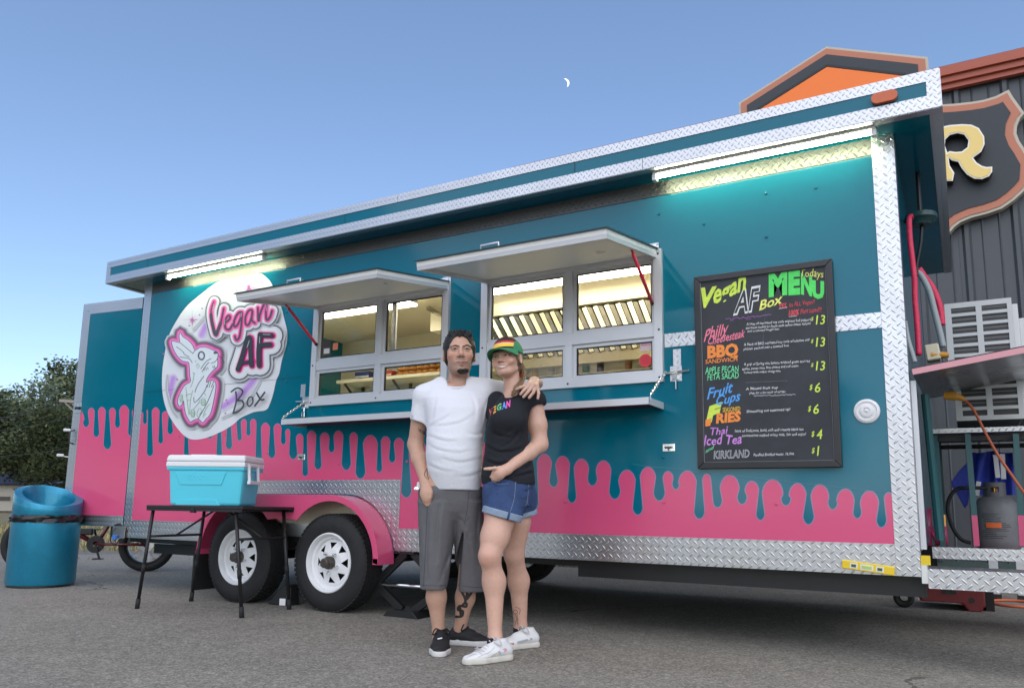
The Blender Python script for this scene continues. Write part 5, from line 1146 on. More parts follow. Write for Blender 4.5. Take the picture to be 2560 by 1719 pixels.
m = MB(); hy = RKY+.2; m.tube(catmull([(tx-.03, ty_-.02, tz+H_+.05)]+[onY(*Q6(*p), hy) for p in ((830, 530), (740, 535), (680, 590), (655, 690), (690, 830), (760, 930), (840, 960))], 6), .012, 8); tag(m.build('gas_hose', M_RUB, None, smooth=True), 'black rubber gas hose looping beside the propane cylinder', 'hose')
# blue jacket hanging from the rack
jy = RKY+.55
def jp(x, y, d=0): p = onY(*Q6(x, y), jy+d); return p
jk = MB(); grid = []
top = [(842, 250), (890, 245), (960, 250), (1020, 260), (1090, 255), (1140, 250), (1165, 300)]
for r_ in range(12):
    row = []
    for c_ in range(15):
        u = c_/14; v = r_/11; xx = 842+(1165-842)*u+(u-.4)*40*v; yy = 248+v*330+8*math.sin(u*9); row.append(jp(xx, yy, .035*math.sin(u*17+v*2)+.02*math.sin(u*31)))
    grid.append(row)
jk.add([tuple(p) for r in grid for p in r], [(r*15+c, r*15+c+1, (r+1)*15+c+1, (r+1)*15+c) for r in range(11) for c in range(14)], True)
jk.add([tuple(p-Vector((0, -.05, 0))) for r in grid for p in r], [(r*15+c, (r+1)*15+c, (r+1)*15+c+1, r*15+c+1) for r in range(11) for c in range(14)], True)
jr = jk.build('jacket', mat('jacket_blue', (0.02, 0.045, 0.38), 0.6, bump=0.3, bscale=40), None, smooth=True, fix=False); tag(jr, 'blue jacket with white stripes hanging from the rear rack', 'jacket')
m = MB(); sl = [(850, 300), (800, 340), (740, 400), (685, 480), (690, 520), (740, 600), (790, 690), (815, 660), (830, 560), (845, 450)]
m.prism([tuple(jp(*p, .0)) for p in sl], (0, 1, 0), .05); m.build('sleeve', mat('jacket_blue', (0.02, 0.045, 0.38)), jr, bevel=.01)
for (p, q) in (((1030, 270), (1050, 450)), ((1085, 262), (1095, 460)), ((900, 480), (885, 590))): m = MB(); a, b2 = jp(*p, -.06), jp(*q, -.06); m.bar(a, b2, .006, .028, (1, 0, 0)); m.build('white_stripe', mat('stripe_white', (0.8, 0.8, 0.8), 0.6), jr)
# tilted hatch on the rear wall
hx = -.19; n0, n1 = Vector((hx, .02, 1.436)), Vector((hx, 1.5, 1.50)); o0 = Vector((.42, .02, 1.525)); o1 = o0+(n1-n0)
up = Vector((-.14, 0, .99))
m = MB(); m.prism([n0, o0, o1, n1], up, .03); hatch = m.build('rear_hatch', mat('hatch_steel', (0.30, 0.30, 0.31), 0.25, metal=0.9, rvar=0.1), TR)
m = MB(); m.prism([n0+up*.0301, o0+up*.0301, o1+up*.0301, n1+up*.0301], up, .006); m.build('hatch_skin', M_BLK, hatch)
m = MB(); m.prism([n0+Vector((0, -.001, 0)), o0+Vector((0, -.001, 0)), o0+Vector((0, -.001, 0))+up*.03, n0+Vector((0, -.001, 0))+up*.03], (0, -1, 0), .004); m.build('hatch_edge', mat('edge_pinkwhite', (0.66, 0.30, 0.33), 0.35), hatch)
# power inlet, plug, hoses and cords
q = onX(*Q5(500, 730), -.12); 
inl = MB(); c = onY(*Q5(540, 730), .5); inl.obox(c, (1, 0, .1), (0, 1, 0), (-.1, 0, 1), .035, .05, .045, .006); inl.build('power_inlet', mat('inlet_cream', (0.62, 0.56, 0.40), 0.45), TR)
m = MB(); m.cyl(onY(*Q5(525, 745), .47), onY(*Q5(665, 742), .47), .024, 12, .015); m.build('plug', mat('plug_yellow', (0.55, 0.26, 0.03), 0.45), TR)
M_HOSE = mat('hose_red', (0.72, 0.03, 0.09), 0.45, bump=0.5, bscale=70)
def hose(pts, Y, r, mt, nm, lab, cat):
    P = [onY(*p, Y+(d if len(p) < 3 else 0)) if len(p) == 2 else onY(p[0], p[1], Y+p[2]) for p in pts for d in (0,)]
    m = MB(); m.tube(catmull([tuple(p) for p in P], 6), r, 10); return tag(m.build(nm, mt, None, smooth=True), lab, cat)
W4 = lambda x, y: (2160+x/2.6125, 100+y/2.6125)
hose([W4(322, 1150), W4(296, 1170), W4(300, 1300), W4(316, 1440), W4(330, 1568), Q5(400, 300), Q5(418, 520), Q5(430, 745)], .35, .015, M_HOSE, 'insulated_hose', 'straight red insulated hose running down the rear wall', 'hose')
hose([Q5(430, 70), Q5(470, 130), Q5(530, 210), Q5(575, 310), Q5(600, 400), Q5(610, 510)], .9, .020, M_HOSE, 'insulated_hose', 'bent red insulated hose leading to the upper air conditioner', 'hose')
hose([Q5(405, 90), Q5(450, 125), Q5(510, 240), Q5(545, 370), Q5(580, 510), Q5(600, 590), Q5(620, 680)], .8, .018, mat('conduit_grey', (0.33, 0.36, 0.36), 0.4), 'conduit', 'grey conduit curving beside the red hoses at the rear', 'conduit')
hose([W4(378, 1210), W4(370, 1330), W4(345, 1470), W4(345, 1540)], .6, .010, M_BLK, 'power_cable', 'thin black cable hanging from the box under the rear roof', 'cable')
hose([Q5(320, 480), Q5(345, 620), Q5(375, 720), Q5(400, 800)], .12, .012, mat('conduit_grey', (0.33, 0.36, 0.36)), 'flexible_conduit', 'grey flexible conduit on the corner of the rear wall', 'conduit')
hose([Q5(700, 1065), Q5(790, 1100), Q5(850, 1160), Q5(900, 1250), Q5(950, 1350), Q5(1040, 1510), Q6(1130, 390), Q6(1254, 565), Q6(1330, 640)], .6, .0075, mat('cord_orange', (0.42, 0.09, 0.03), 0.5), 'extension_cord', 'orange brown extension cord hanging across the rear rack', 'cord')
m = MB(); m.cyl(onY(*Q5(625, 1060), .58), onY(*Q5(720, 1065), .58), .022, 12, .028); m.cyl(onY(*Q5(722, 1066), .58), onY(*Q5(790, 1090), .58), .02, 10, .013); tag(m.build('cord_plug', mat('plug_yellow', (0.55, 0.26, 0.03)), None), 'yellow plug end of the orange cord under the hatch', 'plug')
m = MB(); pb_ = onY(*W4(370, 1175), .6); m.lathe([(.001, .03), (.085, .03), (.09, 0), (.06, -.02), (.055, -.035), (.001, -.035)], pb_, (0, 0, 1), 16); m.build('junction_dome', mat('dome_green', (0.02, 0.06, 0.06), 0.35), TR)
m = MB(); m.cyl(pb_, (pb_.x, pb_.y, RZ0), .012, 8); m.build('dome_stem', M_BLK, TR)
m = MB(); m.box((X1+.005, .11, .56), (X1+.03, .16, 1.42)); m.build('hatch_jamb', M_ALUW, TR)
m = MB(); m.box((X1+.0051, .165, .56), (X1+.02, .45, 1.40)); m.build('hatch_opening', M_BLK, TR)
m = MB(); m.cyl((X1+.06, .35, 1.38), (X1+.08, .5, .6), .02, 8); m.build('drain_pipe', M_RTEAL, TR)

# red wheeled lift base on the ground behind
rc = onZ(*Q6(600, 1480)); RYY = 2.72
lift = thing('lift_base', 'low dark red wheeled machine standing on the asphalt behind the trailer', 'machine', (rc.x, RYY, 0))
a, b2 = onY(*Q6(430, 1320), RYY), onY(*Q6(945, 1320), RYY); zb_ = .035
m = MB(); m.prism([(a.x, RYY, .055), (a.x, RYY, .26), (b2.x-.0, RYY, .26), (b2.x, RYY, .05), (b2.x-.03, RYY, .0), (b2.x-.12, RYY, .0), (b2.x-.16, RYY, .055)], (0, 1, 0), .5); m.build('body', mat('machine_red', (0.17, 0.008, 0.012), 0.4), lift, bevel=.012)
m = MB(); m.box((a.x+.16, RYY-.006, .12), (a.x+.26, RYY-.001, .155)); m.build('badge', M_BLK, lift)
m = MB(); m.lathe([(.02, 0), (.02, -.006), (.001, -.006)], (b2.x-.09, RYY, .085), (0, 1, 0), 12); m.build('cap', M_BLK, lift)
wq = onY(*Q6(310, 1390), RYY-.05); wr = wq.z+.0
m = MB(); m.lathe([(.03, 0), (.06, -.005), (wr*.75, -.008), (wr, .01), (wr, .07), (.03, .08)], (wq.x, RYY-.05, wr), (0, 1, 0), 28); m.build('wheel', M_RUB, lift)
m = MB(); m.box((b2.x+.002, RYY+.1, .0), (b2.x+.06, RYY+.4, .2)); m.build('rear_tyre', M_RUB, lift)
m = MB(); m.bar((a.x-.02, RYY+.2, .06), (b2.x-.2, RYY+.2, .05), .03); m.build('axle_bar', M_ALU, lift)
fa_, fb_ = onZ(*Q6(1035, 1405)), onZ(*Q6(1230, 1385)); fb_.y = fa_.y
lad = thing('step_ladder', 'short white metal step ladder standing behind the rear step', 'ladder', ((fa_.x+fb_.x)/2, fa_.y, 0))
for f_ in (fa_, fb_):
    m = MB(); m.box((f_.x-.045, f_.y-.03, .0), (f_.x+.045, f_.y+.03, .05)); m.build('foot', M_BLK, lad)
    m = MB(); m.box((f_.x-.035, f_.y-.02, .0505), (f_.x+.035, f_.y+.02, .46)); m.build('rail', M_ALUW, lad)
for zz in (.22, .42): m = MB(); m.box((fa_.x+.036, fa_.y-.03, zz), (fb_.x-.036, fa_.y+.05, zz+.03)); m.build('rung', M_ALUW, lad)
m = MB(); cc_ = onZ(2540, 1511); m.tube([(cc_.x+.18*math.cos(t), cc_.y+.25*math.sin(t), .012) for t in np.linspace(0, 6.283, 24)[:-1]], .012, 6, closed=True); tag(m.build('coiled_cord', mat('cord_orange2', (0.62, 0.15, 0.06), 0.5), None, smooth=True), 'orange cord coiled on the asphalt at the right edge', 'cord')

# ------------------------------------------------------------------ spirit level stuck to the skirt
a, b2 = onY(2106, 1408, -.006), onY(2237, 1427, -.006); dx = (b2-a); dx.y = 0; dxn = dx.normalized(); 
lv = thing('spirit_level', 'yellow spirit level resting against the tread plate skirt', 'spirit level', ((a.x+b2.x)/2, -.02, a.z)); cz_ = (a.z+b2.z)/2
m = MB(); m.obox(((a.x+b2.x)/2, -.0165, cz_), dxn, (0, 1, 0), (-dxn.z, 0, dxn.x), dx.length/2, .010, .021, .003); m.build('body', mat('level_yellow', (0.80, 0.56, 0.02), 0.4), lv)
for (u, w_, cl) in ((-.27, .022, (0.05, 0.12, 0.06)), (-.02, .046, (0.45, 0.62, 0.15)), (.23, .022, (0.05, 0.12, 0.06))):
    c = Vector(((a.x+b2.x)/2, -.027, cz_))+dxn*dx.length*u
    m = MB(); m.obox(c, dxn, (0, 1, 0), (-dxn.z, 0, dxn.x), w_/2+.007, .0008, .013); fr_ = m.build('vial_frame', mat('vial_white', (0.75, 0.75, 0.68), 0.4), lv)
    m = MB(); m.obox(c-Vector((0, .002, 0)), dxn, (0, 1, 0), (-dxn.z, 0, dxn.x), w_/2, .001, .007); m.build('vial', mat('vial_%d' % int(u*100), cl, 0.15), fr_)

# ------------------------------------------------------------------ trash can
tc_ = onZ(100, 1463); TRR = .272
M_CAN = mat('can_blue', (0.018, 0.25, 0.40), 0.36, coat=0.3, metal=0.55, noise=0.25, nscale=3)
can = thing('trash_can', 'round metallic blue trash can with slanted open top', 'trash can', (tc_.x, tc_.y, 0))
fwdc = Vector((CAM.x-tc_.x, CAM.y-tc_.y, 0)).normalized(); sdc = Vector((-fwdc.y, fwdc.x, 0))
def ring_can(R, zf, slope, n=48):
    return [Vector((tc_.x, tc_.y, 0))+fwdc*(R*math.cos(2*math.pi*k/n))+sdc*(R*math.sin(2*math.pi*k/n))+Vector((0, 0, zf-slope*math.cos(2*math.pi*k/n)-slope*.35*math.sin(2*math.pi*k/n))) for k in range(n)]
def rings_mesh(rs, caps=(False, False)):
    m = MB(); n = len(rs[0]); m.add([p for r in rs for p in r], [(i*n+k, i*n+(k+1) % n, (i+1)*n+(k+1) % n, (i+1)*n+k) for i in range(len(rs)-1) for k in range(n)], True)
    if caps[0]: m.add(rs[0], [tuple(range(n))[::-1]])
    return m
sl_ = .088
rings_mesh([ring_can(TRR*.97, .02, 0), ring_can(TRR, .035, 0), ring_can(TRR, .57, 0), ring_can(TRR*.99, .572, 0)], (True, False)).build('bin', M_CAN, can)
rings_mesh([ring_can(TRR*.99, .60, 0), ring_can(TRR*1.0, .605, 0), ring_can(TRR*1.0, .782, sl_), ring_can(TRR*.992, .790, sl_), ring_can(TRR*.775, .792, sl_), ring_can(TRR*.765, .786, sl_), ring_can(TRR*.75, .74, sl_*.8), ring_can(TRR*.74, .57, 0)]).build('hood', M_CAN, can)
bag = []
for (R, z, j) in ((1.0, .555, .0), (1.03, .56, .012), (1.05, .585, .016), (1.04, .60, .014), (1.01, .618, .008), (.99, .62, 0)):
    rr = random.Random(int(z*1000)); r_ = ring_can(TRR*R, z, 0); bag.append([p+(p-Vector((tc_.x, tc_.y, p.z))).normalized()*rr.uniform(-j, j)+Vector((0, 0, rr.uniform(-j, j)*.8)) for p in r_])
rings_mesh(bag).build('bin_liner', mat('liner_black', (0.008, 0.008, 0.009), 0.22), can)
rings_mesh([ring_can(TRR*.95, .0, 0), ring_can(TRR*.95, .02, 0)], (True, False)).build('base_ring', M_BLK, can)

# ------------------------------------------------------------------ folding table and cooler
tcn = Vector((-4.68, -.485, 0)); tex = Vector((.994, .111, 0)).normalized(); tey = Vector((-tex.y, tex.x, 0)); TZ = .722
tab = thing('folding_table', 'black folding table with splayed steel legs in front of the wheels', 'table', tcn)
def tp(a, b, z): q = tcn+tex*a+tey*b; return Vector((q.x, q.y, z))
M_TAB = mat('table_black', (0.014, 0.014, 0.016), 0.5, noise=0.15, nscale=20)
for (a0, a1) in ((-.44, -.002), (.002, .44)):
    m = MB(); m.obox(tp((a0+a1)/2, 0, TZ-.011), tex, tey, (0, 0, 1), (a1-a0)/2, .27, .011, .004); m.build('table_top', M_TAB, tab)
    for e_ in (-.262, .262): m = MB(); m.obox(tp((a0+a1)/2, e_, TZ-.03), tex, tey, (0, 0, 1), (a1-a0)/2-.004, .006, .008); m.build('apron', M_TAB, tab)
legs = [((-.40, -.24), (-5.121, -.781)), ((.36, -.24), (-4.178, -.676)), ((-.40, .24), (-5.187, -.286)), ((.36, .24), (-4.242, -.199))]
tops = []
for (a, b), (fx, fy) in legs:
    t = tp(a, b, TZ-.024); f_ = Vector((fx, fy, 0)); tops.append((t, f_))
    m = MB(); m.tube([f_+(t-f_)*.09, t], .0125, 10); l = m.build('leg', M_BLK, tab, smooth=True)
    m = MB(); m.tube([f_, f_+(t-f_)*.1], .0165, 10); m.build('foot', M_RUB, l, smooth=True)
    m = MB(); m.tube([f_+(t-f_)*.36, f_+(t-f_)*.44], .0155, 10); m.build('collar', M_RUB, l, smooth=True)
for (i, j) in ((0, 2), (1, 3)):
    p = tops[i][0]*.72+tops[i][1]*.28; q = tops[j][0]*.72+tops[j][1]*.28; m = MB(); m.tube([p, q], .009, 8); m.build('cross_bar', M_BLK, tab, smooth=True)
    s = -1 if i == 0 else 1
    m = MB(); m.tube([(p+q)/2, tp(s*.06, 0, TZ-.03)], .008, 8); m.build('brace', M_BLK, tab, smooth=True)
m = MB(); m.obox(tp(0, -.262, TZ-.03), tex, tey, (0, 0, 1), .02, .010, .018); m.build('hinge', M_BLK, tab)
# cooler
M_COOL = mat('cooler_aqua', (0.09, 0.60, 0.74), 0.38); M_LID = mat('cooler_white', (0.74, 0.75, 0.76), 0.4)
c0, c1, e0, e1 = -.272, .272, -.155, .155
_cq = ray(532, 1290); _cd = Vector((_cq.x, _cq.y, 0)).normalized(); ccn = Vector((CAM.x, CAM.y, 0))+_cd*6.02
cex = Vector((math.cos(rad(25)), math.sin(rad(25)), 0)); cey = Vector((-cex.y, cex.x, 0))
def tp(a, b, z): q = ccn+cex*a+cey*b; return Vector((q.x, q.y, z))
tex, tey = cex, cey
cool = thing('cooler', 'aqua cooler with white lid standing on the folding table', 'cooler', tp((c0+c1)/2, (e0+e1)/2, TZ))
def frust(a0, a1, b0, b1, z0, z1, tpr, bev=0.0):
    m = MB(); P = [tp(a0+tpr, b0+tpr, z0), tp(a1-tpr, b0+tpr, z0), tp(a1-tpr, b1-tpr, z0), tp(a0+tpr, b1-tpr, z0), tp(a0, b0, z1), tp(a1, b0, z1), tp(a1, b1, z1), tp(a0, b1, z1)]
    m.add(P, [(3, 2, 1, 0), (4, 5, 6, 7), (0, 1, 5, 4), (1, 2, 6, 5), (2, 3, 7, 6), (3, 0, 4, 7)]); return m
frust(c0, c1, e0, e1, TZ+.002, TZ+.262, .018).build('tub', M_COOL, cool, bevel=.018)
frust(c0-.012, c1+.012, e0-.012, e1+.012, TZ+.245, TZ+.268, .004).build('tub_rim', M_COOL, cool, bevel=.006)
frust(c0-.014, c1+.014, e0-.014, e1+.014, TZ+.2685, TZ+.305, -.001).build('lid', M_LID, cool, bevel=.008)
frust(c0-.008, c1+.008, e0-.008, e1+.008, TZ+.3055, TZ+.352, -.010).build('lid_top', M_LID, cool, bevel=.014)
m = MB(); m.obox(tp(-.04, (e0+e1)/2-.05, TZ+.353), tex, tey, (0, 0, 1), .09, .08, .004, .003); m.build('lid_panel', M_LID, cool)
# raised front panels and embossed word
def cf(a, z, o=0.0):
    k = (z-TZ)/.262; return tp(a, e0+.018*(1-k)-o, z)
def front_panel(pts, nm):
    m = MB(); P = [cf(a, z, .006) for a, z in pts]; Q = [cf(a, z, -.01) for a, z in pts]; n = len(P)
    m.add(P+Q, [tuple(t) for t in tessellate_polygon([P])]+[(i, (i+1) % n, (i+1) % n+n, i+n) for i in range(n)]); m.build(nm, M_COOL, cool, bevel=.004)
front_panel([(c0+.05, TZ+.23), (c0+.085, TZ+.145), (c1-.155, TZ+.145), (c1-.12, TZ+.23)], 'front_panel')
front_panel([(c0+.06, TZ+.004), (c0+.085, TZ+.042), (c1-.19, TZ+.042), (c1-.16, TZ+.004)], 'foot_panel')
m = MB(); text_on(m, 'IGLOO', (0, 0), (1, 0), .235, lambda u, v: tuple(cf(-.135+.135*u, TZ+.182-v*.14, .0085)), 0, .03); o = m.build('embossed_word', mat('cooler_emboss', (0.11, 0.66, 0.80), 0.35), cool, fix=False)
# handle on the right end
hb = MB(); ee = c1+.018
for bb in (-.11, .04): hb.bar(tp(ee, bb, TZ+.285), tp(ee+.012, bb, TZ+.17), .014, .02, up=tuple(tex)) 
hb.bar(tp(ee+.012, -.125, TZ+.165), tp(ee+.012, .055, TZ+.165), .024, .024); hb.bar(tp(ee, -.12, TZ+.283), tp(ee, .05, TZ+.283), .014, .014); hb.build('handle', M_LID, cool, bevel=.003)

# ------------------------------------------------------------------ wheel chock, jack
cq = onZ(697, 1511); ck = thing('wheel_chock', 'black plastic wheel chock with white tag between the tyres', 'wheel chock', (cq.x, -.06, 0))
ckx, cky = -4.47, -.02
m = MB(); m.prism([(ckx-.13, cky-.05, 0), (ckx+.07, cky-.05, 0), (ckx+.07, cky-.05, .14), (ckx+.03, cky-.05, .15), (ckx-.03, cky-.05, .11)], (0, 1, 0), .12); m.build('wedge', mat('chock_black', (0.016, 0.016, 0.017), 0.55), ck, bevel=.006)
m = MB(); m.box((ckx+.071, cky-.03, .0), (ckx+.085, cky+.05, .13)); m.box((ckx-.10, cky-.062, .01), (ckx+.05, cky-.0505, .03)); m.build('rib', mat('chock_black', (0.016, 0.016, 0.017)), ck)
m = MB(); m.obox((ckx+.05, cky-.075, .03), (.95, .3, 0), (-.3, .95, 0), (0, 0, 1), .024, .001, .024); m.build('paper_tag', mat('tag_white', (0.8, 0.8, 0.8), 0.6), ck)
jq = Vector((-3.36, .02, 0)); jack = thing('scissor_jack', 'black scissor jack propping the trailer beside the fender', 'jack', jq)
def arm(p, q, w_=.05): m = MB(); m.bar(p, q, w_, .03, (0, 1, 0)); m.build('arm', M_BLK, jack)
L_, R2_ = Vector((-3.64, .02, .20)), Vector((-3.06, .02, .20))
arm(L_, Vector((-3.38, .02, .42))); arm(R2_, Vector((-3.32, .02, .42))); arm(L_, Vector((-3.40, .02, .04))); arm(R2_, Vector((-3.30, .02, .04)))
m = MB(); m.prism([(-3.50, -.07, 0), (-3.20, -.07, 0), (-3.25, -.07, .045), (-3.45, -.07, .045)], (0, 1, 0), .18); m.build('base', M_BLK, jack, bevel=.004)
m = MB(); m.cyl(L_-Vector((.06, 0, 0)), R2_, .012, 8); m.build('screw', M_CHROME, jack); m = MB(); m.lathe([(.022, 0), (.022, .02), (.012, .022), (.012, .045), (.001, .045)], L_-Vector((.04, 0, 0)), (-1, 0, 0), 6); m.build('nut', M_CHROME, jack)
m = MB(); m.box((-3.41, -.02, .415), (-3.29, .06, .431)); m.build('saddle', M_BLK, jack)

# ------------------------------------------------------------------ bicycle parked behind
wR = onZ(362, 1427); wL = onZ(70, 1428); bd = (wR-wL).normalized(); bnn = Vector((-bd.y, bd.x, 0)); BR = .285
bike = thing('bicycle', 'dark red fat tyre bicycle parked behind the trash can and open door', 'bicycle', (wR+wL)/2)
M_BIKE = mat('bike_red', (0.12, 0.01, 0.015), 0.3, coat=0.4)
for c in (wR, wL):
    o_ = Vector((c.x, c.y, BR)); m = MB()
    m.lathe([(BR-.085+.045*(1-math.cos(t)), .045*math.sin(t)) for t in np.linspace(0, 2*math.pi, 15)], o_, bnn, 40); w_ = m.build('wheel', M_RUB, bike)
    m = MB(); m.lathe([(BR-.085, -.03), (BR-.098, -.03), (BR-.098, .03), (BR-.085, .03)], o_, bnn, 36); m.build('rim', mat('rim_dark', (0.08, 0.08, 0.08), 0.35, metal=0.6), w_)
    m = MB()
    for k in range(18):
        a = 2*math.pi*k/18; e = bd*math.cos(a)+Vector((0, 0, 1))*math.sin(a); a2 = a+.5*(-1)**k; e2 = bd*math.cos(a2)+Vector((0, 0, 1))*math.sin(a2)
        m.tube([o_+e2*.03+bnn*.02*(-1)**k, o_+e*(BR-.095)], .0016, 4)
    tag(m.build('spokes', M_ALU, w_), kind='stuff')
    m = MB(); m.cyl(o_-bnn*.045, o_+bnn*.045, .03, 12); m.build('hub', M_BLK, w_)
    m = MB(); m.lathe([(.03, -.035), (.075, -.034), (.075, -.031), (.03, -.03)], o_, bnn, 24); m.build('disc', M_ALU, w_)
Wr = Vector((wR.x, wR.y, BR)); Wl = Vector((wL.x, wL.y, BR)); Lb = (Wr-Wl).length
bp = lambda a, z, s=0: Wl+bd*a*Lb+Vector((0, 0, z-BR))+bnn*s
crank = bp(.56, .29); seatt = bp(.68, .60); head = bp(.14, .62)
m = MB()
for (p, q, r) in ((crank, head-Vector((0, 0, .08)), .026), (crank, bp(.66, .52), .02), (bp(.66, .52), head, .018), (bp(.15, .50), bp(.13, .68), .024)): m.tube([p, q], r, 10)
for s in (-.07, .07): m.tube([crank+bnn*s*.6, Wr+bnn*s], .014, 8); m.tube([bp(.66, .52, s*.3), Wr+bnn*s], .011, 8)
m.build('frame', M_BIKE, bike, smooth=True)
m = MB(); 
for s in (-.065, .065): m.tube([Wl+bnn*s, bp(.12, .50, s)], .016, 8)
m.tube([bp(.12, .50, -.065), bp(.12, .5, .065)], .018, 8); m.build('fork', M_BLK, bike, smooth=True)
m = MB(); m.tube([bp(.66, .5), seatt+Vector((0, 0, .18))], .015, 8); m.build('seat_post', M_ALU, bike, smooth=True)
m = MB(); m.obox(seatt+Vector((0, 0, .2)), bd, bnn, (0, 0, 1), .13, .07, .025, .02); m.build('saddle', M_BLK, bike)
m = MB(); m.tube([bp(.13, .66), bp(.11, .92), bp(.13, .95, -.28)], .013, 8); m.tube([bp(.11, .92), bp(.13, .95, .28)], .013, 8); m.build('handlebar', M_BLK, bike, smooth=True)
m = MB(); m.lathe([(.03, -.05), (.088, -.05), (.092, -.046), (.03, -.044)], crank, bnn, 30); m.lathe([(.06, -.054), (.070, -.054)], crank, bnn, 20); ch_ = m.build('chainring', M_BLK, bike)
cdir = (bd*.34-Vector((0, 0, 1))*.94).normalized()
for s in (-1, 1):
    m = MB(); m.bar(crank+bnn*s*-.06, crank+bnn*s*-.06+cdir*s*.16, .014, .022, (0, 0, 1)); m.build('crank_arm', M_BLK, bike)
    pe = crank+bnn*s*-.11+cdir*s*.16; m = MB()
    for t in (-.04, .04): m.bar(pe-bnn*.045+bd*t, pe+bnn*.045+bd*t, .012)
    for t in (-.045, 0, .045): m.bar(pe+bnn*t-bd*.04, pe+bnn*t+bd*.04, .01)
    m.build('pedal', M_BLK, bike)
m = MB(); m.obox(bp(.4, .42), bd, bnn, (0, 0, 1), .14, .035, .035, .012); m.build('battery', M_BLK, bike)
# ------------------------------------------------------------------ people: bodies grown from signed distance fields
def surf_net(F, ax, ay, az):
    """naive surface nets on a rectilinear grid; returns verts, quads"""
    ins = F < 0; nx, ny, nz = F.shape
    c = ins[:-1, :-1, :-1].astype(np.int8)*0
    for i in (0, 1):
        for j in (0, 1):
            for k in (0, 1): c = c+ins[i:nx-1+i, j:ny-1+j, k:nz-1+k]
    act = (c > 0) & (c < 8); idx = np.argwhere(act)
    if len(idx) == 0: return np.zeros((0, 3)), np.zeros((0, 4), int)
    num = -np.ones(act.shape, np.int64); num[act] = np.arange(len(idx))
    I, J, K = idx.T; P = np.zeros((len(idx), 3)); cnt = np.zeros(len(idx))
    crd = (ax, ay, az)
    corners = [(i, j, k) for i in (0, 1) for j in (0, 1) for k in (0, 1)]
    for a in corners:
        for d in range(3):
            if a[d] == 1: continue
            b = list(a); b[d] = 1
            va = F[I+a[0], J+a[1], K+a[2]]; vb = F[I+b[0], J+b[1], K+b[2]]
            cr = (va < 0) != (vb < 0); t = np.where(cr, va/np.where(va == vb, 1, va-vb), 0)
            for q in range(3):
                pa = crd[q][(I, J, K)[q]+a[q]]; pb = crd[q][(I, J, K)[q]+b[q]]
                P[:, q] += np.where(cr, pa+(pb-pa)*t, 0)
            cnt += cr
    P /= cnt[:, None]; quads = []
    for d, (e, f) in enumerate(((1, 2), (2, 0), (0, 1))):
        sl0 = [slice(None)]*3; sl1 = [slice(None)]*3; sl0[d] = slice(0, -1); sl1[d] = slice(1, None)
        a = ins[tuple(sl0)]; b = ins[tuple(sl1)]; ch = np.argwhere(a != b)
        if len(ch) == 0: continue
        ok = np.ones(len(ch), bool)
        for q in (e, f): ok &= (ch[:, q] > 0) & (ch[:, q] < F.shape[q]-1)
        ch = ch[ok]; flip = ins[tuple(ch.T)]
        def cell(de, df):
            m_ = ch.copy(); m_[:, e] += de; m_[:, f] += df; return num[tuple(m_.T)]
        q4 = np.stack([cell(-1, -1), cell(0, -1), cell(0, 0), cell(-1, 0)], 1)
        q4[~flip] = q4[~flip][:, ::-1]; quads.append(q4)
    return P, np.concatenate(quads)

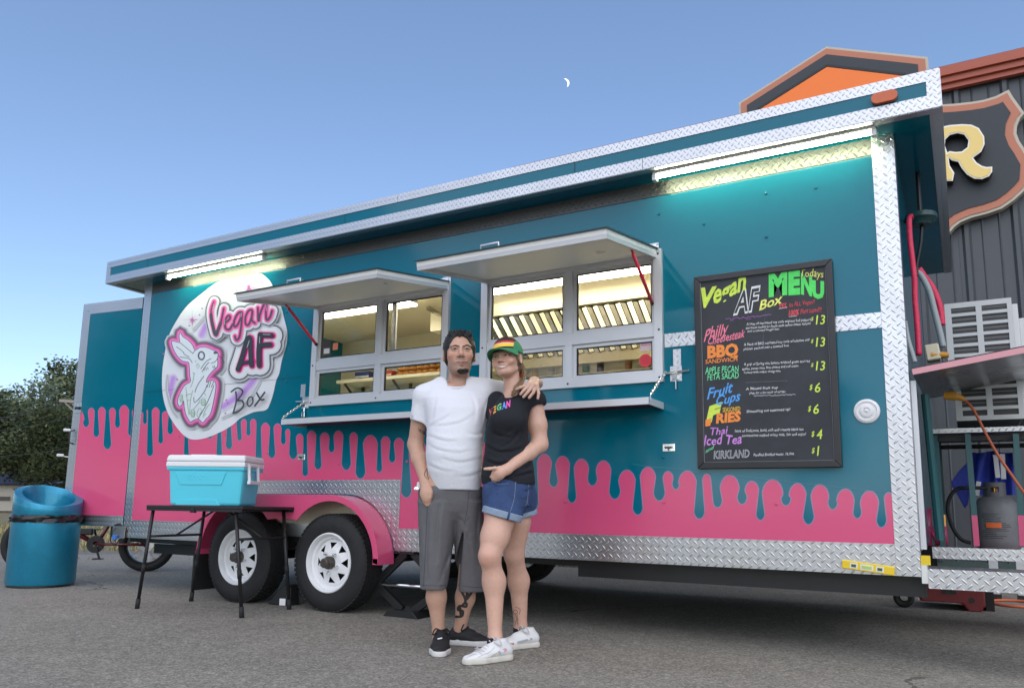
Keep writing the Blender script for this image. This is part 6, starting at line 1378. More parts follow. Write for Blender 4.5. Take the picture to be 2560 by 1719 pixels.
class Field:
    """smooth union of simple bodies on a grid (local axes: a right, b away from the viewer, z up)"""
    def __init__(s, lo, hi, h):
        s.ax = [np.arange(lo[i], hi[i]+h, h) for i in range(3)]; s.h = h
        s.F = np.full([len(x) for x in s.ax], 0.3, np.float32)
    def _sub(s, lo, hi):
        sl = []
        for i in range(3):
            i0 = max(0, int(np.searchsorted(s.ax[i], lo[i])-1)); i1 = min(len(s.ax[i]), int(np.searchsorted(s.ax[i], hi[i])+2))
            if i1 <= i0: return None, None
            sl.append(slice(i0, i1))
        g = np.meshgrid(*[s.ax[i][sl[i]] for i in range(3)], indexing='ij'); return tuple(sl), g
    def _merge(s, sl, d, k, op):
        F = s.F[sl]
        if op == 'add':
            if k > 0: hh = np.clip(.5+.5*(F-d)/k, 0, 1); r = F+(d-F)*hh-k*hh*(1-hh)
            else: r = np.minimum(F, d)
        else:
            if k > 0: hh = np.clip(.5-.5*(F+d)/k, 0, 1); r = F+(-d-F)*hh+k*hh*(1-hh)
            else: r = np.maximum(F, -d)
        s.F[sl] = r
    def cone(s, p, q, r1, r2=None, k=.02, op='add', flat=None, cut=None, pad=.05):
        p = np.array(p, float); q = np.array(q, float); r2 = r1 if r2 is None else r2; R = max(r1, r2)+pad
        sl, g = s._sub(np.minimum(p, q)-R, np.maximum(p, q)+R)
        if sl is None: return s
        v = q-p; L2 = max(v@v, 1e-9); w = [g[i]-p[i] for i in range(3)]
        t = np.clip((w[0]*v[0]+w[1]*v[1]+w[2]*v[2])/L2, 0, 1); f = flat or (1, 1, 1)
        d = np.sqrt(sum(((w[i]-t*v[i])/f[i])**2 for i in range(3)))-(r1+(r2-r1)*t)
        for (cp, cn) in (cut or ()):
            cn = np.array(cn, float); cn = cn/np.linalg.norm(cn); d = np.maximum(d, sum((g[i]-cp[i])*cn[i] for i in range(3)))
        s._merge(sl, d.astype(np.float32), k, op); return s
    def ell(s, c, r, k=.02, op='add', rot=0.0, tilt=0.0, pad=.05):
        c = np.array(c, float); R = max(r)+pad; sl, g = s._sub(c-R, c+R)
        if sl is None: return s
        x, y, z = [g[i]-c[i] for i in range(3)]
        if rot: x, y = x*math.cos(rot)+y*math.sin(rot), -x*math.sin(rot)+y*math.cos(rot)
        if tilt: x, z = x*math.cos(tilt)+z*math.sin(tilt), -x*math.sin(tilt)+z*math.cos(tilt)
        n = np.sqrt((x/r[0])**2+(y/r[1])**2+(z/r[2])**2); d = (n-1)*min(r) if max(r)/min(r) > 2.5 else n*(n-1)/np.maximum(np.sqrt((x/r[0]**2)**2+(y/r[1]**2)**2+(z/r[2]**2)**2), 1e-6)
        s._merge(sl, d.astype(np.float32), k, op); return s
    def prof(s, rows, k=.02, rot=0.0, p=2.4, op='add', folds=None):
        """rows: (z, ca, cb, wa, wb) from low to high"""
        rows = sorted(rows); A = np.array(rows); lo = [min(A[:, 1]-A[:, 3])-.06, min(A[:, 2]-A[:, 4])-.06, A[0, 0]-.06]; hi = [max(A[:, 1]+A[:, 3])+.06, max(A[:, 2]+A[:, 4])+.06, A[-1, 0]+.06]
        m_ = max(A[:, 3].max(), A[:, 4].max())+.06; lo[0] = A[:, 1].min()-m_; hi[0] = A[:, 1].max()+m_; lo[1] = A[:, 2].min()-m_; hi[1] = A[:, 2].max()+m_
        sl, g = s._sub(lo, hi); z = g[2]
        it = [np.interp(z, A[:, 0], A[:, i]) for i in range(1, 5)]
        # soften the piecewise profile
        x = g[0]-it[0]; y = g[1]-it[1]
        if rot: x, y = x*math.cos(rot)+y*math.sin(rot), -x*math.sin(rot)+y*math.cos(rot)
        n = (np.abs(x/it[2])**p+np.abs(y/it[3])**p)**(1/p); d = (n-1)*np.minimum(it[2], it[3])
        if folds is not None: d = d+folds(g[0], g[1], z)
        d = np.maximum(d, np.maximum(A[0, 0]-z, z-A[-1, 0])); s._merge(sl, d.astype(np.float32), k, op); return s
    def mesh(s, smooth=2):
        P, Q = surf_net(s.F, *s.ax)
        if smooth and len(P):
            e = np.concatenate([Q[:, [0, 1]], Q[:, [1, 2]], Q[:, [2, 3]], Q[:, [3, 0]]])
            for _ in range(smooth):
                acc = np.zeros_like(P); n = np.zeros(len(P))
                for a, b in ((0, 1), (1, 0)): np.add.at(acc, e[:, a], P[e[:, b]]); np.add.at(n, e[:, a], 1)
                P = .5*P+.5*acc/np.maximum(n, 1)[:, None]
        return P, Q

PC = Vector((-2.40, -.87, 0)); PR = Vector((math.cos(YAW), math.sin(YAW), 0)); PF = Vector((-math.sin(YAW), math.cos(YAW), 0))
ZA = lambda x, y: (1000+x/3.135, 780+y/3.136)
ZB_ = lambda x, y: (1000+x/3.135, 1180+y/3.136)
def L(x, y, b=0.0, fn=ZA):
    """zoomed photo position at depth b -> local (a, b, z)"""
    p = onP(*fn(x, y), PC+PF*b, PF); d = p-PC; return np.array((d.dot(PR), b, p.z))
def B(x, y, b=0.0): return L(x, y, b, ZB_)
def to_world(P):
    P = np.asarray(P); return np.stack([PC.x+P[:, 0]*PR.x+P[:, 1]*PF.x, PC.y+P[:, 0]*PR.y+P[:, 1]*PF.y, P[:, 2]], 1)
BVHS = {}
def body_obj(name, pieces, m, parent, cols=None, key=None):
    vs = []; fs = []; cl = []; k = 0
    for i, (P, Q) in enumerate(pieces):
        vs.append(to_world(P)); fs.append(Q+k); k += len(P)
        if cols is not None: cl.append(cols[i])
    V = np.concatenate(vs); Fq = np.concatenate(fs)
    if key: BVHS.setdefault(key, []).append(BVHTree.FromPolygons([tuple(v) for v in V], [tuple(int(x) for x in f) for f in Fq]))
    off = np.zeros(3); q_ = parent
    while q_ is not None: off = off+np.array(q_.location); q_ = q_.parent
    me = bpy.data.meshes.new(name); me.from_pydata((V-off).tolist(), [], Fq.tolist()); me.materials.append(m)
    me.polygons.foreach_set('use_smooth', [True]*len(me.polygons))
    if cols is not None:
        C_ = np.concatenate(cl); at = me.color_attributes.new('Col', 'FLOAT_COLOR', 'POINT'); at.data.foreach_set('color', np.concatenate([C_, np.ones((len(C_), 1))], 1).astype(np.float32).ravel())
    o = bpy.data.objects.new(name, me); COL.objects.link(o)
    if parent: o.parent = parent
    return o
def decal_f(key, fn, lift=.0012):
    """maps zoomed photo px to the surface of a finished body part (ray cast from the viewpoint)"""
    def f(x, y, d=0.0):
        r = ray(*fn(x, y)).normalized(); best = None
        for t in BVHS[key]:
            h = t.ray_cast(CAM, r)
            if h[0] is not None and (best is None or h[3] < best[3]): best = h
        if best is None: return tuple(CAM+r*4.3)
        n = best[1]; n = n if n.dot(r) < 0 else -n; q = best[0]+n*(lift+d); return (q.x, q.y, q.z)
    return f
def decal(name, m, key, fn, strokes, width, parent, lift=.0012, closed=False):
    pr_ = Print(decal_f(key, fn, lift))
    for s in strokes: pr_.stroke(s, width, closed, 4)
    return pr_.done(name, m, parent)
# skin: colour attribute, soft subsurface
def skin_mat(nm):
    m = mat(nm, (0.5, 0.3, 0.2), 0.48, attr=True, noise=0.06, nscale=60, bump=0.03, bscale=300); b = m.node_tree.nodes['Principled BSDF']
    b.inputs['Subsurface Weight'].default_value = 0.12; b.inputs['Subsurface Radius'].default_value = (0.01, 0.004, 0.002); b.inputs['Subsurface Scale'].default_value = 0.5
    return m
M_SKIN = skin_mat('skin')
def plain(P, c): 
    C_ = np.tile(np.array(c, float), (len(P), 1)); return C_
def hand_fingers(f, pts, r0=.0088, r1=.0068, k=.004):
    for ch in pts:
        n = len(ch)
        for i in range(n-1): f.cone(ch[i], ch[i+1], r0+(r1-r0)*i/(n-1), r0+(r1-r0)*(i+1)/(n-1), k)

def head(yaw, tilt, pitch, origin, sc, skin, lips, brow, stubble=None, female=False, smile=False, h=.0026):
    """head in its own frame (x right, y back, z up; eyes at z=0), then turned and placed"""
    f = Field((-.105, -.14, -.235), (.105, .125, .135), h); w = .94 if female else 1.0
    f.ell((0, .014, .028), (.0755*w, .097, .090), .02); f.ell((0, -.026, -.036), (.0605*w, .062, .083), .03)
    f.ell((0, -.026, -.074), (.0500*w*(.86 if female else 1), .058, .044), .018); f.ell((0, -.068, -.101), (.020 if female else .025, .019, .017), .022)
    for s in (-1, 1):
        f.ell((s*.042*w, -.060, -.028), (.022, .020, .018), .022)
        f.cone((s*.046, -.072, .022), (s*.014, -.085, .019), .009, .008, .016)
        f.ell((s*.031, -.099, -.001), (.018, .017, .0115), .012, 'sub')
        f.cone((s*.047*w, .010, -.066), (s*.026, -.052, -.096), .011, .013, .02)
        f.ell((s*.079*w, .014, -.012), (.0095, .019, .033), .006, rot=s*.45); f.ell((s*.087*w, .008, -.010), (.006, .010, .020), .004, 'sub')
    f.cone((0, -.086, .006), (0, -.103, -.029), .0075, .0110 if not female else .0095, .010); f.ell((0, -.104, -.033), (.0105, .0095, .008), .008)
    for s in (-1, 1): f.ell((s*.0130, -.092, -.037), (.0080, .010, .0070), .006)
    for s in (-1, 1): f.ell((s*.031, -.0775, -.001), (.0158, .0145, .0135), .006); f.ell((s*.031, -.096, -.0015), (.0135, .022, .0042 if not smile else .0036), .003, 'sub')
    mw = .030 if smile else .026; zc = .006 if smile else .0
    f.cone((-mw, -.076, -.066+zc), (0, -.0865, -.0635), .0040, .0058, .010); f.cone((mw, -.076, -.066+zc), (0, -.0865, -.0635), .0040, .0058, .010)
    f.cone((-mw*.8, -.076, -.073+zc), (0, -.0855, -.0755), .0045, .0065, .010); f.cone((mw*.8, -.076, -.073+zc), (0, -.0855, -.0755), .0045, .0065, .010)
    if smile:
        for s in (-1, 1): f.ell((s*.040, -.066, -.040), (.018, .014, .015), .02)
    nr = .045 if female else .053
    f.cone((0, .034, -.07), (0, .046, -.25), nr, nr*1.08, .018)
    P, Q = f.mesh(1)
    x, y, z = P.T; C_ = plain(P, skin); ax_ = np.abs(x)
    def paint(mask, col, a=1.0): m_ = np.clip(mask, 0, 1)[:, None]*a; C_[:] = C_*(1-m_)+np.array(col)*m_
    paint(np.exp(-((ax_-.040)/.022)**2-((z+.034)/.02)**2)*(y < -.03), (skin[0]*1.08, skin[1]*.78, skin[2]*.74), .5)
    paint(np.exp(-((ax_)/.014)**2-((z+.034)/.012)**2)*(y < -.08), (skin[0]*1.05, skin[1]*.8, skin[2]*.78), .45)
    paint(np.clip(1.35-np.sqrt(((ax_-.031)/.020)**2+((z-.002)/.014)**2), 0, 1)*(y < -.06), (skin[0]*.72, skin[1]*.62, skin[2]*.6), .45)
    if stubble is not None:
        paint(np.clip((-.050-z)/.02, 0, 1)*(y < .0)*np.clip((.155+z)/.03, 0, 1), stubble, .38); paint(((z > -.058) & (z < -.046) & (ax_ < .026) & (y < -.07)).astype(float), stubble, .4)
    if female:
        bz = .0225+.004*np.sin(np.clip((ax_-.012)/.04, 0, 1)*math.pi)-.10*np.clip(ax_-.045, 0, 1)
        paint(((np.abs(z-bz) < .003) & (ax_ > .011) & (ax_ < .053) & (y < -.05)).astype(float), brow, .8)
    return sc(P), Q, C_
class HS:
    """head proportions: width, depth, and separate heights above and below the eyes"""
    def __init__(s, x, y, up, lo): s.v = (x, y, up, lo)
    def __call__(s, P): P = np.array(P, float); P[:, 2] *= np.where(P[:, 2] > 0, s.v[2], s.v[3]); P[:, 0] *= s.v[0]; P[:, 1] *= s.v[1]; return P
def place(P, yaw, tilt, pitch, origin):
    cy, sy = math.cos(yaw), math.sin(yaw); x, y, z = P.T
    y, z = y*math.cos(pitch)-z*math.sin(pitch), y*math.sin(pitch)+z*math.cos(pitch)
    x, z = x*math.cos(tilt)+z*math.sin(tilt), -x*math.sin(tilt)+z*math.cos(tilt)
    x, y = x*cy-y*sy, x*sy+y*cy
    return np.stack([x, y, z], 1)+np.array(origin)
def ball(c, r, n=14, sq=(1, 1, 1)):
    vs = []; fs = []
    for i in range(n+1):
        for j in range(2*n): ph = math.pi*i/n; t = math.pi*j/n; vs.append((c[0]+r*sq[0]*math.sin(ph)*math.cos(t), c[1]+r*sq[1]*math.sin(ph)*math.sin(t), c[2]+r*sq[2]*math.cos(ph)))
    for i in range(n):
        for j in range(2*n): a = i*2*n+j; b = i*2*n+(j+1) % (2*n); fs.append((a, b, b+2*n, a+2*n))
    return np.array(vs), np.array(fs)
def eyes(parent, yaw, tilt, pitch, origin, sc, iris, look=0.0):
    for s in (-1, 1):
        P, Q = ball((s*.031, -.0775, -.0015), .0126, 14); x, y, z = (P-np.array((s*.031, -.0775, -.0015))).T
        rr = np.sqrt((x-look)**2+z**2); C_ = plain(P, (.34, .32, .30)); C_[(rr < .0076) & (y < 0)] = iris; C_[(rr < .0032) & (y < 0)] = (.005, .005, .005)
        body_obj('eye', [(place(sc(P), yaw, tilt, pitch, origin), Q)], M_EYE, parent, [C_])
M_EYE = mat('eye', (0.8, 0.8, 0.8), 0.12, attr=True)

def foldfun(seed, amp, fz=38.0, fa=9.0):
    r = random.Random(seed); ph = [r.uniform(0, 6.28) for _ in range(6)]
    def f(a, b, z):
        w = 1.8*np.sin(fa*a+ph[0]+4*z)+1.2*np.sin(fa*1.9*a+ph[1]-6*b)
        s1 = np.sin(fz*z+w+ph[2]+14*a); s2 = np.sin(fz*.61*z-1.3*w+ph[3]-20*a+9*b)
        m_ = .5+.5*np.sin(11*a+7*z+ph[4]); return (amp*(.6*s1*m_+.4*s2*(1-m_))).astype(np.float32)
    return f

def creases(lines, fn, amp=.006, w=.012, bref=-.12):
    """cloth folds: grooves with a soft ridge beside them, following lines seen on the front"""
    P = []
    for ln in lines:
        pts = [L(x, y, bref, fn)[[0, 2]] for x, y in catmull(ln, 5)]; P.append(np.array(pts))
    def f(a, b, z):
        ua = a[:, 0, 0]; uz = z[0, 0, :]; A, Z = np.meshgrid(ua, uz, indexing='ij'); out = np.zeros_like(A)
        for pts in P:
            best = np.full(A.shape, 9.0); sg = np.zeros(A.shape); n = len(pts)
            for i in range(n-1):
                p, q = pts[i], pts[i+1]; v = q-p; l2 = max(v@v, 1e-9); t = np.clip(((A-p[0])*v[0]+(Z-p[1])*v[1])/l2, 0, 1); dx = A-p[0]-t*v[0]; dz = Z-p[1]-t*v[1]; d = np.hypot(dx, dz); m_ = d < best
                fade = np.sin(np.clip((i+t)/(n-1), .04, .96)*math.pi)**.5
                best = np.where(m_, d, best); sg = np.where(m_, np.sign(v[0]*dz-v[1]*dx)*fade, sg)
            s_ = best*np.sign(sg); out += np.abs(sg)*(np.exp(-(s_/(w*.55))**2)-.75*np.exp(-((s_-w*1.15)/w)**2))
        return (amp*out)[:, None, :]*np.clip(.5-(b+.02)/.08, 0, 1)
    return f
# ================================================================== man
SK1 = (0.51, 0.30, 0.21)
man = thing('person', 'man in white t-shirt and grey shorts with his arm around the woman', 'person', PC)
HO1 = L(456, 293, -.085)                                  # between the eyes
hy1, ht1, hp1, hs1 = rad(9), rad(-1.5), rad(-4), HS(1.07, 1.03, .93, 1.13)
HO1 = HO1+np.array((0.0, .0875, 0.0))
HP, HQ, HC = head(hy1, ht1, hp1, HO1, hs1, SK1, (0.36, 0.15, 0.115), (0.016, 0.012, 0.010), (0.10, 0.075, 0.065))
pieces = [(place(HP, hy1, ht1, hp1, HO1), HQ)]; cols = [HC]
# his right arm (viewer's left), hand in pocket
sh1, el1, wr1 = L(172, 640, .04), L(122, 1035, .08), L(198, 1330, -.06)
f = Field(np.minimum.reduce([sh1, el1, wr1])-.13, np.maximum.reduce([sh1, el1, wr1])+.13, .0035); f0 = f
f = Field((min(el1[0], wr1[0])-.09, -.17, wr1[2]-.19), (sh1[0]+.10, .16, sh1[2]+.05), .0035)
f.cone(sh1+np.array((.0, 0, -.03)), el1, .044, .042, .02); f.cone(el1, el1*.6+wr1*.4+np.array((-.004, 0, 0)), .042, .040, .02); f.cone(el1*.6+wr1*.4, wr1, .040, .027, .02, flat=(1, .85, 1))
pm1 = L(208, 1420, -.095); f.cone(wr1, pm1, .027, .033, .02, flat=(.95, .6, 1)); f.cone(pm1, L(212, 1455, -.10), .033, .028, .02, flat=(.95, .55, 1))
for i, (dx, ln) in enumerate(((-24, 1492), (-8, 1508), (8, 1512), (24, 1498))): f.cone(L(212+dx, 1435, -.10), L(212+dx*.8, ln, -.095), .0095, .008, .004)
f.cone(L(226, 1360, -.085), L(240, 1415, -.105), .012, .0105, .008); f.cone(L(240, 1415, -.105), L(238, 1455, -.108), .0105, .0085, .005)
P, Q = f.mesh(1); pieces.append((P, Q)); cols.append(plain(P, SK1))
# his left arm behind her, hand over her shoulder
sh2, el2, wr2 = L(665, 625, .05), L(880, 668, .16), L(1072, 560, .04)
f = Field((sh2[0]-.08, -.30, el2[2]-.14), (wr2[0]+.10, .26, wr2[2]+.09), .0035)
f.cone(sh2, el2, .050, .042, .02); f.cone(el2, wr2, .041, .030, .02)
kn = [L(985, 575, -.205), L(1015, 568, -.215), L(1045, 572, -.212), L(1072, 590, -.195)]
pc2 = L(1052, 548, -.09); f.cone(wr2, pc2, .031, .036, .02, flat=(1, 1, .75))
for q in kn: f.cone(pc2, q, .024, .0135, .012)
f.cone(kn[0], kn[3], .014, .013, .01)
hand_fingers(f, [[kn[0], L(945, 590, -.222), L(912, 605, -.215)], [kn[1], L(968, 615, -.236), L(945, 643, -.236)], [kn[2], L(1003, 625, -.240), L(968, 664, -.243)], [kn[2]*.35+kn[3]*.65, L(1045, 630, -.238), L(1012, 670, -.244)], [kn[3]+np.array((.004, 0, -.004)), L(1086, 635, -.222), L(1080, 676, -.228)]], .0100, .0078, .0035)
P, Q = f.mesh(1); C_ = plain(P, (0.54, 0.335, 0.25)); pieces.append((P, Q)); cols.append(C_)
# legs and hidden torso
f = Field((-.32, -.2, .03), (.24, .34, .62), .006)
k1, a1 = B(272, 820, 0.0), B(302, 1250, .02); k2, a2 = B(535, 830, .10), B(468, 1235, .15)
for (k_, a_, cb) in ((k1, a1, .012), (k2, a2, .012)):
    m_ = k_*.62+a_*.38+np.array((0, .012, 0)); f.cone(k_+np.array((0, 0, .06)), m_, .052, .050, .03); f.cone(m_, a_, .050, .030, .03); f.cone(a_, a_-np.array((0, 0, .06)), .030, .034, .02)
P, Q = f.mesh(2); pieces.append((P, Q)); cols.append(plain(P, SK1))
f = Field((-.28, -.16, .6), (.24, .20, 1.48), .012)
zr = lambda y: L(440, y, 0)[2]
f.prof([(zr(1460), -.04, .02, .10, .07), (zr(1380), -.04, 0, .13, .10), (zr(1150), -.03, 0, .11, .09), (zr(870), -.02, .01, .11, .085), (zr(640), -.02, .02, .12, .07), (zr(560), -.03, .03, .08, .06)], .02)
P, Q = f.mesh(1); pieces.append((P, Q)); cols.append(plain(P, SK1))
body1 = body_obj('body', pieces, M_SKIN, man, cols, 'man_skin')
FD1 = lambda x, y: (1090+x/4.265, 800+y/4.267)
M_BROW = mat('brow_black', (0.012, 0.009, 0.008), 0.6)
decal('eyebrow', M_BROW, 'man_skin', FD1, [[(162, 292), (185, 276), (210, 270), (250, 282)]], [5, 12, 13, 7], body1, .001); decal('eyebrow', M_BROW, 'man_skin', FD1, [[(284, 282), (318, 268), (345, 270), (376, 290)]], [7, 13, 12, 5], body1, .001)
decal('eyelashes', M_BROW, 'man_skin', FD1, [[(170, 310), (200, 299), (234, 310)], [(298, 309), (328, 299), (360, 312)]], 6, body1, .003)
decal('lips', mat('lips_brown', (0.36, 0.155, 0.12), 0.45), 'man_skin', FD1, [[(225, 446), (255, 441), (276, 444), (298, 440), (326, 447)], [(240, 459), (275, 463), (312, 458)]], [5, 10, 11, 10, 5], body1, .0008)
decal('mouth_line', mat('mouth_dark', (0.10, 0.035, 0.03), 0.6), 'man_skin', FD1, [[(216, 449), (250, 449), (276, 452), (305, 448), (334, 450)]], 5, body1, .0016)
decal('nostril', mat('nostril_dark', (0.10, 0.04, 0.03), 0.6), 'man_skin', FD1, [[(246, 390), (258, 394)], [(288, 394), (302, 389)]], 7, body1, .0006)
decal('goatee', M_BROW, 'man_skin', FD1, [[(238, 532), (262, 524), (288, 528), (312, 523), (336, 530)], [(230, 543), (286, 541), (342, 541)], [(236, 554), (286, 554), (338, 552)], [(250, 565), (286, 568), (322, 563)]], 14, body1, .0015)
decal('soul_patch', mat('stubble_dark', (0.17, 0.11, 0.08), 0.7), 'man_skin', FD1, [[(262, 488), (275, 492), (290, 488)]], 9, body1, .001)
eyes(body1, hy1, ht1, hp1, HO1, hs1, (.02, .012, .008), .001)
# hair
def hair_field(h=.004):
    f = Field((-.125, -.14, -.12), (.125, .14, .165), h); return f
f = hair_field(.0034); f.ell((0, .020, .034), (.0850, .106, .099), .01); f.ell((0, .045, -.01), (.078, .080, .075), .02)
f.cone((-.045, -.050, .098), (.05, -.052, .098), .014, .014, .02)
for s in (-1, 1): f.cone((s*.0745, -.026, .03), (s*.0725, -.030, -.026), .009, .006, .008)
f.ell((0, -.112, .014), (.064, .082, .086), .006, 'sub'); f.ell((0, -.085, -.09), (.10, .08, .075), .01, 'sub')
for s in (-1, 1): f.ell((s*.088, .012, -.016), (.024, .026, .036), .006, 'sub'); f.cone((s*.062, -.098, -.05), (s*.058, -.098, .030), .02, .018, .006, 'sub')
f.ell((0, .0, -.118), (.13, .105, .088), .010, 'sub')
rr = random.Random(3)
for i in range(420):
    t = rr.uniform(0, 6.28); q = rr.uniform(.05, 1.0)**.6; px_, py_ = .081*math.cos(t)*q, .020+.102*math.sin(t)*q; pz_ = .036+.097*math.sqrt(max(0, 1-q*q))
    if py_ < -.045 and pz_ < .075: continue
    L_ = rr.uniform(.006, .014); f.cone((px_, py_, pz_), (px_*1.05+rr.uniform(-.006, .010), py_*1.03-rr.uniform(.004, .016), pz_+L_*(.35+.65*(pz_ > .08))), .0042, .0012, .003, pad=.012)
for i in range(46):
    x_ = rr.uniform(-.055, .058); f.cone((x_, -.068+abs(x_)*.35, .092+rr.uniform(-.004, .01)), (x_*1.05+rr.uniform(-.004, .012), -.082+abs(x_)*.35+rr.uniform(-.004, .006), .108+rr.uniform(0, .012)), .006, .0015, .004, pad=.012)
P, Q = f.mesh(0)
M_HAIR1 = mat('hair_black', (0.006, 0.0055, 0.0055), 0.5, bump=0.5, bscale=220)
body_obj('hair', [(place(hs1(P), hy1, ht1, hp1, HO1), Q)], M_HAIR1, man)
# shirt
M_SHIRT = mat('shirt_white', (0.69, 0.70, 0.735), 0.85, bump=0.25, bscale=45); M_SHIRT.node_tree.nodes['Principled BSDF'].inputs['Sheen Weight'].default_value = 0.2
f = Field((-.36, -.24, .78), (.30, .26, 1.56), .0055)
rows = []
for (y, x0, x1, wb, cb) in ((1392, 251, 634, .122, .0), (1340, 240, 638, .130, -.004), (1250, 220, 644, .142, -.012), (1120, 206, 650, .148, -.018), (1000, 213, 656, .146, -.016), (880, 216, 672, .138, -.008), (760, 198, 692, .128, .0), (680, 173, 697, .115, .012), (620, 183, 682, .095, .022), (575, 238, 632, .072, .03), (535, 318, 567, .058, .034)):
    l, r = L(x0, y, 0), L(x1, y, 0); rows.append((float(l[2]), float((l[0]+r[0])/2), cb, float(r[0]-l[0])/2, wb))
ff = foldfun(5, .0018, 24); cr1 = creases([[(232, 885), (330, 850), (405, 795)], [(232, 890), (350, 892), (480, 868), (580, 800)], [(205, 955), (330, 1008), (450, 1020)], [(190, 1015), (300, 1080), (450, 1108), (560, 1085)], [(330, 1150), (480, 1180), (640, 1140)], [(205, 1185), (320, 1238), (420, 1250)], [(460, 1290), (560, 1280), (645, 1240)], [(275, 660), (262, 760), (245, 850)], [(690, 650), (660, 740), (640, 850)], [(560, 640), (590, 740), (580, 860)], [(655, 930), (600, 960), (520, 950)]], ZA, .0036, .013)
zmid = zr(1050)
f.prof(rows, .03, p=2.3, folds=lambda a, b, z: ff(a, b, z)*np.clip((zr(620)-z)/.25, .15, 1)+cr1(a, b, z))
se1 = L(158, 868, .045); d1 = se1-sh1
f.cone(sh1+np.array((.015, 0, -.012)), se1+d1*.25, .060, .064, .035, cut=[(se1, (-.27, 0, -.96))])
f.cone(L(320, 565, .03), sh1+np.array((.012, 0, -.012)), .042, .058, .03)
se2 = L(800, 628, .115); d2 = se2-sh2
f.cone(L(560, 575, .03), sh2+np.array((0, 0, .004)), .05, .066, .035); f.cone(sh2, se2+d2*.2, .069, .066, .04, cut=[(se2, d2)])
f.cone(L(640, 740, .02), L(760, 700, .08), .05, .034, .05)
f.cone(se1-d1*.12, se1+d1*.4, .054, .054, .004, 'sub'); f.cone(se2-d2*.12, se2+d2*.5, .054, .054, .004, 'sub')
nk0, nk1 = HO1+np.array((.0, .02, -.115)), HO1+np.array((0, -.004, -.215))
f.cone(L(437, 480, .03), L(444, 556, -.03), .060, .050, .006, 'sub')
P, Q = f.mesh(1); shirt1 = body_obj('t_shirt', [(P, Q)], M_SHIRT, man, None, 'man_shirt')
ring = []; nc = L(440, 548, -.02)
for t in np.linspace(0, 2*math.pi, 41)[:-1]:
    c, s_ = math.cos(t), math.sin(t); ring.append(np.array((nc[0]+.066*c, .020+.076*s_, nc[2]-.004+.034*s_)))
m = MB(); m.tube([Vector(to_world([q])[0]) for q in ring], .0075, 8, closed=True); m.build('collar', M_SHIRT, shirt1, smooth=True)
# necklace cord
m = MB(); m.tube([Vector(to_world([q+np.array((0, -.004, .012))])[0]) for q in ring[9:16]], .004, 6); m.build('necklace', mat('cord_brown', (0.06, 0.03, 0.02), 0.5), shirt1, smooth=True)
# shorts
M_SHORT = mat('shorts_grey', (0.125, 0.122, 0.128), 0.9, noise=0.12, nscale=7, bump=0.3, bscale=40)
f = Field((-.36, -.24, .22), (.24, .32, .98), .006); rows = []
for (y, x0, x1, wb, cb) in ((420, 330, 560, .06, .05), (370, 215, 610, .10, .05), (300, 160, 640, .128, .045), (240, 142, 648, .135, .038), (150, 140, 652, .130, .02), (110, 170, 645, .115, .010), (70, 270, 600, .095, .005), (20, 280, 590, .09, .0)):
    l, r = B(x0, y, .02), B(x1, y, .02); rows.append((float(l[2]), float((l[0]+r[0])/2), cb, float(r[0]-l[0])/2, wb))
ff2 = foldfun(9, .0045, 30, 12); f.prof(rows, .03, p=2.4, folds=lambda a, b, z: .6*ff2(a, b, z))
h1, e1_ = B(300, 230, .02), B(266, 912, .01); h2, e2_ = B(535, 230, .04), B(550, 928, .10)
cr2 = creases([[(225, 300), (205, 520), (200, 860)], [(330, 180), (290, 400), (280, 700)], [(500, 420), (430, 560), (350, 720), (310, 860)], [(520, 480), (540, 650), (560, 880)], [(620, 250), (600, 450), (610, 700), (630, 890)], [(400, 250), (420, 330), (490, 390)], [(390, 560), (360, 700), (350, 860)]], ZB_, .007, .014)
def leg_prof(top, bot, wa0, wa1, wb0, wb1, seed):
    zz = np.linspace(float(bot[2]), float(top[2]), 9); rw = []
    for z in zz:
        t = (z-bot[2])/(top[2]-bot[2]); rw.append((float(z), float(bot[0]+(top[0]-bot[0])*t), float(bot[1]+(top[1]-bot[1])*t), wa1+(wa0-wa1)*t, wb1+(wb0-wb1)*t))
    fq = foldfun(seed, .003, 14, 22); f.prof(rw, .012, p=2.2, folds=lambda a, b, z: fq(a, b, z)+cr2(a, b, z))
leg_prof(h1, e1_, .108, .073, .122, .088, 2); leg_prof(h2, e2_, .082, .080, .122, .092, 3)
for (e_, k_) in ((e1_, k1), (e2_, k2)): f.cone(e_+np.array((0, 0, .0)), e_-np.array((0, 0, .1)), .056, .056, .003, 'sub')
f.cone(B(497, 470, -.02), B(402, 940, -.02), .004, .034, .012, 'sub', flat=(1, 6, 1), pad=.22)
P, Q = f.mesh(1); shorts1 = body_obj('shorts', [(P, Q)], M_SHORT, man, None, 'man_shorts')
M_SEAM = mat('seam_grey', (0.05, 0.05, 0.055), 0.9)
decal('seam', M_SEAM, 'man_shorts', ZB_, [[(538, 150), (530, 260), (512, 370), (505, 400)], [(215, 260), (205, 480), (195, 700), (185, 890)], [(165, 520), (200, 520)], [(165, 540), (200, 540)], [(172, 884), (270, 888), (355, 884)], [(450, 880), (560, 898), (650, 902)], [(252, 128), (222, 250)], [(545, 345), (520, 380)]], 3.2, shorts1)
m = MB(); q0 = B(128, 130, -.05); m.lathe([(.012, 0), (.012, .004), (.004, .005), (.001, .005)], Vector(to_world([q0])[0]), tuple(-PF), 12); m.build('key_ring', M_CHROME, shorts1)
m = MB(); m.obox(Vector(to_world([B(150, 105, -.03)])[0]), PR, PF, (0, 0, 1), .012, .012, .02, .005); m.build('pocket_cloth', M_SHIRT, shorts1)
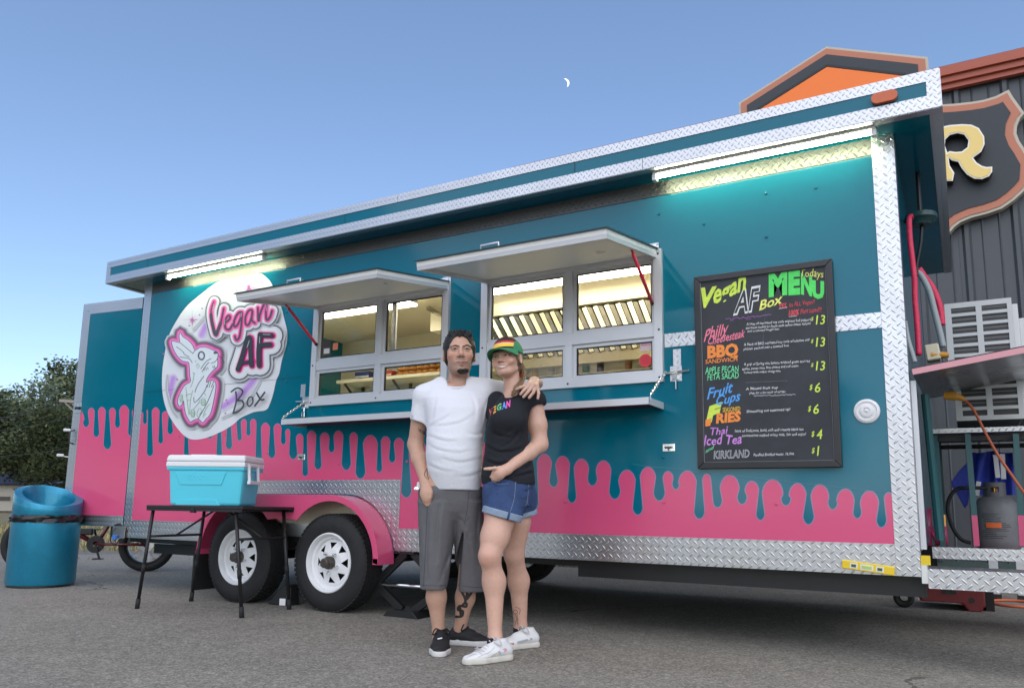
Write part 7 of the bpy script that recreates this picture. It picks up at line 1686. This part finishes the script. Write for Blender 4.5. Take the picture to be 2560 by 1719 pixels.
# shoes
M_SHOEB = mat('shoe_black', (0.012, 0.012, 0.013), 0.75, bump=0.3, bscale=150); M_SOLE = mat('sole_white', (0.62, 0.61, 0.58), 0.6); M_LACEB = mat('lace_black', (0.01, 0.01, 0.011), 0.8)
def shoe(heel, toe, ankle, wid, mu, ms, parent, ml, h=.004, nm='shoe', lf=0):
    heel, toe, ankle = [np.array(v, float) for v in (heel, toe, ankle)]; d = toe-heel; d[2] = 0; Ln = np.linalg.norm(d); d = d/Ln; s_ = np.array((-d[1], d[0], 0))
    lo = np.minimum(heel, toe)-.09; hi = np.maximum(heel, toe)+.09; lo[2] = 0; hi[2] = .19
    P_ = lambda u, v, z: heel+d*u*Ln+s_*v+np.array((0, 0, z))-np.array((0, 0, heel[2]))
    f = Field(lo, hi, h); w_ = wid
    f.cone(P_(.10, 0, .045), P_(.30, 0, .052), w_*.72, w_*.74, .02, flat=(1, 1, .95)); f.cone(P_(.30, 0, .048), P_(.62, 0, .036), w_*.74, w_*.90, .03, flat=(1, 1, .66))
    f.cone(P_(.62, 0, .032), P_(.87, 0, .027), w_*.90, w_*.64, .02, flat=(1, 1, .60)); f.cone(P_(.14, 0, .06), P_(.20, 0, .095), w_*.66, w_*.60, .02); f.cone(P_(.26, 0, .075), P_(.52, 0, .062), w_*.55, w_*.45, .02)
    f.cone(np.array((ankle[0], ankle[1], .085)), np.array((ankle[0], ankle[1], .16)), .037, .042, .006, 'sub')
    sl, g = f._sub(lo-.1, hi+.1); f.F[sl] = np.maximum(f.F[sl], (.020-g[2]).astype(np.float32)); f.F[sl] = np.maximum(f.F[sl], (g[2]-.105).astype(np.float32))
    P, Q = f.mesh(1); o = body_obj(nm, [(P, Q)], mu, parent, None, nm+str(lf))
    f = Field(lo, hi, h); f.cone(P_(.10, 0, .014), P_(.40, 0, .014), w_*.80, w_*.82, .02, flat=(1, 1, 1)); f.cone(P_(.40, 0, .014), P_(.64, 0, .014), w_*.82, w_*.99, .02); f.cone(P_(.64, 0, .014), P_(.86, 0, .014), w_*.99, w_*.77, .02)
    sl, g = f._sub(lo-.1, hi+.1); f.F[sl] = np.maximum(f.F[sl], (np.abs(g[2]-.0155)-.0145).astype(np.float32)); P, Q = f.mesh(1); P[:, 2] = np.maximum(P[:, 2], .001); body_obj('sole', [(P, Q)], ms, o)
    m = MB()
    for i in range(5):
        u = .36+.07*i; zt = .098-.006*i*1.6; hw = w_*(.34+.05*i)
        m.tube([Vector(to_world([P_(u-.01, -hw, zt-.024)])[0]), Vector(to_world([P_(u+.01, 0, zt-.002)])[0]), Vector(to_world([P_(u+.03, hw, zt-.024)])[0])], .0042, 6); m.tube([Vector(to_world([P_(u+.03, -hw, zt-.026)])[0]), Vector(to_world([P_(u+.01, 0, zt-.004)])[0]), Vector(to_world([P_(u-.01, hw, zt-.024)])[0])], .0042, 6)
    for s2 in (-1, 1):
        c0_ = P_(.34, 0, .100); m.tube(catmull([Vector(to_world([c0_])[0]), Vector(to_world([c0_+s_*s2*.03+np.array((0, 0, .012))])[0]), Vector(to_world([c0_+s_*s2*.045-d*.01+np.array((0, 0, -.02))])[0]), Vector(to_world([c0_+s_*s2*.02+d*.02+np.array((0, 0, -.004))])[0])], 5), .0035, 6)
    tag(m.build('laces', ml, o, smooth=True), kind='stuff'); return o
fh, ft_ = B(310, 1330, .06), B(305, 1455, -.22); shoe((B(325, 1400, .055)[0], .055, 0), (B(305, 1455, -.225)[0], -.225, 0), a1, .052, M_SHOEB, M_SOLE, man, M_LACEB, nm='shoe', lf=0)
shoe((B(392, 1350, .15)[0], .155, 0), (B(690, 1350, .14)[0]+.02, .13, 0), a2, .050, M_SHOEB, M_SOLE, man, M_LACEB, nm='shoe', lf=1)
m = MB(); f = Field(a2-.07, a2+.07, .004); f.cone(a2-np.array((0, 0, .05)), a2-np.array((0, 0, .018)), .039, .038, .0, cut=[(a2-np.array((0, 0, .018)), (0, 0, 1))]); P, Q = f.mesh(0); body_obj('sock', [(P, Q)], M_SHIRT, man)
# tattoos
M_INK = mat('tattoo_ink', (0.030, 0.028, 0.030), 0.6)
decal('tattoo', M_INK, 'man_skin', ZB_, [[(478, 925), (500, 965), (512, 1010), (490, 1040)], [(560, 940), (530, 985), (512, 1000)], [(525, 935), (520, 990)], [(512, 1010), (520, 1050), (470, 1045), (455, 1075), (492, 1085), (485, 1125), (440, 1130)], [(535, 955), (522, 1030)], [(470, 1060), (478, 1120)]], 19, body1)
decal('tattoo', M_INK, 'man_skin', ZA, [[(212, 1225), (190, 1272), (220, 1308), (228, 1290)], [(214, 1235), (218, 1290)]], 4, body1)
m = MB(); text_on(m, 'VEGA', (142, 932), (205, 968), 24, decal_f('man_skin', ZA), .1, .02); m.build('tattoo', M_INK, body1, fix=False)

# ================================================================== woman
SK2 = (0.61, 0.365, 0.27)
wom = thing('person', 'woman in striped cap, black t-shirt and denim shorts leaning on the man', 'person', PC+PR*.30+PF*(-.12))
hy2, ht2, hp2, hs2 = rad(-24), rad(-7), rad(-3), HS(.97, .97, 1.0, .85)
HO2 = L(795, 348, -.19)+np.array((.030, .0825, 0))
HP, HQ, HC = head(hy2, ht2, hp2, HO2, hs2, SK2, (0.50, 0.20, 0.17), (0.16, 0.09, 0.05), None, True, True)
pieces = [(place(HP, hy2, ht2, hp2, HO2), HQ)]; cols = [HC]
# her left arm, hand in pocket
s3, e3, w3 = L(1048, 700, -.10), L(1098, 1035, -.11), L(838, 1232, -.25)
f = Field((L(640, 1200, -.3)[0]-.03, -.40, L(760, 1330, -.3)[2]-.06), (e3[0]+.09, .0, s3[2]+.06), .0034)
f.cone(s3, s3*.45+e3*.55, .049, .051, .02); f.cone(s3*.45+e3*.55, e3, .051, .039, .02); f.cone(e3, e3*.66+w3*.34, .040, .038, .025); f.cone(e3*.66+w3*.34, w3, .038, .0245, .02)
pl_ = L(775, 1258, -.262); f.cone(w3, pl_, .027, .031, .015, flat=(1, .75, 1)); f.cone(pl_, L(748, 1288, -.255), .030, .026, .015, flat=(1, .7, 1))
hand_fingers(f, [[L(800, 1290, -.262), L(770, 1312, -.25), L(745, 1322, -.235)], [L(778, 1285, -.268), L(745, 1305, -.252), L(725, 1310, -.235)], [L(758, 1270, -.270), L(726, 1285, -.255), L(712, 1290, -.24)], [L(800, 1232, -.262), L(745, 1222, -.282), L(700, 1226, -.286), L(664, 1228, -.284)]], .0105, .0075, .004)
P, Q = f.mesh(1); pieces.append((P, Q)); cols.append(plain(P, SK2))
# legs
f = Field((.02, -.42, .02), (.56, .30, .82), .0055)
hp_, kn3, an3 = B(800, 300, -.16), B(703, 650, -.24), B(745, 1290, -.235); ca3 = B(738, 860, -.205)
f.cone(hp_, hp_*.4+kn3*.6, .086, .069, .03); f.cone(hp_*.4+kn3*.6, kn3, .069, .052, .03); f.cone(kn3, ca3, .050, .053, .03); f.cone(ca3, an3, .053, .032, .04); f.cone(an3, an3-np.array((0, 0, .05)), .034, .036, .02); f.ell(kn3+np.array((-.010, -.022, -.005)), (.033, .028, .040), .03)
hp4, kn4, an4 = B(925, 380, -.0), B(893, 640, .05), B(945, 1215, .17); ca4 = B(930, 850, .13)
f.cone(hp4, kn4, .072, .051, .02); f.cone(kn4, ca4, .049, .053, .03); f.cone(ca4, an4, .053, .034, .04); f.cone(an4, an4-np.array((0, 0, .05)), .035, .036, .02)
P, Q = f.mesh(2); C_ = plain(P, SK2)
dk = np.linalg.norm(P-(kn3+np.array((-.01, -.05, -.02))), axis=1); m_ = np.exp(-(dk/.05)**2)[:, None]*.35; C_ = C_*(1-m_)+np.array((.58, .24, .18))*m_
pieces.append((P, Q)); cols.append(C_)
f = Field((.05, -.32, .7), (.55, .12, 1.42), .012); za = lambda y: L(850, y, -.12)[2]
f.prof([(za(1500), L(850, 1500, -.1)[0], -.1, .10, .09), (za(1200), L(850, 1200, -.1)[0], -.1, .11, .09), (za(800), L(870, 800, -.1)[0], -.1, .09, .08), (za(600), L(900, 600, -.1)[0], -.1, .05, .05)], .02); P, Q = f.mesh(1); pieces.append((P, Q)); cols.append(plain(P, SK2))
body2 = body_obj('body', pieces, M_SKIN, wom, cols, 'woman_skin')
eyes(body2, hy2, ht2, hp2, HO2, hs2, (.05, .06, .05), .002)
# features painted where the photograph shows them
FD = lambda x, y: (1090+x/4.265, 800+y/4.267)
decal('lips', mat('lips_rose', (0.42, 0.16, 0.14), 0.4), 'woman_skin', FD, [[(643, 491), (672, 483), (700, 482), (730, 481), (757, 485)], [(660, 502), (690, 511), (715, 511), (748, 498)]], [5, 9, 9, 5], body2, .0008)
decal('teeth', mat('teeth_white', (0.80, 0.77, 0.70), 0.3), 'woman_skin', FD, [[(655, 491), (680, 494), (705, 495), (730, 492), (752, 488)]], [4, 11, 13, 11, 4], body2, .0014)
decal('nostril', mat('nostril_dark', (0.10, 0.04, 0.03), 0.6), 'woman_skin', FD, [[(668, 441), (678, 444)], [(700, 444), (712, 441)]], 6, body2, .0006)
decal('eyelashes', mat('lash_dark', (0.02, 0.014, 0.012), 0.6), 'woman_skin', FD, [[(610, 383), (634, 374), (662, 384)], [(733, 376), (760, 368), (790, 380)]], 6, body2, .003)
# earring
m = MB(); q = place(hs2(np.array([[.078, .002, -.045]])), hy2, ht2, hp2, HO2)[0]; v, ff_ = ball(q, .006, 8); body_obj('earring', [(v, ff_)], mat('earring_dark', (0.04, 0.02, 0.03), 0.3), body2)
# hair under the cap and ponytail over her shoulder
M_HAIR2 = mat('hair_brown', (0.19, 0.115, 0.06), 0.45, noise=0.45, nscale=90, bump=0.8, bscale=140)
f = hair_field(.0036); f.ell((0, .020, .030), (.0795, .102, .094), .01); f.ell((0, .045, -.030), (.070, .066, .062), .02); f.ell((0, -.10, -.03), (.075, .095, .10), .01, 'sub'); f.ell((0, .02, -.15), (.1, .1, .075), .01, 'sub')
for s in (-1, 1): f.ell((s*.085, .012, -.014), (.022, .016, .028), .006, 'sub'); f.cone((s*.070, -.022, .02), (s*.0715, -.018, -.02), .007, .005, .006)
P, Q = f.mesh(0); hair2 = body_obj('hair', [(place(hs2(P), hy2, ht2, hp2, HO2), Q)], M_HAIR2, wom)
m = MB(); rr = random.Random(8)
for i in range(34):
    j = lambda s=7: rr.uniform(-s, s)
    pts = [L(955+j(10), 425+j(14), -.06+rr.uniform(-.015, .015)), L(972+j(10), 480+j(), -.075+rr.uniform(-.02, .02)), L(955+j(13), 545+j(), -.12+rr.uniform(-.02, .02)), L(915+j(14), 590+j(), -.185+rr.uniform(-.012, .008)), L(885+j(12), 640+j(22), -.215+rr.uniform(-.008, .006))]
    m.tube([Vector(p) for p in to_world(np.array(catmull(pts, 5)))], [.006+.002*math.sin(k*.6) if k < 17 else .004 for k in range(21)], 6)
tag(m.build('ponytail', M_HAIR2, hair2, smooth=True), kind='stuff')
# cap
capm = mat('cap_cloth', (0.1, 0.3, 0.15), 0.8, attr=True, bump=0.2, bscale=250)
f = Field((-.13, -.20, -.03), (.13, .14, .15), .0034); f.ell((0, .012, .030), (.0845, .108, .100), .0); sl, g = f._sub((-1, -1, -1), (1, 1, 1)); f.F[sl] = np.maximum(f.F[sl], (.026+.10*np.clip(g[1]+.05, -.05, .1)*-.35-g[2]).astype(np.float32)); f.ell((0, .012, .010), (.0795, .102, .092), .002, 'sub')
P, Q = f.mesh(1); x, y, z = P.T; C_ = plain(P, (0.035, 0.24, 0.11)); fr_ = (y < .0)
band = z-.55*(y+.09)*0; zz = z
C_[fr_ & (np.abs(x) < .085)] = (0.012, 0.008, 0.008)
for (lo_, hi_, c) in ((.030, .038, (.035, .24, .11)), (.038, .048, (.012, .012, .012)), (.048, .068, (.85, .55, .06)), (.068, .073, (.70, .62, .45)), (.073, .086, (.45, .03, .02)), (.086, .14, (.035, .01, .012))): C_[fr_ & (zz >= lo_) & (zz < hi_)] = c
C_[fr_ & (np.abs(x-.0) > .066)] = (0.035, 0.24, 0.11)
cap = body_obj('cap', [(place(hs2(P), hy2, ht2, hp2, HO2), Q)], capm, wom, [C_])
vs = []; fs = []; nu, nv = 15, 8
for lay in (0, 1):
    for i in range(nu):
        for j in range(nv):
            t = -1+2*i/(nu-1); v = j/(nv-1); ang = t*1.25; bx, by = .082*math.sin(ang), .012-.106*math.cos(ang); ln = .088*math.cos(t*1.30)
            xx = bx*(1+.10*v); yy = by-ln*v; zz_ = .040-.022*v-.022*t*t*(.3+.7*v)-.004*lay; vs.append((xx, yy, zz_))
for lay in (0, 1):
    o_ = lay*nu*nv
    for i in range(nu-1):
        for j in range(nv-1): q = (o_+i*nv+j, o_+i*nv+j+1, o_+(i+1)*nv+j+1, o_+(i+1)*nv+j); fs.append(q if lay else q[::-1])
for i in range(nu-1): fs.append((i*nv+nv-1, (i+1)*nv+nv-1, nu*nv+(i+1)*nv+nv-1, nu*nv+i*nv+nv-1))
VP = np.array(vs); body_obj('visor', [(place(hs2(VP), hy2, ht2, hp2, HO2), np.array(fs))], mat('visor_green', (0.03, 0.21, 0.095), 0.8, bump=0.2, bscale=250), cap)
# t-shirt
M_TEE = mat('tee_black', (0.007, 0.008, 0.013), 0.85, bump=0.3, bscale=50)
f = Field((.0, -.36, .82), (.60, .10, 1.46), .005); rows = []
for (y, x0, x1, wb, cb) in ((1345, 640, 1062, .112, -.11), (1280, 634, 1058, .112, -.11), (1180, 648, 1045, .106, -.115), (1080, 664, 1025, .100, -.12), (960, 672, 1005, .102, -.125), (860, 690, 1005, .110, -.13), (770, 715, 1030, .108, -.13), (700, 760, 1075, .092, -.122), (650, 805, 1095, .074, -.115), (612, 842, 1075, .052, -.108), (585, 880, 1020, .036, -.10)):
    l, r = L(x0, y, -.12), L(x1, y, -.12); rows.append((float(l[2]), float((l[0]+r[0])/2), cb, float(r[0]-l[0])/2, wb))
fw_ = foldfun(21, .0016, 30, 10); cr3 = creases([[(945, 800), (900, 900), (820, 960)], [(960, 870), (900, 990), (800, 1060)], [(690, 900), (760, 960), (860, 980)], [(670, 1040), (760, 1090), (880, 1090), (980, 1050)], [(655, 1150), (760, 1190), (860, 1180)], [(960, 1230), (1010, 1200), (1045, 1150)], [(900, 1290), (980, 1270), (1050, 1250)], [(720, 700), (760, 760), (750, 840)]], ZA, .006, .012, -.22); f.prof(rows, .03, p=2.2, folds=lambda a, b, z: fw_(a, b, z)*np.clip((za(640)-z)/.2, .1, 1)+cr3(a, b+.1, z))
f.ell(L(795, 845, -.205), (.058, .045, .055), .04); f.ell(L(905, 845, -.205), (.058, .045, .055), .04)
se3 = L(1047, 738, -.105); d3 = np.array((.02, 0, -.16)); f.cone(L(960, 640, -.105), s3, .05, .060, .03); f.cone(s3, se3+d3*.4, .066, .068, .02, cut=[(se3, (.22, 0, -1))]); f.cone(se3, se3+d3, .0585, .0585, .003, 'sub')
f.cone(L(885, 540, -.09), L(868, 622, -.165), .052, .046, .006, 'sub')
f.cone(L(760, 690, -.05), L(735, 800, -.06), .05, .045, .03)
P, Q = f.mesh(1); tee = body_obj('t_shirt', [(P, Q)], M_TEE, wom, None, 'tee')
for (ch, p0, p1, c, hgt) in (('V', (700, 812), (728, 798), (.75, .10, .12), 46), ('E', (730, 796), (756, 778), (.80, .38, .06), 46), ('G', (760, 776), (796, 760), (.15, .50, .20), 46), ('A', (797, 762), (832, 750), (.10, .30, .75), 48), ('N', (832, 752), (866, 738), (.80, .10, .42), 48)):
    m = MB(); text_on(m, ch, p0, p1, hgt, decal_f('tee', ZA), .1, .045); m.build('print_letter', mat('print_'+ch, c, 0.6), tee, fix=False)
# denim shorts with rolled cuffs
M_DEN = mat('denim', (0.030, 0.062, 0.16), 0.85, noise=0.30, nscale=16, bump=0.35, bscale=120); M_CUF = mat('denim_cuff', (0.24, 0.31, 0.40), 0.9, noise=0.12, nscale=30, bump=0.3, bscale=120)
f = Field((.0, -.38, .60), (.58, .16, 1.0), .005); rows = []
for (y, x0, x1, wb, cb) in ((250, 660, 1022, .122, -.08), (180, 658, 1040, .124, -.085), (100, 655, 1052, .118, -.095), (40, 652, 1052, .110, -.105), (0, 652, 1050, .106, -.108)):
    l, r = B(x0, y, -.12), B(x1, y, -.12); rows.append((float(l[2]), float((l[0]+r[0])/2), cb, float(r[0]-l[0])/2, wb))
fd0 = foldfun(31, .0015, 45, 14); cr4 = creases([[(665, 135), (760, 150), (870, 118)], [(668, 190), (780, 205), (875, 185)], [(662, 90), (740, 110), (800, 100)], [(670, 250), (770, 255), (850, 240)], [(920, 130), (980, 150), (1030, 130)], [(910, 210), (970, 215), (1010, 190)]], ZB_, .005, .010, -.22); fd2 = lambda a, b, z: fd0(a, b, z)+cr4(a, b, z); f.prof(rows, .03, p=2.3, folds=fd2)
ce = B(800, 335, -.17); cdn = np.array(B(945, 392, -.17)-B(660, 312, -.17)); cdn = np.array((cdn[2], 0, -cdn[0])); cdn = cdn if cdn[2] < 0 else -cdn
f.cone(B(820, 180, -.13), ce+np.array((0, 0, -.03)), .115, .101, .03, cut=[(ce, cdn)]); f.cone(B(930, 200, -.03), B(935, 345, -.0), .10, .085, .03, cut=[(B(960, 320, 0), (.25, 0, -1))])
P, Q = f.mesh(1); den = body_obj('denim_shorts', [(P, Q)], M_DEN, wom, None, 'denim')
f = Field(ce-.16, ce+.16, .0042); cn_ = cdn/np.linalg.norm(cdn); f.cone(ce-cn_*.1, ce+cn_*.1, .1075, .1055, .0, cut=[(ce+cn_*.012, cdn), (ce-cn_*.024, -cdn)]); f.cone(ce-cn_*.2, ce+cn_*.2, .097, .094, .003, 'sub'); P, Q = f.mesh(1); body_obj('cuff', [(P, Q)], M_CUF, den, None, 'denim')
c4 = B(945, 345, -.0); f = Field(c4-.15, c4+.15, .0045); f.cone(c4+np.array((0, 0, .1)), c4-np.array((0, 0, .1)), .090, .088, .0, cut=[(c4-np.array((0, 0, .012)), (.25, 0, -1)), (c4+np.array((0, 0, .02)), (-.25, 0, 1))]); f.cone(c4+np.array((0, 0, .2)), c4-np.array((0, 0, .2)), .080, .077, .003, 'sub'); P, Q = f.mesh(1); body_obj('cuff', [(P, Q)], M_CUF, den)
decal('stitching', mat('stitch', (0.22, 0.27, 0.33), 0.9), 'denim', ZB_, [[(905, 75), (895, 200), (862, 315)], [(1008, 85), (1000, 200), (985, 262)], [(720, 70), (770, 92), (850, 88)], [(1000, 180), (998, 240), (1018, 262)]], 3, den)
decal('belt_loop', M_DEN, 'denim', ZB_, [[(856, 318), (845, 362)]], 18, den, .004)
# sneakers
M_SHOEW = mat('shoe_white', (0.70, 0.70, 0.69), 0.5, bump=0.1, bscale=120); M_LACEW = mat('lace_white', (0.55, 0.53, 0.53), 0.8); M_SOLEC = mat('sole_cream', (0.60, 0.57, 0.50), 0.6)
def loc(X_, Y_): d = Vector((X_, Y_, 0))-PC; return np.array((d.dot(PR), d.dot(PF), 0))
hl, tl = loc(-1.995, -.915), loc(-2.115, -1.165)
M_SOCK = mat('sock_dark', (0.02, 0.02, 0.022), 0.9)
for (h_, t_, an_, i) in ((hl, tl, an3, 0), (loc(-2.055, -.525), loc(-2.19, -.755), an4, 1)):
    o = shoe(h_, t_, an_, .046, M_SHOEW, M_SOLEC, wom, M_LACEW, nm='sneaker', lf=i)
    f = Field(an_-.08, an_+.08, .004); zc_ = .105; f.cone((an_[0], an_[1], .05), (an_[0], an_[1], zc_), .040, .0395, 0, cut=[((0, 0, zc_), (0, 0, 1))]); P, Q = f.mesh(0); body_obj('sock', [(P, Q)], M_SOCK, wom)
    cs = (('red', (.70, .05, .06), [(708, 1458), (735, 1450)]), ('yellow', (.80, .55, .10), [(728, 1440), (755, 1432)]), ('teal', (.20, .55, .60), [(752, 1430), (780, 1415)]), ('rose', (.65, .30, .35), [(780, 1410), (825, 1390)])) if i == 0 else (('red', (.70, .05, .06), [(858, 1350), (885, 1343)]), ('grey', (.35, .36, .38), [(885, 1342), (1030, 1305)]))
    for (nm, c, s_) in cs: decal('stripe', mat('shoe_'+nm, c, 0.5), 'sneaker'+str(i), ZB_, [s_], 26 if i == 0 else 16, o)
decal('lace_rows', M_LACEW, 'sneaker0', ZB_, [[(572, 1398), (605, 1402), (640, 1424)], [(590, 1378), (622, 1382), (658, 1404)], [(606, 1360), (640, 1364), (674, 1384)], [(624, 1342), (656, 1346), (690, 1364)], [(640, 1400), (600, 1385), (620, 1350)]], 9, wom, .003)
decal('shoe_seam', mat('seam_pale', (0.45, 0.45, 0.45), 0.7), 'sneaker0', ZB_, [[(610, 1450), (650, 1430), (700, 1410), (740, 1370)], [(520, 1455), (570, 1430), (600, 1425)]], 4, wom, .002)
decal('shoe_tag', M_SHIRT, 'shoe0', ZB_, [[(300, 1308), (325, 1302)]], 10, man, .004)
decal('tattoo', M_INK, 'woman_skin', ZB_, [[(905+17*math.cos(t), 1092+15*math.sin(t)) for t in np.linspace(0, 6.2, 9)], [(905, 1110), (915, 1150), (900, 1200)], [(918, 1110), (925, 1200)], [(895, 1140), (930, 1150)], [(905, 1055), (940, 1070), (935, 1110)], [(898, 1165), (930, 1185)]], 3, body2)
